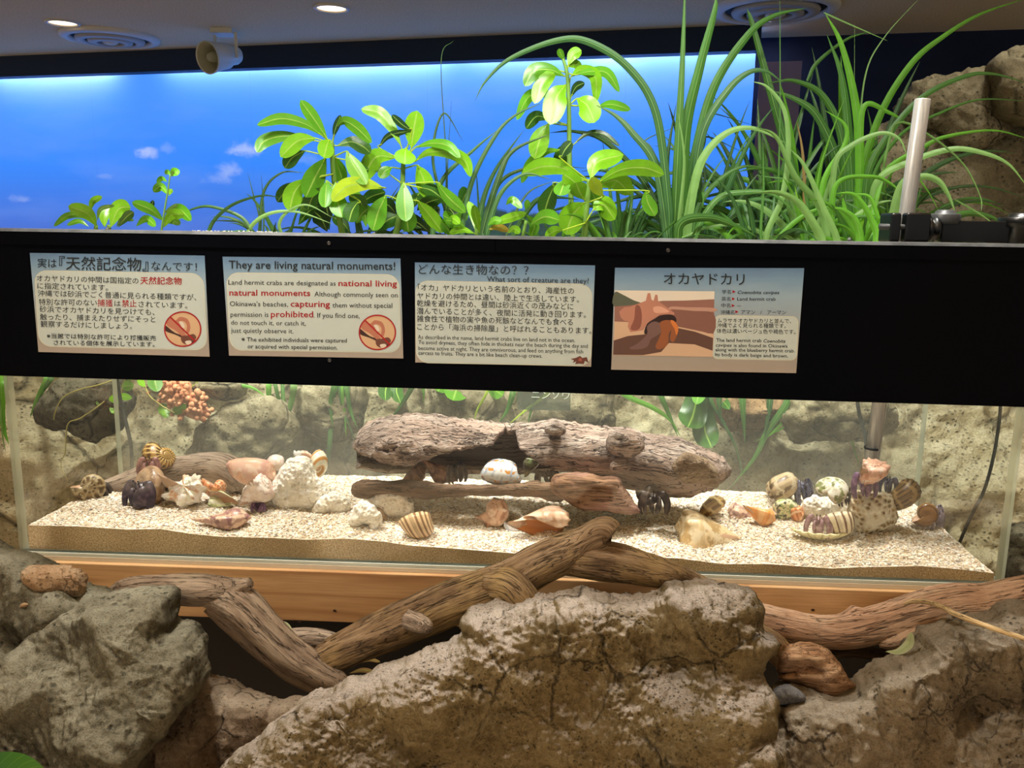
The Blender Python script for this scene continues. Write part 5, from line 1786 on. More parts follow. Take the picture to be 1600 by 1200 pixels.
MEYE = flat('crab_eye', (16, 14, 16), 0.15, 0.6)
C_PURP = crab_mat('dark_purple_crab', (34, 28, 40), (62, 50, 66), (112, 94, 104))
C_RED = crab_mat('reddish_crab', (86, 56, 54), (134, 90, 84), (176, 128, 116))
C_DARK = crab_mat('dark_brown_crab', (38, 32, 32), (70, 60, 56), (112, 98, 88))
C_BLUE = crab_mat('blue_black_crab', (36, 40, 58), (70, 72, 92), (126, 124, 138))
C_VIO = crab_mat('violet_crab', (66, 46, 74), (110, 80, 112), (160, 128, 146))
C_LAV = crab_mat('lavender_banded_crab', (70, 60, 78), (134, 122, 138), (196, 180, 180))
C_PINK = crab_mat('pink_grey_crab', (116, 84, 92), (160, 126, 128), (196, 166, 160))


def crab(lab, cbox, yaw, cmat, Y=None, shells=(), pitch=0, roll=0, spread=1.0, claw=1.0, seed=0, vox=0.014):
    """cbox: pixel box (cx, cy, w, h) of the crab itself; shells: (geo, rotation, box, material, dY)."""
    cx, cy, w, h = cbox
    if Y is None:
        Y = min(max(sandY(cx, cy + h / 2 - 2), TH + 0.035), YB - 0.045)
    root = empty('hermit_crab', at(cx, cy + h / 2, Y), lab, 'hermit crab', 'hermit crabs in the tank')
    mb = crab_parts(spread, claw, seed)
    V = np.concatenate(mb.V)
    V, F = remesh(V, mb.F, vox)
    Rm = rot(pitch, roll, yaw)
    lo, hi = (V @ Rm.T).min(0), (V @ Rm.T).max(0)
    m = m_per_px(Y)
    s = np.array([w, (w + h) / 2 / max((hi - lo)[0], 1e-6) * (hi - lo)[1] * 0.9, h]) * m / (hi - lo)
    T = lambda P: ((np.asarray(P) @ Rm.T) - (lo + hi) / 2) * s + at(cx, cy, Y)
    bd = mk('body', T(V), F, cmat, root)
    mb = MB()
    for sd in (-1, 1):
        e, f = ball((sd * 0.087, -0.405, 0.70), 0.036, 8, 10)
        mb.add(T(e), f)
    mb.build('eyes', MEYE, bd)
    for sd in (-1, 1):
        P = spline([(sd * 0.04, -0.32, 0.48), (sd * 0.12, -0.52, 0.62), (sd * 0.24, -0.70, 0.60), (sd * 0.34, -0.82, 0.46)], 5)
        v, f, _ = tube(T(P), np.linspace(0.0008, 0.0003, len(P)), 5)
        mk('antenna', v, f, cmat, bd)
    for (geo, r, bx, mat, dY) in shells:
        add_shell('shell', geo, r, bx, mat, Y + dY, parent=root)
    return root


GS = 'empty shells on the sand'


def shell(lab, geo, r, bx, mat, Y=None, name='sea_shell', **k):
    return tag(add_shell(name, geo, r, bx, mat, Y, **k), lab, 'shell', GS)


# left group
crab('dark hermit crab in a brown banded turban shell, leftmost on the sand', (154, 772, 36, 34), 60, C_DARK, 0.17, [(TURBAN, (82, 0, 22, 0), (137, 763, 54, 48), m_band, -0.012)], seed=1)
crab('purple black hermit crab facing out of a tan shell, in front of the grey log', (219, 772, 60, 48), -5, C_PURP, 0.135, [(SNAIL, (60, 0, -35, 150), (232, 757, 58, 58), m_tan, 0.022)], claw=1.35, spread=0.75, seed=2)
crab('reddish hermit crab in a spotted ochre shell, climbing on top of the grey log', (234, 729, 40, 34), 8, C_RED, 0.19, [(TURBAN, (20, 60, 0, 0), (246, 712, 50, 44), m_dot, 0.02)], spread=0.7, seed=3)
shell('big white and peach spiny shell in front of the grey log', MUREX, (50, 30, -35, 20), (290, 763, 88, 62), m_white, 0.15)
shell('small orange striped shell behind the white spiny shell', TUN, (0, 110, -20, 60), (334, 762, 36, 36), m_orange, 0.165)
shell('pale green chipped shell behind the mottled pink shell', CONCH, (0, -80, 0, 160), (352, 780, 56, 36), m_green)
shell('large peach brown smooth shell lying over the end of the grey log', TUN, (0, 84, 0, 30), (392, 735, 78, 52), m_peach, 0.185)
shell('small pale shell half hidden behind the large peach brown shell', TUN, (0, -70, 0, 40), (430, 722, 34, 24), m_pinkw, 0.22)
crab('hermit crab showing one orange violet claw under a pinkish white knobbed shell', (404, 792, 26, 16), 20, C_VIO, 0.125, [(CONCH, (0, 48, 0, 60), (400, 767, 60, 56), m_pinkw, 0.012)], spread=0.7, seed=4)
shell('mottled pink spindle shell lying nearest the glass at the left', SPIND, (0, 84, 0, 60), (345, 811, 102, 36), m_mott)
shell('round white shell with orange spiral stripes on top of the coral mound', TUN, (124, 0, 48, 20), (487, 727, 52, 52), m_stripe, 0.22)
shell('tiny white shell bit at the top of the coral mound', TURBAN, (60, 40, 0), (465, 709, 14, 12), m_porc, 0.215)
# middle
shell('dull reddish brown shell under the left end of the hollow log', SPIND, (0, 60, 0, 40), (646, 740, 42, 30), m_red, 0.16)
crab('grey legged hermit crab in a long reddish brown shell inside the hollow log', (714, 739, 34, 34), 45, C_DARK, 0.15, [(SPIND, (0, 130, 0, 60), (687, 735, 60, 46), m_red, 0.008)], seed=5)
shell('pale blue and white shell with orange stripes inside the hollow log', TUN, (0, -78, -10, 30), (783, 737, 70, 40), m_blue, 0.14)
crab('hermit crab with pale legs in a mossy dark shell under the hollow log', (856, 746, 44, 24), 30, C_DARK, 0.145, [(SPIND, (0, 15, 0, 40), (830, 727, 26, 42), shell_mat('mossy_dark_shell', (104, 96, 72), (('v', 5, 0.4, (66, 60, 44), 0.8),), blotch=((120, 130, 84), 90)), -0.004)], seed=6)
shell('brown and cream ribbed round shell in front of the coral lumps', dict(TUN, cords=(18, 0.03)), (20, 70, 30, 30), (651, 818, 58, 52), m_rib)
shell('tan shell with short spikes, left of the open orange mouthed conch', dict(CONCH, nodes=((7, 30, 18, 0.6, 4),), canal=0.6), (66, 0, -30, 30), (768, 798, 58, 50), m_spk)
shell('small bluish white shell bit between the two spiky shells', TURBAN, (70, 30, 0), (802, 822, 32, 18), shell_mat('bluish_white_shell', (222, 224, 228), (('v', 4, 0.3, (190, 196, 208), 0.6),)))
shell('sandy pink conch lying with its wide orange mouth open towards the glass', dict(CONCH, flare=0.5), (-25, 98, 0, 190), (842, 816, 104, 56), m_conch, inner=m_lip)
crab('dark grey hermit crab crouching under the right end of the hollow log', (1022, 785, 54, 38), 10, C_DARK, 0.11, [(SNAIL, (70, 20, 20, 0), (1012, 774, 40, 32), shell_mat('black_brown_shell', (70, 58, 48), (('v', 4, 0.4, (48, 38, 32), 0.5),)), 0.022)], spread=0.95, claw=0.8, seed=7)
# right
shell('cream conch with a grey shoulder, nearest the glass at right of centre', dict(CONCH, nodes=((5, 30, 24, 0.4, 2),)), (0, -84, 0, 60), (1108, 826, 108, 50), m_conch2)
shell('yellow brown whorled shell behind the cream conch', TURBAN, (30, 130, 0, 0), (1113, 793, 42, 36), m_yel)
shell('pinkish shell beside the deep orange shell, behind the cream conch', CONCH, (0, -70, 0, 60), (1158, 797, 44, 24), m_mott)
shell('deep orange pointed shell left of the green yellow spiral shell', dict(SPIND, turns=5, W=1.9), (0, 112, 0, 50), (1186, 806, 56, 36), m_or2)
shell('green and yellow shell showing its spiral top towards the glass', TURBAN, (94, 0, 0, 40), (1222, 795, 50, 38), m_spiral)
shell('orange edged shell tucked behind the green yellow spiral shell', TUN, (40, 60, 0, 40), (1245, 803, 24, 28), m_orange)
crab('blue black hermit crab in a grey tan round shell at the back right', (1256, 768, 36, 40), 35, C_BLUE, None, [(dict(TURBAN, cords=(12, 0.03)), (-30, -25, 0, 60), (1222, 760, 52, 50), m_grey, 0.004)], seed=8)
crab('dark hermit crab in a white shell with green blotches, left of the pink crowned shell', (1322, 776, 34, 30), 20, C_DARK, 0.165, [(TURBAN, (30, -50, 0, 60), (1300, 766, 48, 40), m_moss, 0.0)], seed=9)
crab('violet hermit crab in a pink crowned shell, standing on the honeycomb coral', (1350, 757, 46, 42), 12, C_VIO, 0.135, [(dict(CONCH, nodes=((9, 40, 20, 0.5, 2),), canal=0.9), (14, 0, 0, 40), (1363, 742, 52, 48), m_pinkc, -0.006)], seed=10)
crab('hermit crab in a dark brown ribbed shell, right of the honeycomb coral', (1388, 758, 28, 28), -30, C_BLUE, 0.185, [(dict(TURBAN, cords=(14, 0.04)), (10, 150, 0, 40), (1408, 772, 48, 58), m_dark, -0.012)], seed=11)
crab('lavender banded hermit crab in a glossy amber snail shell, rightmost on the sand', (1463, 808, 36, 38), 35, C_LAV, None, [(SNAIL, (88, 0, -12, 40), (1445, 804, 38, 40), m_amber, -0.004)], seed=12)
CL = sandY(1284, 846)
crab('pink grey hermit crab in a cream brown lined shell, sitting in the open clam shell', (1278, 822, 44, 38), -20, C_PINK, CL, [(dict(TUN, cords=(14, 0.03)), (0, 78, 0, 40), (1306, 815, 56, 46), m_cream, 0.012)], seed=13)
# clam half shell
u = np.linspace(-1, 1, 60)
w_ = np.linspace(0, 1, 18)
U, Wg = np.meshgrid(u, w_, indexing='ij')
ang = U * 1.45
rr = (1 + 0.06 * np.cos(U * 24) * Wg) * Wg
bx = np.sin(ang) * rr
by = -np.cos(ang) * rr + 0.45
bz = 0.75 * Wg ** 2.2 * (1 + 0.12 * np.cos(U * 24)) - 0.1 * np.cos(U * 24) * Wg ** 3
V = np.stack([bx * 0.052, by * 0.034, bz * 0.026], -1).reshape(-1, 3) + at(1284, 846, CL)
a, b = 60, 18
i, j = np.meshgrid(np.arange(a - 1), np.arange(b - 1), indexing='ij')
Q = np.stack([i * b + j, (i + 1) * b + j, (i + 1) * b + j + 1, i * b + j + 1], -1).reshape(-1, 4)
tag(mk('clam_shell', V, Q, shell_mat('clam_cream', (226, 216, 172), (('u', 6, 0.3, (206, 196, 140), 1.0),)), tc=np.stack([U, Wg, Wg], -1).reshape(-1, 3), solid=0.003), 'yellowish wavy edged open clam shell holding the pink grey crab', 'shell', GS)

# ------------------------------------------------------------------ plants
def leaf_material(name, vein, gloss=0.35):
    m = bpy.data.materials.new(name)
    m.use_nodes = True
    g = G.__new__(G)
    g.m, g.t = m, m.node_tree
    g.b, g.out = g.t.nodes['Principled BSDF'], g.t.nodes['Material Output']
    g.bumps = None
    g.b.inputs['Roughness'].default_value = gloss
    g.b.inputs['Specular IOR Level'].default_value = 0.5
    s = g.sep(g.coord(attr='tc'))
    tint = g.n('Attribute', attribute_name='tint').outputs['Color']
    au = g.math('ABSOLUTE', s[0])
    c = g.mix(g.ramp(au, [(0.03, 1.0), (0.10, 0.0)]), tint, vein)
    if gloss < 0.5:
        st = g.math('FRACT', g.math('ADD', g.math('MULTIPLY', s[1], 9.0), g.math('MULTIPLY', au, -1.6)))
        c = g.mix(g.ramp(g.math('ABSOLUTE', g.math('SUBTRACT', st, 0.5)), [(0.02, 0.10), (0.10, 0.0)]), c, vein)
    else:
        c = g.mix(g.ramp(g.math('ABSOLUTE', g.math('SUBTRACT', au, 0.55)), [(0.0, 0.2), (0.25, 0.0)]), c, vein)
    n = g.noise(g.coord(), 30, 3)
    c = g.mix(g.ramp(n, [(0.4, 0.18), (0.6, 0.0)]), c, (70, 110, 30))
    g.base(c)
    tl = g.n('BsdfTranslucent')
    g.w(c, tl.inputs[0])
    mx = g.n('MixShader')
    mx.inputs[0].default_value = 0.32
    g.w(g.b.outputs[0], mx.inputs[1])
    g.w(tl.outputs[0], mx.inputs[2])
    g.w(mx.outputs[0], g.out.inputs[0])
    return m


MLEAF = leaf_material('broad_leaf', (170, 206, 96), 0.3)
MBLADE = leaf_material('grass_blade', (128, 168, 92), 0.5)
MSTEM = flat('green_stem', (104, 142, 60), 0.5)
GR = {k: np.array(lin(c)[:3]) for k, c in dict(b=(128, 192, 34), m=(98, 168, 36), d=(54, 104, 34), k=(34, 70, 38), y=(176, 204, 48), o=(176, 150, 60), g=(66, 120, 44), s=(120, 162, 88), r=(150, 110, 70), w=(206, 214, 168), f=(52, 98, 54)).items()}


def strip(mb, P, wd, col, nc=7, fold=0.12, tilt=0.0, droop=0.0):
    T = np.gradient(P, axis=0)
    T /= np.linalg.norm(T, axis=1)[:, None] + 1e-12
    vw = P - CAM
    vw /= np.linalg.norm(vw, axis=1)[:, None]
    S = np.cross(T, vw)
    ln = np.linalg.norm(S, axis=1)[:, None]
    S = np.where(ln > 0.15, S / np.maximum(ln, 1e-6), np.array([1.0, 0, 0]))
    N = np.cross(S, T)
    a = math.radians(tilt)
    S2 = S * math.cos(a) + N * math.sin(a)
    N2 = np.cross(S2, T)
    u = np.linspace(-1, 1, nc)
    V = P[:, None] + S2[:, None] * (u[None, :, None] * wd[:, None, None]) + N2[:, None] * ((fold * np.abs(u)[None] - droop * (u ** 2)[None]) * wd[:, None])[..., None]
    n = len(P)
    i, j = np.meshgrid(np.arange(n - 1), np.arange(nc - 1), indexing='ij')
    Q = np.stack([i * nc + j, i * nc + j + 1, (i + 1) * nc + j + 1, (i + 1) * nc + j], -1).reshape(-1, 4)
    t = np.linspace(0, 1, n)
    tc = np.stack([np.broadcast_to(u, (n, nc)), np.broadcast_to(t[:, None], (n, nc)), np.zeros((n, nc))], -1).reshape(-1, 3)
    mb.add(V.reshape(-1, 3), Q, tc=tc, col=col)


def leaf(mb, pts, w, Y0, Y1, col='b', tilt=0.0, pk=1.5, fold=0.18):
    S = spline([(p[0], p[1], Y0 + (Y1 - Y0) * k / (len(pts) - 1)) for k, p in enumerate(pts)], 16 if len(pts) == 2 else 9)
    P = at(S[:, 0], S[:, 1], S[:, 2])
    t = np.linspace(0, 1, len(P))
    wd = np.maximum(np.sin(math.pi * np.clip(t, 0, 1) ** pk) ** 0.55, 0.07 * (1 - t)) * w * 0.5 * m_per_px((Y0 + Y1) / 2)
    strip(mb, P, wd, GR[col] * RNG.uniform(0.85, 1.15), fold=fold, tilt=tilt, droop=0.10)


def blade(mb, pts, w, Y0, Y1, col='g', tilt=0.0, n=10):
    S = spline([(p[0], p[1], Y0 + (Y1 - Y0) * k / (len(pts) - 1)) for k, p in enumerate(pts)], n)
    P = at(S[:, 0], S[:, 1], S[:, 2])
    t = np.linspace(0, 1, len(P))
    wd = (1 - t ** 2.5) * np.minimum(1, 0.6 + 1.6 * t) * w * 0.5 * m_per_px((Y0 + Y1) / 2) + 0.0003
    strip(mb, P, wd, GR[col] * RNG.uniform(0.85, 1.15), nc=5, fold=0.35, tilt=tilt)


def rblades(mb, n, bx, by, Y, L, w, cols, lean=1.0, r=None, up=1.0):
    """Free blades arching out of a crown at pixel (bx, by), depth Y."""
    r = r or RNG
    b = at(bx, by, Y)
    for _ in range(n):
        az = r.uniform(0, 2 * math.pi)
        l = L * r.uniform(0.55, 1.1)
        ln = lean * r.uniform(0.15, 1.0)
        t = np.linspace(0, 1, 22)
        out = l * (ln * t * 0.75 + 0.25 * ln * t ** 2)
        zz = l * up * (t * (1.0 - 0.25 * ln) - 0.75 * ln * t ** 2.4)
        P = b + np.stack([math.cos(az) * out, math.sin(az) * out * 0.6, zz], -1) + r.normal(0, 0.012, 3) * [1, 1, 0]
        P[:, 1] = np.maximum(P[:, 1], 0.42)
        wd = (1 - t ** 2.5) * np.minimum(1, 0.6 + 1.6 * t) * w * r.uniform(0.6, 1.1) + 0.0003
        strip(mb, P, wd, GR[cols[r.randint(len(cols))]] * r.uniform(0.8, 1.15), nc=5, fold=0.35, tilt=r.uniform(-35, 35))


def plant(name, lab, base, cat='plant', group=None):
    return empty(name, base, lab, cat, group)


def Z2(p):
    return (380 + p[0] * 0.2584, 60 + p[1] * 0.2584)


def Z3(p):
    return (740 + p[0] * 0.3167, p[1] * 0.3167)


def Z4(p):
    return (1180 + p[0] * 0.325, p[1] * 0.325)


def Z1(p):
    return (p[0] * 0.3084, p[1] * 0.3084)


def rosette(root, leaves, conv, sc, Y, part='leaf_rosette', seed=0, hubs=()):
    r = np.random.RandomState(seed)
    mb = MB()
    for L in leaves:
        pts, w, col = L[:-2], L[-2], L[-1]
        d = r.uniform(-0.05, 0.05)
        leaf(mb, [conv(p) for p in pts], w * sc, Y, Y + d, col, tilt=r.uniform(-22, 22))
        if hubs:                                    # a petiole joins the leaf to its stem
            b = pts[0]
            h = min(hubs, key=lambda q: (q[0] - b[0]) ** 2 + 0.6 * (q[1] - b[1] - 20) ** 2)
            nx = pts[1]
            q0, q1 = conv(h), conv(b)
            q2 = conv((b[0] * 0.7 + nx[0] * 0.3, b[1] * 0.7 + nx[1] * 0.3))
            v, f, _ = pxtube([(q0[0], q0[1], Y + 0.004, 1.4), (q1[0], q1[1], Y + 0.001, 1.1), (q2[0], q2[1], Y + 0.3 * d / max(1, len(pts) - 1), 0.7)], nv=6, n=4)
            mb.add(v, f, tc=np.tile([0.9, 0, 0], (len(v), 1)), col=GR['y'])
    return mb.build(part, MLEAF, root, tc=True, col=True)


def stem(root, pts, part='stem', mat=None):
    V, F, tc = pxtube(pts, nv=10, n=6)
    return mk(part, V, F, mat or MSTEM, root, tc=tc)


GP = 'broad leaved shrubs behind the black board'
p = plant('broadleaf_shrub', 'tall bushy broad leaved shrub with two leaf crowns in front of the blue mural', at(575, 460, 0.92), group=GP)
LA = [((510, 610), (430, 490), (345, 372), 78, 'm'), ((480, 590), (380, 520), (230, 485), (82, 525), 68, 'm'), ((440, 620), (260, 590), (130, 620), (82, 690), 82, 'm'), ((440, 604), (330, 620), (225, 718), 100, 'b'),
      ((375, 680), (300, 720), (250, 785), 84, 'd'), ((500, 722), (440, 830), (378, 962), 130, 'm'), ((375, 850), (310, 930), (280, 1046), 120, 'b'), ((522, 612), (505, 650), (488, 724), 100, 'b'),
      ((545, 600), (560, 540), (590, 462), 40, 'k'), ((560, 540), (610, 500), (690, 545), (778, 632), 76, 'm'), ((565, 650), (650, 625), (720, 650), (772, 694), 92, 'd'), ((625, 682), (670, 770), (745, 884), 100, 'b'),
      ((550, 710), (580, 790), (608, 880), 86, 'm'), ((505, 860), (500, 930), (495, 1024), 92, 'm'), ((560, 870), (570, 980), (600, 1084), 118, 'm'), ((850, 905), (740, 880), (620, 900), (538, 985), 100, 'y'),
      ((330, 870), (260, 920), (205, 990), 80, 'd'), ((640, 740), (700, 800), (760, 790), 70, 'd'), ((480, 900), (420, 960), (390, 1040), 90, 'd'), ((700, 980), (660, 1040), (640, 1110), 100, 'd')]
rosette(p, LA, Z2, 0.2584, 0.80, seed=1, hubs=[(538, 640), (540, 720), (544, 820), (552, 900)])
LB = [((955, 650), (900, 540), (820, 450), (712, 428), 84, 'b'), ((1018, 664), (1030, 560), (1052, 436), 116, 'b'), ((915, 722), (800, 720), (715, 868), 112, 'b'), ((984, 664), (980, 700), (978, 762), 128, 'b'),
      ((1035, 745), (1120, 690), (1240, 690), (1340, 740), (1376, 838), 74, 'b'), ((1052, 766), (1090, 850), (1122, 968), 108, 'b'), ((970, 870), (975, 980), (985, 1108), 108, 'm'), ((865, 950), (820, 1040), (785, 1164), 116, 'm'),
      ((1000, 1000), (990, 1080), (1000, 1172), 118, 'm'), ((1050, 980), (1120, 1060), (1208, 1176), 92, 'b'), ((1168, 870), (1240, 960), (1345, 1054), 84, 'm'), ((820, 660), (880, 590), (1000, 560), 40, 'k'),
      ((1040, 660), (1140, 634), (1240, 650), (1312, 722), 60, 'm'), ((900, 780), (860, 800), (828, 846), 70, 'm'), ((1020, 560), (960, 520), (898, 462), 46, 'k'), ((880, 820), (760, 770), (700, 860), 80, 'd'), ((1060, 900), (1140, 920), (1230, 990), 90, 'd')]
rosette(p, LB, Z2, 0.2584, 0.86, seed=2, hubs=[(968, 740), (964, 790), (962, 880), (950, 980)])
rr_ = np.random.RandomState(21)
mb = MB()
for _ in range(34):
    x_, y_ = rr_.uniform(455, 725), rr_.uniform(315, 372)
    a_ = rr_.uniform(-1.0, 1.0)
    l_ = rr_.uniform(30, 56)
    leaf(mb, [(x_, y_), (x_ + l_ * 0.5 * math.sin(a_), y_ - l_ * 0.45 * math.cos(a_)), (x_ + l_ * math.sin(a_) * 1.1, y_ - l_ * 0.7 * math.cos(a_))], rr_.uniform(18, 28), 0.92, 0.88 + rr_.uniform(-0.04, 0.08), 'dkmd'[rr_.randint(4)], tilt=rr_.uniform(-45, 45))
mb.build('lower_leaves', MLEAF, p, tc=True, col=True)
stem(p, [(519, 220, 0.80, 2.0), (519, 228, 0.80, 3.4), (521, 270, 0.81, 4), (530, 340, 0.84, 4.5), (552, 460, 0.92, 5.5)])
stem(p, [(630, 248, 0.86, 2.2), (630, 258, 0.86, 3.4), (628, 300, 0.87, 4), (620, 360, 0.88, 5), (590, 470, 0.93, 6)])
p = plant('broadleaf_shrub', 'tallest single stemmed shrub with drooping leaves, reaching the top of the mural', at(892, 470, 1.0), group=GP)
LC = [((466, 322), (490, 270), (532, 248), 56, 'b'), ((450, 300), (432, 270), (420, 240), 32, 'm'), ((466, 330), (500, 318), (536, 326), 46, 'b'), ((448, 376), (380, 345), (300, 352), (252, 426), 76, 'm'), ((420, 348), (380, 370), (330, 430), (300, 512), 72, 'b'),
      ((455, 418), (410, 480), (378, 616), 112, 'b'), ((480, 380), (530, 345), (600, 380), (604, 505), 60, 'b'), ((500, 370), (580, 352), (660, 362), (720, 455), 48, 'm'), ((510, 486), (560, 520), (598, 606), 108, 'b'), ((612, 526), (680, 515), (776, 542), 44, 'm'),
      ((470, 490), (350, 460), (270, 480), (212, 594), 54, 'm'), ((372, 610), (330, 680), (300, 784), 98, 'b'), ((380, 590), (310, 575), (258, 636), 60, 'd'), ((480, 480), (505, 430), (548, 408), 40, 'k'), ((490, 715), (560, 660), (640, 662), (722, 722), 32, 'k'),
      ((440, 740), (350, 750), (280, 810), (236, 905), 50, 'm'), ((480, 700), (440, 760), (425, 850), 80, 'd')]
rosette(p, LC, Z3, 0.3167, 0.98, seed=3, hubs=[(450, 310), (462, 360), (468, 440), (471, 520), (473, 620), (475, 720), (476, 790)])
stem(p, [(877, 85, 0.98, 2), (886, 115, 0.98, 3), (889, 170, 0.98, 3.4), (890, 255, 0.98, 4), (894, 360, 1.0, 4.6), (896, 470, 1.02, 5)])
p = plant('broadleaf_shrub', 'low bright green shrub with glossy leaves, in front of the tall single stemmed shrub', at(915, 460, 0.82), group=GP)
LD = [((560, 892), (440, 830), (340, 822), (238, 856), 84, 'b'), ((578, 880), (610, 800), (740, 762), 92, 'b'), ((600, 910), (720, 840), (840, 828), (940, 862), 80, 'b'), ((608, 922), (700, 890), (776, 962), 100, 'b'), ((530, 950), (500, 900), (440, 856), 80, 'b'), ((545, 1000), (490, 1060), (455, 1158), 128, 'b'),
      ((590, 1036), (640, 1010), (698, 1084), 100, 'b'), ((545, 985), (520, 940), (505, 900), 88, 'b'), ((640, 970), (610, 930), (580, 876), 60, 'y'), ((440, 1136), (400, 1140), (352, 1172), 56, 'b'), ((430, 782), (450, 740), (484, 698), 60, 'k'), ((405, 900), (370, 980), (345, 1066), 92, 'd'),
      ((452, 880), (440, 920), (424, 966), 84, 'm'), ((848, 940), (860, 1000), (896, 1066), 70, 'm'), ((560, 900), (590, 960), (610, 1010), 70, 'm')]
rosette(p, LD, Z3, 0.3167, 0.74, seed=4, hubs=[(570, 895), (566, 940), (562, 1000), (552, 1100)])
stem(p, [(921, 280, 0.74, 4), (918, 310, 0.745, 4.5), (914, 360, 0.76, 5), (912, 470, 0.86, 6)])
p = plant('seedling', 'small bright leafy seedling between the two bushy shrubs at the board edge', at(800, 440, 0.8), group='low seedlings at the board edge')
LE = [((160, 1010), (190, 985), (240, 1028), 40, 'm'), ((255, 1035), (262, 1010), (275, 990), 34, 'm'), ((80, 1110), (160, 1080), (262, 1050), 46, 'b'), ((75, 1132), (120, 1120), (175, 1140), 36, 'o'), ((280, 1110), (350, 1070), (425, 1086), 76, 'm'), ((30, 1150), (14, 1080), (2, 1010), 44, 'b'), ((170, 1150), (200, 1130), (230, 1150), 40, 'b'), ((260, 1060), (300, 1110), (280, 1170), 50, 'm')]
rosette(p, LE, Z3, 0.3167, 0.70, part='leaf_tuft', seed=5)
stem(p, [(822, 345, 0.70, 2.5), (815, 380, 0.72, 3), (806, 450, 0.82, 4)])
p = plant('seedling', 'small upright seedling right of the larger bushy shrub at the board edge', at(742, 440, 0.8), group='low seedlings at the board edge')
LF = [((1400, 1150), (1390, 1060), (1362, 985), 56, 'b'), ((1415, 1140), (1420, 1100), (1430, 1070), 40, 'm'), ((1240, 1095), (1270, 1090), (1310, 1120), 50, 'b'), ((1400, 1180), (1320, 1155), (1245, 1178), 44, 'b'), ((1340, 1140), (1290, 1110), (1225, 1100), 50, 'm'), ((1480, 1130), (1520, 1100), (1560, 1110), 50, 'm')]
rosette(p, LF, Z2, 0.2584, 0.70, part='leaf_tuft', seed=6)
stem(p, [(744, 350, 0.70, 2.5), (744, 380, 0.72, 3), (742, 450, 0.84, 4)])
GL = 'small leaf rosettes at the left of the board edge'
p = plant('leaf_rosette_plant', 'small rosette of spoon shaped leaves, leftmost plant at the board edge', at(150, 440, 0.8), group=GL)
LG = [((490, 1145), (440, 1080), (345, 1044), 72, 'b'), ((455, 1075), (470, 1020), (518, 996), 34, 'b'), ((480, 1140), (420, 1094), (340, 1094), (272, 1148), 34, 'm'), ((450, 1148), (400, 1120), (338, 1140), 28, 'm')]
rosette(p, LG, Z1, 0.3084, 0.66, part='leaf_tuft', seed=7)
stem(p, [(150, 352, 0.66, 3), (150, 380, 0.68, 3.4), (152, 450, 0.84, 4)])
p = plant('leaf_rosette_plant', 'small rosette of spoon shaped leaves, second plant from the left at the board edge', at(178, 440, 0.8), group=GL)
LG = [((530, 1150), (530, 1090), (562, 1046), 60, 'b'), ((560, 1150), (600, 1060), (662, 1048), 84, 'b'), ((492, 1120), (510, 1060), (580, 1040), 24, 's'), ((600, 1150), (640, 1100), (676, 1072), 46, 'd'), ((590, 1150), (620, 1110), (680, 1116), 24, 'g')]
rosette(p, LG, Z1, 0.3084, 0.68, part='leaf_tuft', seed=8)
stem(p, [(170, 352, 0.68, 3), (172, 380, 0.70, 3.4), (178, 450, 0.84, 4)])
p = plant('leaf_rosette_plant', 'leaf rosette with a thin upright flower stalk, left of the larger bushy shrub', at(252, 440, 0.8), group=GL)
LG = [((830, 1120), (760, 1060), (668, 1024), 56, 'm'), ((740, 1085), (765, 1050), (776, 1014), 26, 'k'), ((690, 1146), (740, 1110), (790, 1146), 44, 'm'), ((840, 1140), (900, 1060), (970, 1118), 60, 'm'), ((828, 1152), (870, 1090), (935, 1086), 56, 'b'), ((830, 1080), (860, 1060), (902, 1032), 22, 's'), ((850, 1130), (880, 1120), (912, 1140), 40, 'm'),
      ((850, 985), (815, 945), (776, 972), 44, 'm'), ((846, 922), (820, 904), (795, 926), 26, 'm'), ((862, 892), (850, 870), (838, 884), 24, 'm'), ((868, 895), (882, 870), (904, 886), 44, 'm'), ((856, 992), (864, 970), (872, 958), 22, 'b')]
rosette(p, LG, Z1, 0.3084, 0.70, part='leaf_tuft', seed=9)
stem(p, [(266, 272, 0.70, 1.0), (262, 300, 0.70, 1.2), (253, 355, 0.70, 1.6), (252, 390, 0.72, 3), (252, 450, 0.86, 4)])

GG = 'arching grass clumps behind the black board'
MG = {}


def clump(lab, base, blades, conv=None, rnd=(), name='grass_clump', group=GG, cat='grass clump', seed=0):
    p = plant(name, lab, at(*base), cat, group)
    r = np.random.RandomState(seed + 100)
    mb = MB()
    for (pts, w, Y0, Y1, col) in blades:
        q = [conv(x) for x in pts] if conv else list(pts)
        b = q[0]
        if b[1] > 320 and b[1] < 420:
            q = [(b[0] * 0.7 + base[0] * 0.3, b[1] + 60)] + q
        blade(mb, q, w * ({Z2: 0.2584, Z3: 0.3167, Z4: 0.325, Z1: 0.3084}.get(conv, 1.0)), Y0, Y1, col, tilt=r.uniform(-25, 25))
    for args in rnd:
        rblades(mb, *args, r=r)
    mb.build('blades', MBLADE, p, tc=True, col=True)
    return p


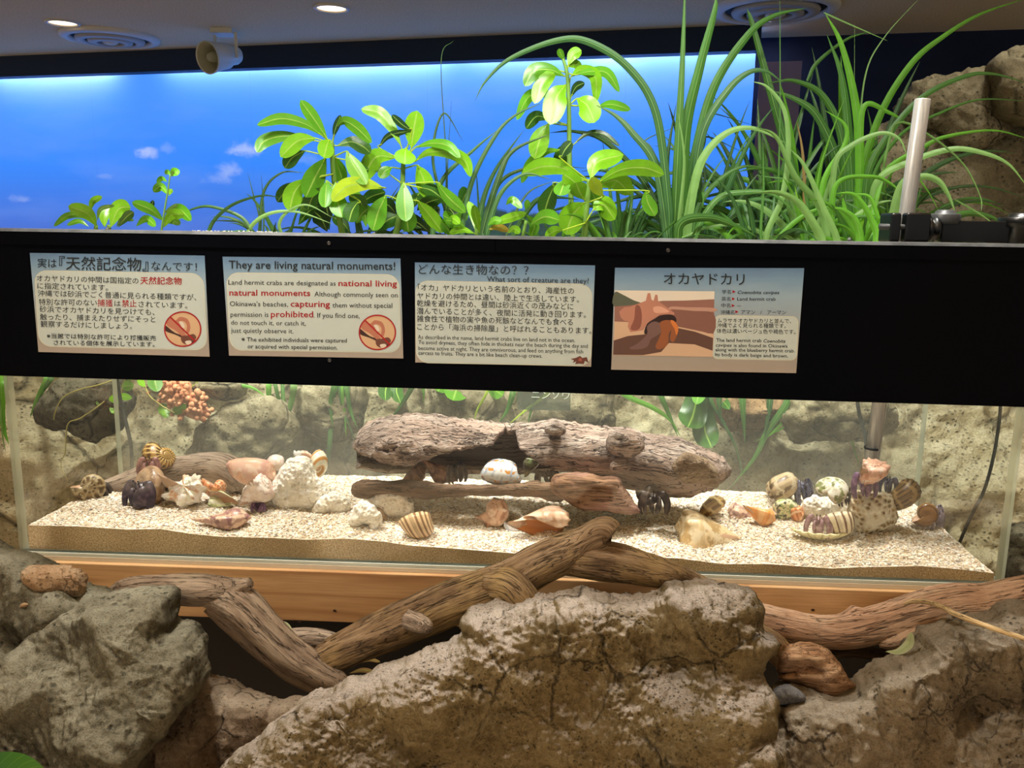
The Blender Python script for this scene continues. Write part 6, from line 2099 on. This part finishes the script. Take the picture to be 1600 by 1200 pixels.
clump('tallest arching grass clump right of the low bright shrub, its blades crossing the ceiling', (1060, 440, 0.95), [
    (((965, 1165), (960, 1000), (900, 560), (760, 330), (560, 205), (400, 203), (180, 290), (60, 400), (5, 500)), 40, 0.9, 0.86, 'f'),
    (((990, 1170), (1010, 700), (1030, 300), (1045, -120)), 46, 0.9, 0.9, 'g'), (((1030, 1100), (1050, 650), (1120, 330), (1190, 60), (1196, -20)), 62, 0.92, 0.92, 'g'),
    (((1040, 1120), (1080, 850), (1180, 450), (1350, 180), (1480, 80), (1640, 40)), 52, 0.95, 1.0, 'g'), (((1060, 1150), (1080, 980), (1130, 650), (1250, 450), (1350, 360), (1440, 350), (1530, 410)), 44, 0.95, 0.98, 'f'),
    (((1050, 1160), (1060, 1050), (1120, 800), (1240, 660), (1380, 632), (1540, 705)), 48, 0.86, 0.84, 's'), (((955, 1160), (900, 820), (780, 650), (700, 570), (605, 518)), 42, 0.88, 0.95, 'f'),
    (((945, 1150), (840, 900), (650, 700), (500, 650), (375, 655)), 34, 0.92, 1.0, 'k'), (((960, 1100), (955, 800), (1000, 505)), 28, 0.98, 1.0, 'k'), (((1010, 1150), (1040, 800), (1010, 560)), 20, 0.84, 0.84, 's'),
    (((1000, 1160), (980, 960), (880, 740), (850, 690), (1000, 625)), 14, 0.96, 1.0, 'k'), (((1050, 1160), (1140, 900), (1130, 680), (1330, 750)), 16, 0.96, 1.05, 'k'), (((1030, 1165), (1060, 900), (1140, 700), (1140, 560), (1390, 620)), 16, 0.98, 1.05, 'k'),
    (((1080, 1160), (1120, 1000), (1220, 880), (1340, 820), (1480, 840)), 30, 0.9, 0.92, 'g'), (((1090, 1165), (1200, 980), (1360, 945), (1480, 960), (1600, 1060)), 34, 0.82, 0.8, 'g'), (((1020, 1110), (1160, 1075), (1300, 1120), (1400, 1170)), 46, 0.8, 0.78, 'd')], Z3,
    rnd=((12, 1060, 430, 1.0, 0.40, 0.006, 'gfgd', 0.9),), seed=1)
clump('dark arching grass clump between the larger bushy shrub and the tall single stemmed shrub', (752, 440, 0.9), [
    (((40, 1165), (130, 860), (200, 740), (380, 660)), 34, 0.9, 0.95, 'k'), (((-60, 1165), (-10, 900), (100, 680), (200, 572), (350, 502)), 26, 0.86, 0.92, 'f'), (((20, 1165), (50, 980), (120, 820), (252, 636)), 30, 0.9, 0.94, 'f'),
    (((45, 1170), (60, 1160), (130, 960), (250, 860), (380, 885)), 30, 0.72, 0.75, 'f'), (((-200, 1165), (-160, 900), (0, 740), (120, 640)), 26, 0.88, 0.92, 'f'), (((160, 1165), (260, 960), (400, 890)), 14, 0.9, 0.95, 'k'), (((200, 1165), (300, 1000), (400, 975), (520, 985)), 30, 0.8, 0.8, 'f'),
    (((-110, 1165), (-130, 900), (-110, 500)), 8, 0.9, 0.9, 'k'), (((-140, 1165), (-135, 800), (-160, 300), (-100, 200)), 6, 0.9, 0.9, 'k'), (((-100, 1160), (-200, 800), (-150, 560), (-50, 700)), 16, 0.9, 0.95, 'k'), (((60, 1160), (130, 900), (330, 820), (560, 830)), 22, 0.95, 1.0, 'k')], Z3, rnd=((8, 745, 420, 0.95, 0.3, 0.005, 'kf', 0.9),), seed=2)
clump('tall upright grass clump left of the metal pole, in front of the dark wall', (1340, 450, 1.05), [
    (((510, 1160), (508, 900), (490, 550), (420, 230), (335, 60)), 50, 1.0, 1.0, 'm'), (((480, 1160), (455, 700), (420, 380), (345, 165)), 50, 1.02, 1.02, 'g'), (((505, 1160), (500, 900), (600, 560), (750, 310), (900, 180), (1080, 70), (1310, -10)), 36, 0.98, 0.9, 'm'),
    (((508, 1160), (500, 700), (530, 360), (620, 180), (790, -10)), 9, 1.0, 1.0, 's'), (((120, 1160), (120, 480), (118, -20)), 9, 1.0, 1.0, 'g'), (((530, 1160), (540, 850), (640, 650), (800, 470), (1000, 370), (1140, 355), (1310, 400)), 32, 0.95, 0.9, 'g'),
    (((470, 1160), (475, 700), (478, 120)), 5, 1.05, 1.05, 's'), (((440, 1160), (420, 700), (330, 470), (190, 390), (60, 400)), 40, 1.05, 1.1, 'g'), (((430, 1160), (400, 800), (300, 560), (180, 470), (40, 430)), 46, 1.08, 1.12, 'd'), (((250, 390), (300, 300), (440, 190), (560, 150)), 18, 1.1, 1.1, 'd'),
    (((500, 1160), (505, 850), (520, 520), (640, 540), (770, 620)), 34, 0.96, 0.94, 'm'), (((330, 60), (440, 110), (636, 196)), 7, 1.0, 1.0, 's'), (((250, 1150), (230, 760), (200, 580)), 18, 1.02, 1.02, 'r'), (((270, 1150), (90, 500), (-10, 130), (-40, 40)), 42, 1.1, 1.1, 'd')], Z4,
    rnd=((12, 1335, 440, 1.05, 0.42, 0.008, 'gmd', 0.8),), seed=3)
clump('low dense striped grass clump in front of the tall upright grass', (1270, 450, 0.85), [
    (((300, 1160), (300, 900), (340, 720), (436, 456)), 17, 0.84, 0.84, 'm'), (((320, 1160), (330, 880), (430, 700), (432, 600), (335, 530)), 30, 0.84, 0.84, 'm'), (((360, 1160), (380, 800), (460, 700), (600, 640), (690, 665), (730, 745)), 28, 0.8, 0.76, 's'),
    (((370, 1160), (390, 890), (560, 850), (660, 890), (710, 945)), 24, 0.8, 0.76, 'm'), (((400, 1180), (330, 1000), (240, 800), (168, 716)), 32, 0.72, 0.74, 's'), (((320, 1180), (280, 1080), (200, 970), (100, 925), (-10, 928)), 42, 0.72, 0.72, 's'), (((50, 1160), (130, 950), (160, 720), (140, 530), (60, 420), (-20, 390)), 28, 0.8, 0.84, 's'),
    (((340, 1170), (310, 1000), (190, 850), (100, 660), (0, 612)), 40, 0.78, 0.8, 's'), (((500, 1170), (480, 1060), (420, 1010), (380, 1000)), 36, 0.72, 0.72, 'm'), (((580, 1170), (560, 1060), (480, 940), (380, 930)), 34, 0.72, 0.74, 'm'), (((30, 1160), (40, 900), (36, 650)), 14, 0.8, 0.8, 'g'), (((250, 1160), (230, 900), (0, 840)), 24, 0.8, 0.84, 'g'), (((600, 1165), (560, 960), (470, 930)), 22, 0.74, 0.74, 'm')], Z4,
    rnd=((30, 1265, 430, 0.85, 0.40, 0.010, 'gmsb', 1.0), (26, 1180, 430, 0.85, 0.36, 0.008, 'gmfk', 1.0), (20, 1340, 420, 0.8, 0.30, 0.009, 'mbg', 1.0)), seed=4)
clump('striped grass clump arching to the right, around the metal pole', (1400, 450, 0.95), [
    (((560, 1170), (560, 880), (700, 650), (900, 540), (1080, 480), (1310, 486)), 20, 0.9, 0.8, 'g'), (((600, 1170), (600, 860), (820, 700), (950, 650), (1150, 628), (1310, 666)), 22, 0.88, 0.8, 'm'), (((560, 1170), (580, 880), (760, 770), (950, 715), (1100, 735), (1220, 790), (1310, 900)), 32, 0.86, 0.74, 's'),
    (((560, 1170), (640, 700), (700, 590), (850, 660), (1000, 790), (1080, 940), (1088, 1015)), 12, 0.86, 0.74, 's'), (((640, 1170), (700, 900), (800, 850), (880, 870), (930, 940), (965, 1030)), 38, 0.62, 0.56, 's'), (((660, 1170), (720, 900), (760, 840), (830, 920), (880, 1010)), 12, 0.66, 0.6, 'm'), (((860, 1100), (1000, 1030), (1120, 1040), (1190, 1075)), 36, 0.6, 0.58, 'd'), (((960, 960), (1080, 1030), (1150, 1080)), 8, 0.56, 0.5, 's')], Z4,
    rnd=((10, 1400, 430, 0.9, 0.26, 0.006, 'gm', 1.0),), seed=5)
clump('thin arching grass at the left of the larger bushy shrub', (380, 440, 0.85), [
    (((336, 400), (328, 358), (359, 323), (408, 306), (442, 310)), 7, 0.7, 0.75, 'f'), (((385, 372), (400, 345), (430, 331), (470, 332), (520, 350)), 7, 0.7, 0.7, 's'), (((395, 380), (380, 342), (331, 323), (300, 327), (286, 338)), 6, 0.72, 0.75, 'f'), (((402, 380), (405, 340), (396, 305), (387, 270)), 3, 0.75, 0.75, 'k'), (((410, 380), (412, 330), (408, 272)), 3, 0.75, 0.75, 'k'), (((405, 370), (412, 300), (440, 270), (476, 270)), 5, 0.78, 0.8, 'k'),
    (((440, 380), (436, 350), (450, 330), (480, 320), (520, 340)), 6, 0.7, 0.7, 's'), (((400, 380), (380, 350), (352, 345), (328, 346)), 4, 0.7, 0.7, 'k')], rnd=((22, 440, 430, 0.9, 0.32, 0.007, 'fkgd', 0.9), (22, 570, 430, 0.98, 0.34, 0.007, 'kfd', 0.9), (14, 680, 430, 0.98, 0.34, 0.007, 'kfd', 0.9)), seed=6)
clump('dark grass clump behind the low bright shrub', (960, 440, 1.0), [], rnd=((26, 970, 430, 1.0, 0.40, 0.008, 'kfgd', 0.9), (14, 1110, 430, 1.0, 0.42, 0.007, 'fgr', 0.9)), seed=7)

# leaves hanging behind the tank
GH = 'grass blades hanging behind the tank'


def hang(lab, x, blades, Y=0.56, seed=0):
    p = plant('hanging_grass', lab, at(x, 560, 0.80), 'grass clump', GH)
    mb = MB()
    r = np.random.RandomState(seed)
    for pts, w, col in blades:
        q = [(x, 555), (pts[0][0] * 0.8 + x * 0.2, 575)] + list(pts)
        S = spline([(a[0], a[1], 0.74 if k == 0 else 0.62 if k == 1 else Y) for k, a in enumerate(q)], 8)
        P = at(S[:, 0], S[:, 1], S[:, 2])
        t = np.linspace(0, 1, len(P))
        wd = (1 - t ** 3) * w * 0.5 * m_per_px(Y) + 0.0003
        strip(mb, P, wd, GR[col] * r.uniform(0.9, 1.1), nc=5, fold=0.3, tilt=r.uniform(-15, 15))
    mb.build('blades', MBLADE, p, tc=True, col=True)


hang('hanging grass blades at the left corner of the tank, over the pale rock', 60, [([(74, 590), (58, 625), (47, 652)], 11, 'm'), ([(80, 590), (64, 615), (57, 640)], 9, 'g')], seed=1)
hang('single hanging grass blade outside the left end of the tank', 0, [([(3, 590), (2, 640), (6, 672), (14, 694)], 13, 'm'), ([(0, 620), (4, 680), (9, 705)], 3, 's')], Y=0.30, seed=2)
hang('hanging grass blades meeting in a point above the coral mound', 430, [([(420, 600), (422, 632), (432, 658), (441, 680)], 9, 'm'), ([(459, 600), (456, 625), (447, 655), (441, 680)], 11, 's'), ([(366, 597), (395, 606), (416, 620)], 7, 'm'), ([(442, 672), (430, 700), (408, 714)], 6, 'g'), ([(430, 600), (440, 640), (456, 690)], 7, 'g'), ([(318, 592), (298, 607), (262, 628)], 8, 'y')], seed=3)
hang('hanging dark grass blades just left of the hollow log', 532, [([(524, 600), (517, 632), (520, 668)], 13, 'g'), ([(541, 602), (548, 642), (558, 668)], 9, 'g'), ([(533, 602), (538, 645), (541, 682)], 7, 'm'), ([(530, 602), (536, 640), (556, 690)], 6, 'f'), ([(516, 680), (512, 720), (508, 740)], 9, 'f')], seed=4)
hang('hanging grass blades above the left half of the hollow log', 660, [([(646, 600), (628, 632), (608, 657)], 10, 'd'), ([(662, 600), (662, 630)], 8, 'm'), ([(762, 605), (746, 640), (740, 660)], 5, 'y')], seed=5)
hang('hanging grass blades above the middle of the hollow log', 830, [([(802, 610), (793, 640), (780, 660)], 11, 'g'), ([(858, 610), (822, 640), (796, 662)], 6, 'y'), ([(838, 610), (830, 640), (824, 668)], 7, 'g'), ([(812, 610), (806, 630)], 7, 'g')], seed=6)
hang('long hanging grass blade curving down to the right end of the hollow log', 985, [([(972, 612), (1020, 637), (1047, 656), (1063, 682)], 9, 'm'), ([(1032, 615), (1046, 649), (1059, 682)], 10, 'g')], seed=7)
hang('wide hanging blades crossing right of the hollow log', 1165, [([(1124, 618), (1127, 662)], 14, 'f'), ([(1160, 620), (1164, 692)], 15, 'g'), ([(1203, 620), (1193, 690)], 15, 'f'), ([(1232, 622), (1200, 672), (1179, 715), (1141, 762)], 12, 'g'), ([(1244, 630), (1212, 670), (1190, 690)], 8, 'm'), ([(1110, 620), (1130, 660), (1150, 700), (1164, 760)], 6, 'f'), ([(1236, 655), (1230, 665), (1180, 690)], 6, 'm')], seed=8)
clump('dense dark grass mass in front of the mural corner', (1180, 450, 1.15), [], rnd=((34, 1090, 430, 1.05, 0.62, 0.010, 'gfkd', 0.9), (40, 1190, 430, 1.1, 0.62, 0.011, 'gfkd', 1.0), (30, 1250, 430, 1.15, 0.70, 0.011, 'gfdm', 0.9)), seed=8)
clump('dense dark grass mass in front of the tall rocks', (1330, 450, 1.25), [], rnd=((40, 1310, 430, 1.2, 0.72, 0.012, 'gfkm', 0.9), (24, 1380, 430, 1.2, 0.55, 0.010, 'gdkm', 0.9)), seed=9)
clump('short grass tuft under the low bright shrub at the board edge', (870, 450, 0.85), [], rnd=((26, 870, 430, 0.85, 0.27, 0.007, 'gfkm', 1.0), (20, 960, 430, 0.8, 0.30, 0.007, 'gfm', 1.0)), seed=10)
hang('thin hanging blades left of the metal pole', 1320, [([(1312, 626), (1312, 640)], 7, 'g'), ([(1318, 628), (1329, 680), (1342, 728)], 6, 'm')], seed=9)
p = plant('pothos_vine', 'small green heart leaved vine trailing over the rock at the left behind the tank', at(215, 560, 0.76), 'vine')
mb = MB()
for (a, b, w, c) in [((190, 604), (209, 602), 17, 'b'), ((190, 622), (170, 624), 15, 'b'), ((186, 618), (206, 622), 12, 'b'), ((180, 632), (176, 646), 14, 'b'), ((168, 622), (150, 632), 13, 's'), ((216, 592), (226, 604), 10, 'b'), ((240, 586), (246, 612), 24, 'm'), ((252, 631), (262, 653), 18, 'b'), ((270, 646), (291, 632), 15, 'b'), ((205, 594), (200, 582), 12, 'b')]:
    leaf(mb, [a, b], w, 0.50, 0.48, c, pk=0.8)
mb.build('leaves', MLEAF, p, tc=True, col=True)
mv = flat('vine_stem', (168, 160, 96), 0.6)
for pts in ([(215, 560, 0.72, 1.4), (200, 580, 0.52, 1.4), (192, 604, 0.5, 1.2), (186, 626, 0.5, 1.2), (178, 634, 0.49, 1)], [(215, 560, 0.72, 1.4), (175, 594, 0.5, 1.1), (120, 610, 0.48, 1.1), (98, 622, 0.48, 1.1), (87, 642, 0.48, 1), (84, 656, 0.48, 0.9)], [(215, 560, 0.72, 1.4), (170, 620, 0.5, 1), (128, 652, 0.48, 1), (108, 660, 0.48, 1), (103, 680, 0.48, 1), (102, 706, 0.48, 0.9), (95, 726, 0.48, 0.6), (106, 752, 0.48, 0.5)], [(215, 560, 0.72, 1.4), (230, 612, 0.5, 1.2), (250, 632, 0.48, 1.2), (272, 645, 0.48, 1)]):
    stem(p, pts, 'vine_stem', mv)
p = plant('broadleaf_plant', 'broad dark leaves hanging behind the right end of the hollow log', at(1100, 560, 0.76), 'plant', 'broad leaves behind the tank')
mb = MB()
for pts, w, c in [([(1100, 560), (1085, 640), (1075, 668)], 44, 'd'), ([(1100, 560), (1100, 660), (1112, 700)], 40, 'd'), ([(1100, 560), (1095, 600), (1088, 632)], 24, 'm'), ([(1105, 560), (1120, 610), (1140, 640)], 18, 'g')]:
    leaf(mb, pts, w, 0.66, 0.56, c)
mb.build('leaves', MLEAF, p, tc=True, col=True)
p = plant('broadleaf_plant', 'broad bright leaves peeping under the black board above the hollow log', at(700, 560, 0.76), 'plant', 'broad leaves behind the tank')
mb = MB()
for pts, w, c in [([(690, 560), (712, 600), (708, 626)], 40, 'm'), ([(690, 560), (690, 598), (684, 612)], 24, 'm'), ([(720, 560), (770, 606), (786, 618)], 24, 'm'), ([(640, 560), (606, 600), (602, 626)], 24, 'd'), ([(640, 560), (620, 604), (626, 630)], 20, 'd')]:
    leaf(mb, pts, w, 0.66, 0.56, c)
mb.build('leaves', MLEAF, p, tc=True, col=True)
g = G('coral_orange', 0.7)
g.base(g.ramp(g.noise(g.coord(), 60, 4), [(0.3, (176, 108, 76)), (0.55, (222, 158, 120)), (0.75, (240, 190, 158))]))
mb = MB()
r = np.random.RandomState(5)
for _ in range(170):
    px = 285 + r.normal(0, 19)
    py = 624 + (px - 285) * 0.42 + r.normal(0, 12)
    V, F = ball(at(px, py, 0.50 + r.uniform(-0.02, 0.03)), r.uniform(0.004, 0.008), 5, 7)
    mb.add(V, F)
V, F = relief(yy([(250, 606), (264, 590), (286, 596), (300, 620), (322, 640), (318, 656), (296, 652), (262, 632)], 0.53), g=3, front=0.02, back=0.06, rnd=20, disp=rdisp(0.004, 40, 0.003, 60))
mb.add(V, F)
tag(mb.build('orange_succulent', g.m), 'orange pink knobbly succulent clump on the rocks behind the tank at the left', 'succulent')
p = plant('broad_leaf', 'single broad green leaf tip at the bottom left corner', at(-30, 1240, -0.5), 'leaf')
mb = MB()
S = spline([(-60, 1250, -0.50), (-20, 1215, -0.51), (30, 1205, -0.52), (78, 1212, -0.52)], 8)
P = at(S[:, 0], S[:, 1], S[:, 2])
strip(mb, P, np.sin(np.linspace(0.5, 3.1, len(P))) * 0.022, GR['d'], fold=0.1)
mb.build('leaf_blade', MLEAF, p, tc=True, col=True)
for lab, pts, Y, w, c in [('pale dry leaf curled under the pinkish log', [(1384, 1018), (1404, 1018), (1420, 1006), (1424, 988)], -0.15, 14, 'w'), ('small dry leaf in the dark gap left of the crusted rock', [(546, 1052), (566, 1047), (586, 1050)], -0.06, 8, 'r'), ('small pale leaf in the dark gap above the other dry leaf', [(560, 1036), (578, 1031), (594, 1034)], -0.04, 6, 'r'), ('white torn leaf scrap under the front board beside the bent root', [(436, 974), (444, 975), (456, 985)], -0.06, 9, 'w')]:
    mb = MB()
    leaf(mb, pts, w, Y, Y - 0.01, c)
    tag(mb.build('dry_leaf', MLEAF, tc=True, col=True), lab, 'leaf', 'fallen leaves')

# ------------------------------------------------------------------ pole, clamp arm and cables
g = G('brushed_metal', 0.36, 0.5)
g.b.inputs['Metallic'].default_value = 0.35
g.base(g.ramp(g.noise(g.coord(scale=(1, 1, 0.05)), 300, 3), [(0.3, (150, 150, 150)), (0.7, (196, 194, 190))]))
MPOLE = g.m
YP = 0.20
pole = empty('metal_pole', at(1362, 742, YP), 'slanted brushed metal pole standing in the tank and rising above the black board', 'pole')
pt = np.array([at(1442, 155, YP), at(1352, 790, YP)])
d = (pt[0] - pt[1]) / np.linalg.norm(pt[0] - pt[1])
Ln = float(np.linalg.norm(pt[0] - pt[1]))
V, F = lathe([(0.001, 0), (0.0128, 0), (0.0128, Ln - 0.001), (0.0122, Ln), (0.0108, Ln), (0.0108, Ln - 0.02), (0.001, Ln - 0.02)], pt[1], d, 28)
mk('tube', V, F, MPOLE, pole)
q0 = at(1362.5, 700, YP)
V, F = lathe([(0.0126, -0.002), (0.0140, -0.002), (0.0140, 0.002), (0.0126, 0.002)], q0, d, 28)
mk('black_ring', V, F, flat('black_rubber', (22, 22, 24), 0.5), pole)
MBP = flat('black_plastic', (14, 16, 19), 0.3, 0.5)
MBG = flat('dark_grey_cap', (62, 64, 66), 0.4, 0.4)
arm = empty('clamp_arm', at(1470, 377, YP), 'black clamp and jointed arm gripping the metal pole above the black board', 'clamp arm')


def pbox(px0, py0, px1, py1, Y, y0, y1):
    a_, b_ = at(px0, py1, Y), at(px1, py0, Y)
    return box((min(a_[0], b_[0]), Y + y0, min(a_[2], b_[2])), (max(a_[0], b_[0]), Y + y1, max(a_[2], b_[2])))


for (x0_, x1_, nm) in ((1380, 1400, 'jaw'), (1403, 1446, 'jaw')):
    V, F = pbox(x0_, 333, x1_, 378, YP, -0.028, 0.028)
    bevel(mk(nm, V, F, MBP, arm), 0.004, 3)
V, F, _ = tube(np.array([at(1374, 354, YP - 0.02), at(1446, 356, YP - 0.02)]), 0.005, 12)
mk('clamp_bolt', V, F, MBG, arm)
ca = at(1444, 358, YP - 0.004)
V, F = lathe([(0.001, 0), (0.022, 0), (0.024, 0.003), (0.024, 0.006), (0.018, 0.008), (0.018, 0.011), (0.022, 0.013), (0.022, 0.02), (0.012, 0.024), (0.001, 0.024)], ca, (1, 0, 0), 28)
mk('joint_collar', V, F, MBP, arm)
V, F = pbox(1464, 346, 1572, 378, YP, -0.016, 0.016)
bevel(mk('square_bar', V, F, MBP, arm), 0.0015)
cd = at(1476, 346, YP)
V, F = lathe([(0.001, -0.004), (0.024, -0.004), (0.0245, 0.0), (0.0245, 0.011), (0.023, 0.013), (0.017, 0.0135), (0.016, 0.017), (0.012, 0.0195), (0.001, 0.02)], cd, (0, 0, 1), 32)
mk('pivot_cap', V, F, MBG, arm)
cd = at(1600, 352, YP)
V, F = lathe([(0.001, -0.035), (0.036, -0.035), (0.036, -0.004), (0.041, -0.003), (0.0415, 0.011), (0.04, 0.013), (0.026, 0.0135), (0.025, 0.018), (0.02, 0.021), (0.001, 0.022)], cd, (0, 0, 1), 36)
mk('end_pivot', V, F, MBP, arm)
V, F = pbox(1630, 346, 1760, 378, YP, -0.016, 0.016)
bevel(mk('square_bar', V, F, MBP, arm), 0.0015)
MCAB = flat('grey_cable', (62, 64, 60), 0.6)


def cable(lab, pts, r=1.8):
    V, F, tc = pxtube([p + (r,) for p in pts], nv=8, n=10)
    tag(mk('cable', V, F, MCAB), lab, 'cable', 'cables hanging at the tank')


cable('dark cable hanging behind the back pane at the left', [(166, 360.5, 0.352), (170, 372, 0.362), (176, 520, 0.362), (182, 585, 0.365), (188, 625, 0.385), (198, 665, 0.385), (205, 700, 0.385), (206, 740, 0.40), (204, 790, 0.44)], 3)
cable('dark cable hanging behind the metal pole', [(1326, 377.5, 0.352), (1328, 390, 0.362), (1332, 560, 0.365), (1340, 630, 0.37), (1346, 660, 0.385), (1353, 690, 0.385), (1354, 740, 0.40), (1352, 800, 0.44)], 3)
cable('dark cable hanging down outside the right end of the tank', [(1564, 600, 0.105), (1562, 650, 0.11), (1553, 710, 0.115), (1538, 765, 0.12), (1518, 805, 0.13), (1506, 832, 0.14), (1490, 870, 0.20)], 2.6)
p = empty('plant_label', at(858, 560, 0.50), 'small clear plant label with white handwritten characters above the hollow log', 'plant label')
V, F = box(at(808, 640, 0.44) * [1, 0, 1] + [0, 0.44, 0], at(892, 604, 0.44) * [1, 0, 1] + [0, 0.4425, 0])
g = G('label_plate', 0.3)
g.base((92, 104, 92))
g.b.inputs['Alpha'].default_value = 0.55
mk('label_plate', V, F, g.m, p, smooth=False)
V, F, _ = pxtube([(846, 612, 0.4435, 2), (842, 616, 0.6, 2), (838, 640, 0.9, 2)], nv=8, n=4)
mk('stake', V, F, flat('stake_grey', (120, 126, 116), 0.6), p)
TV, TF = text_mesh('ニンソウ')
m = m_per_px(0.44) * 16
mk('white_lettering', TV * [m, 0, 0] + np.stack([TV[:, 0] * 0, TV[:, 0] * 0, TV[:, 1] * m], -1) + at(829, 622, 0.4385), [tuple(f) for f in TF], flat('white_ink', (236, 240, 236), 0.5), p, smooth=False)
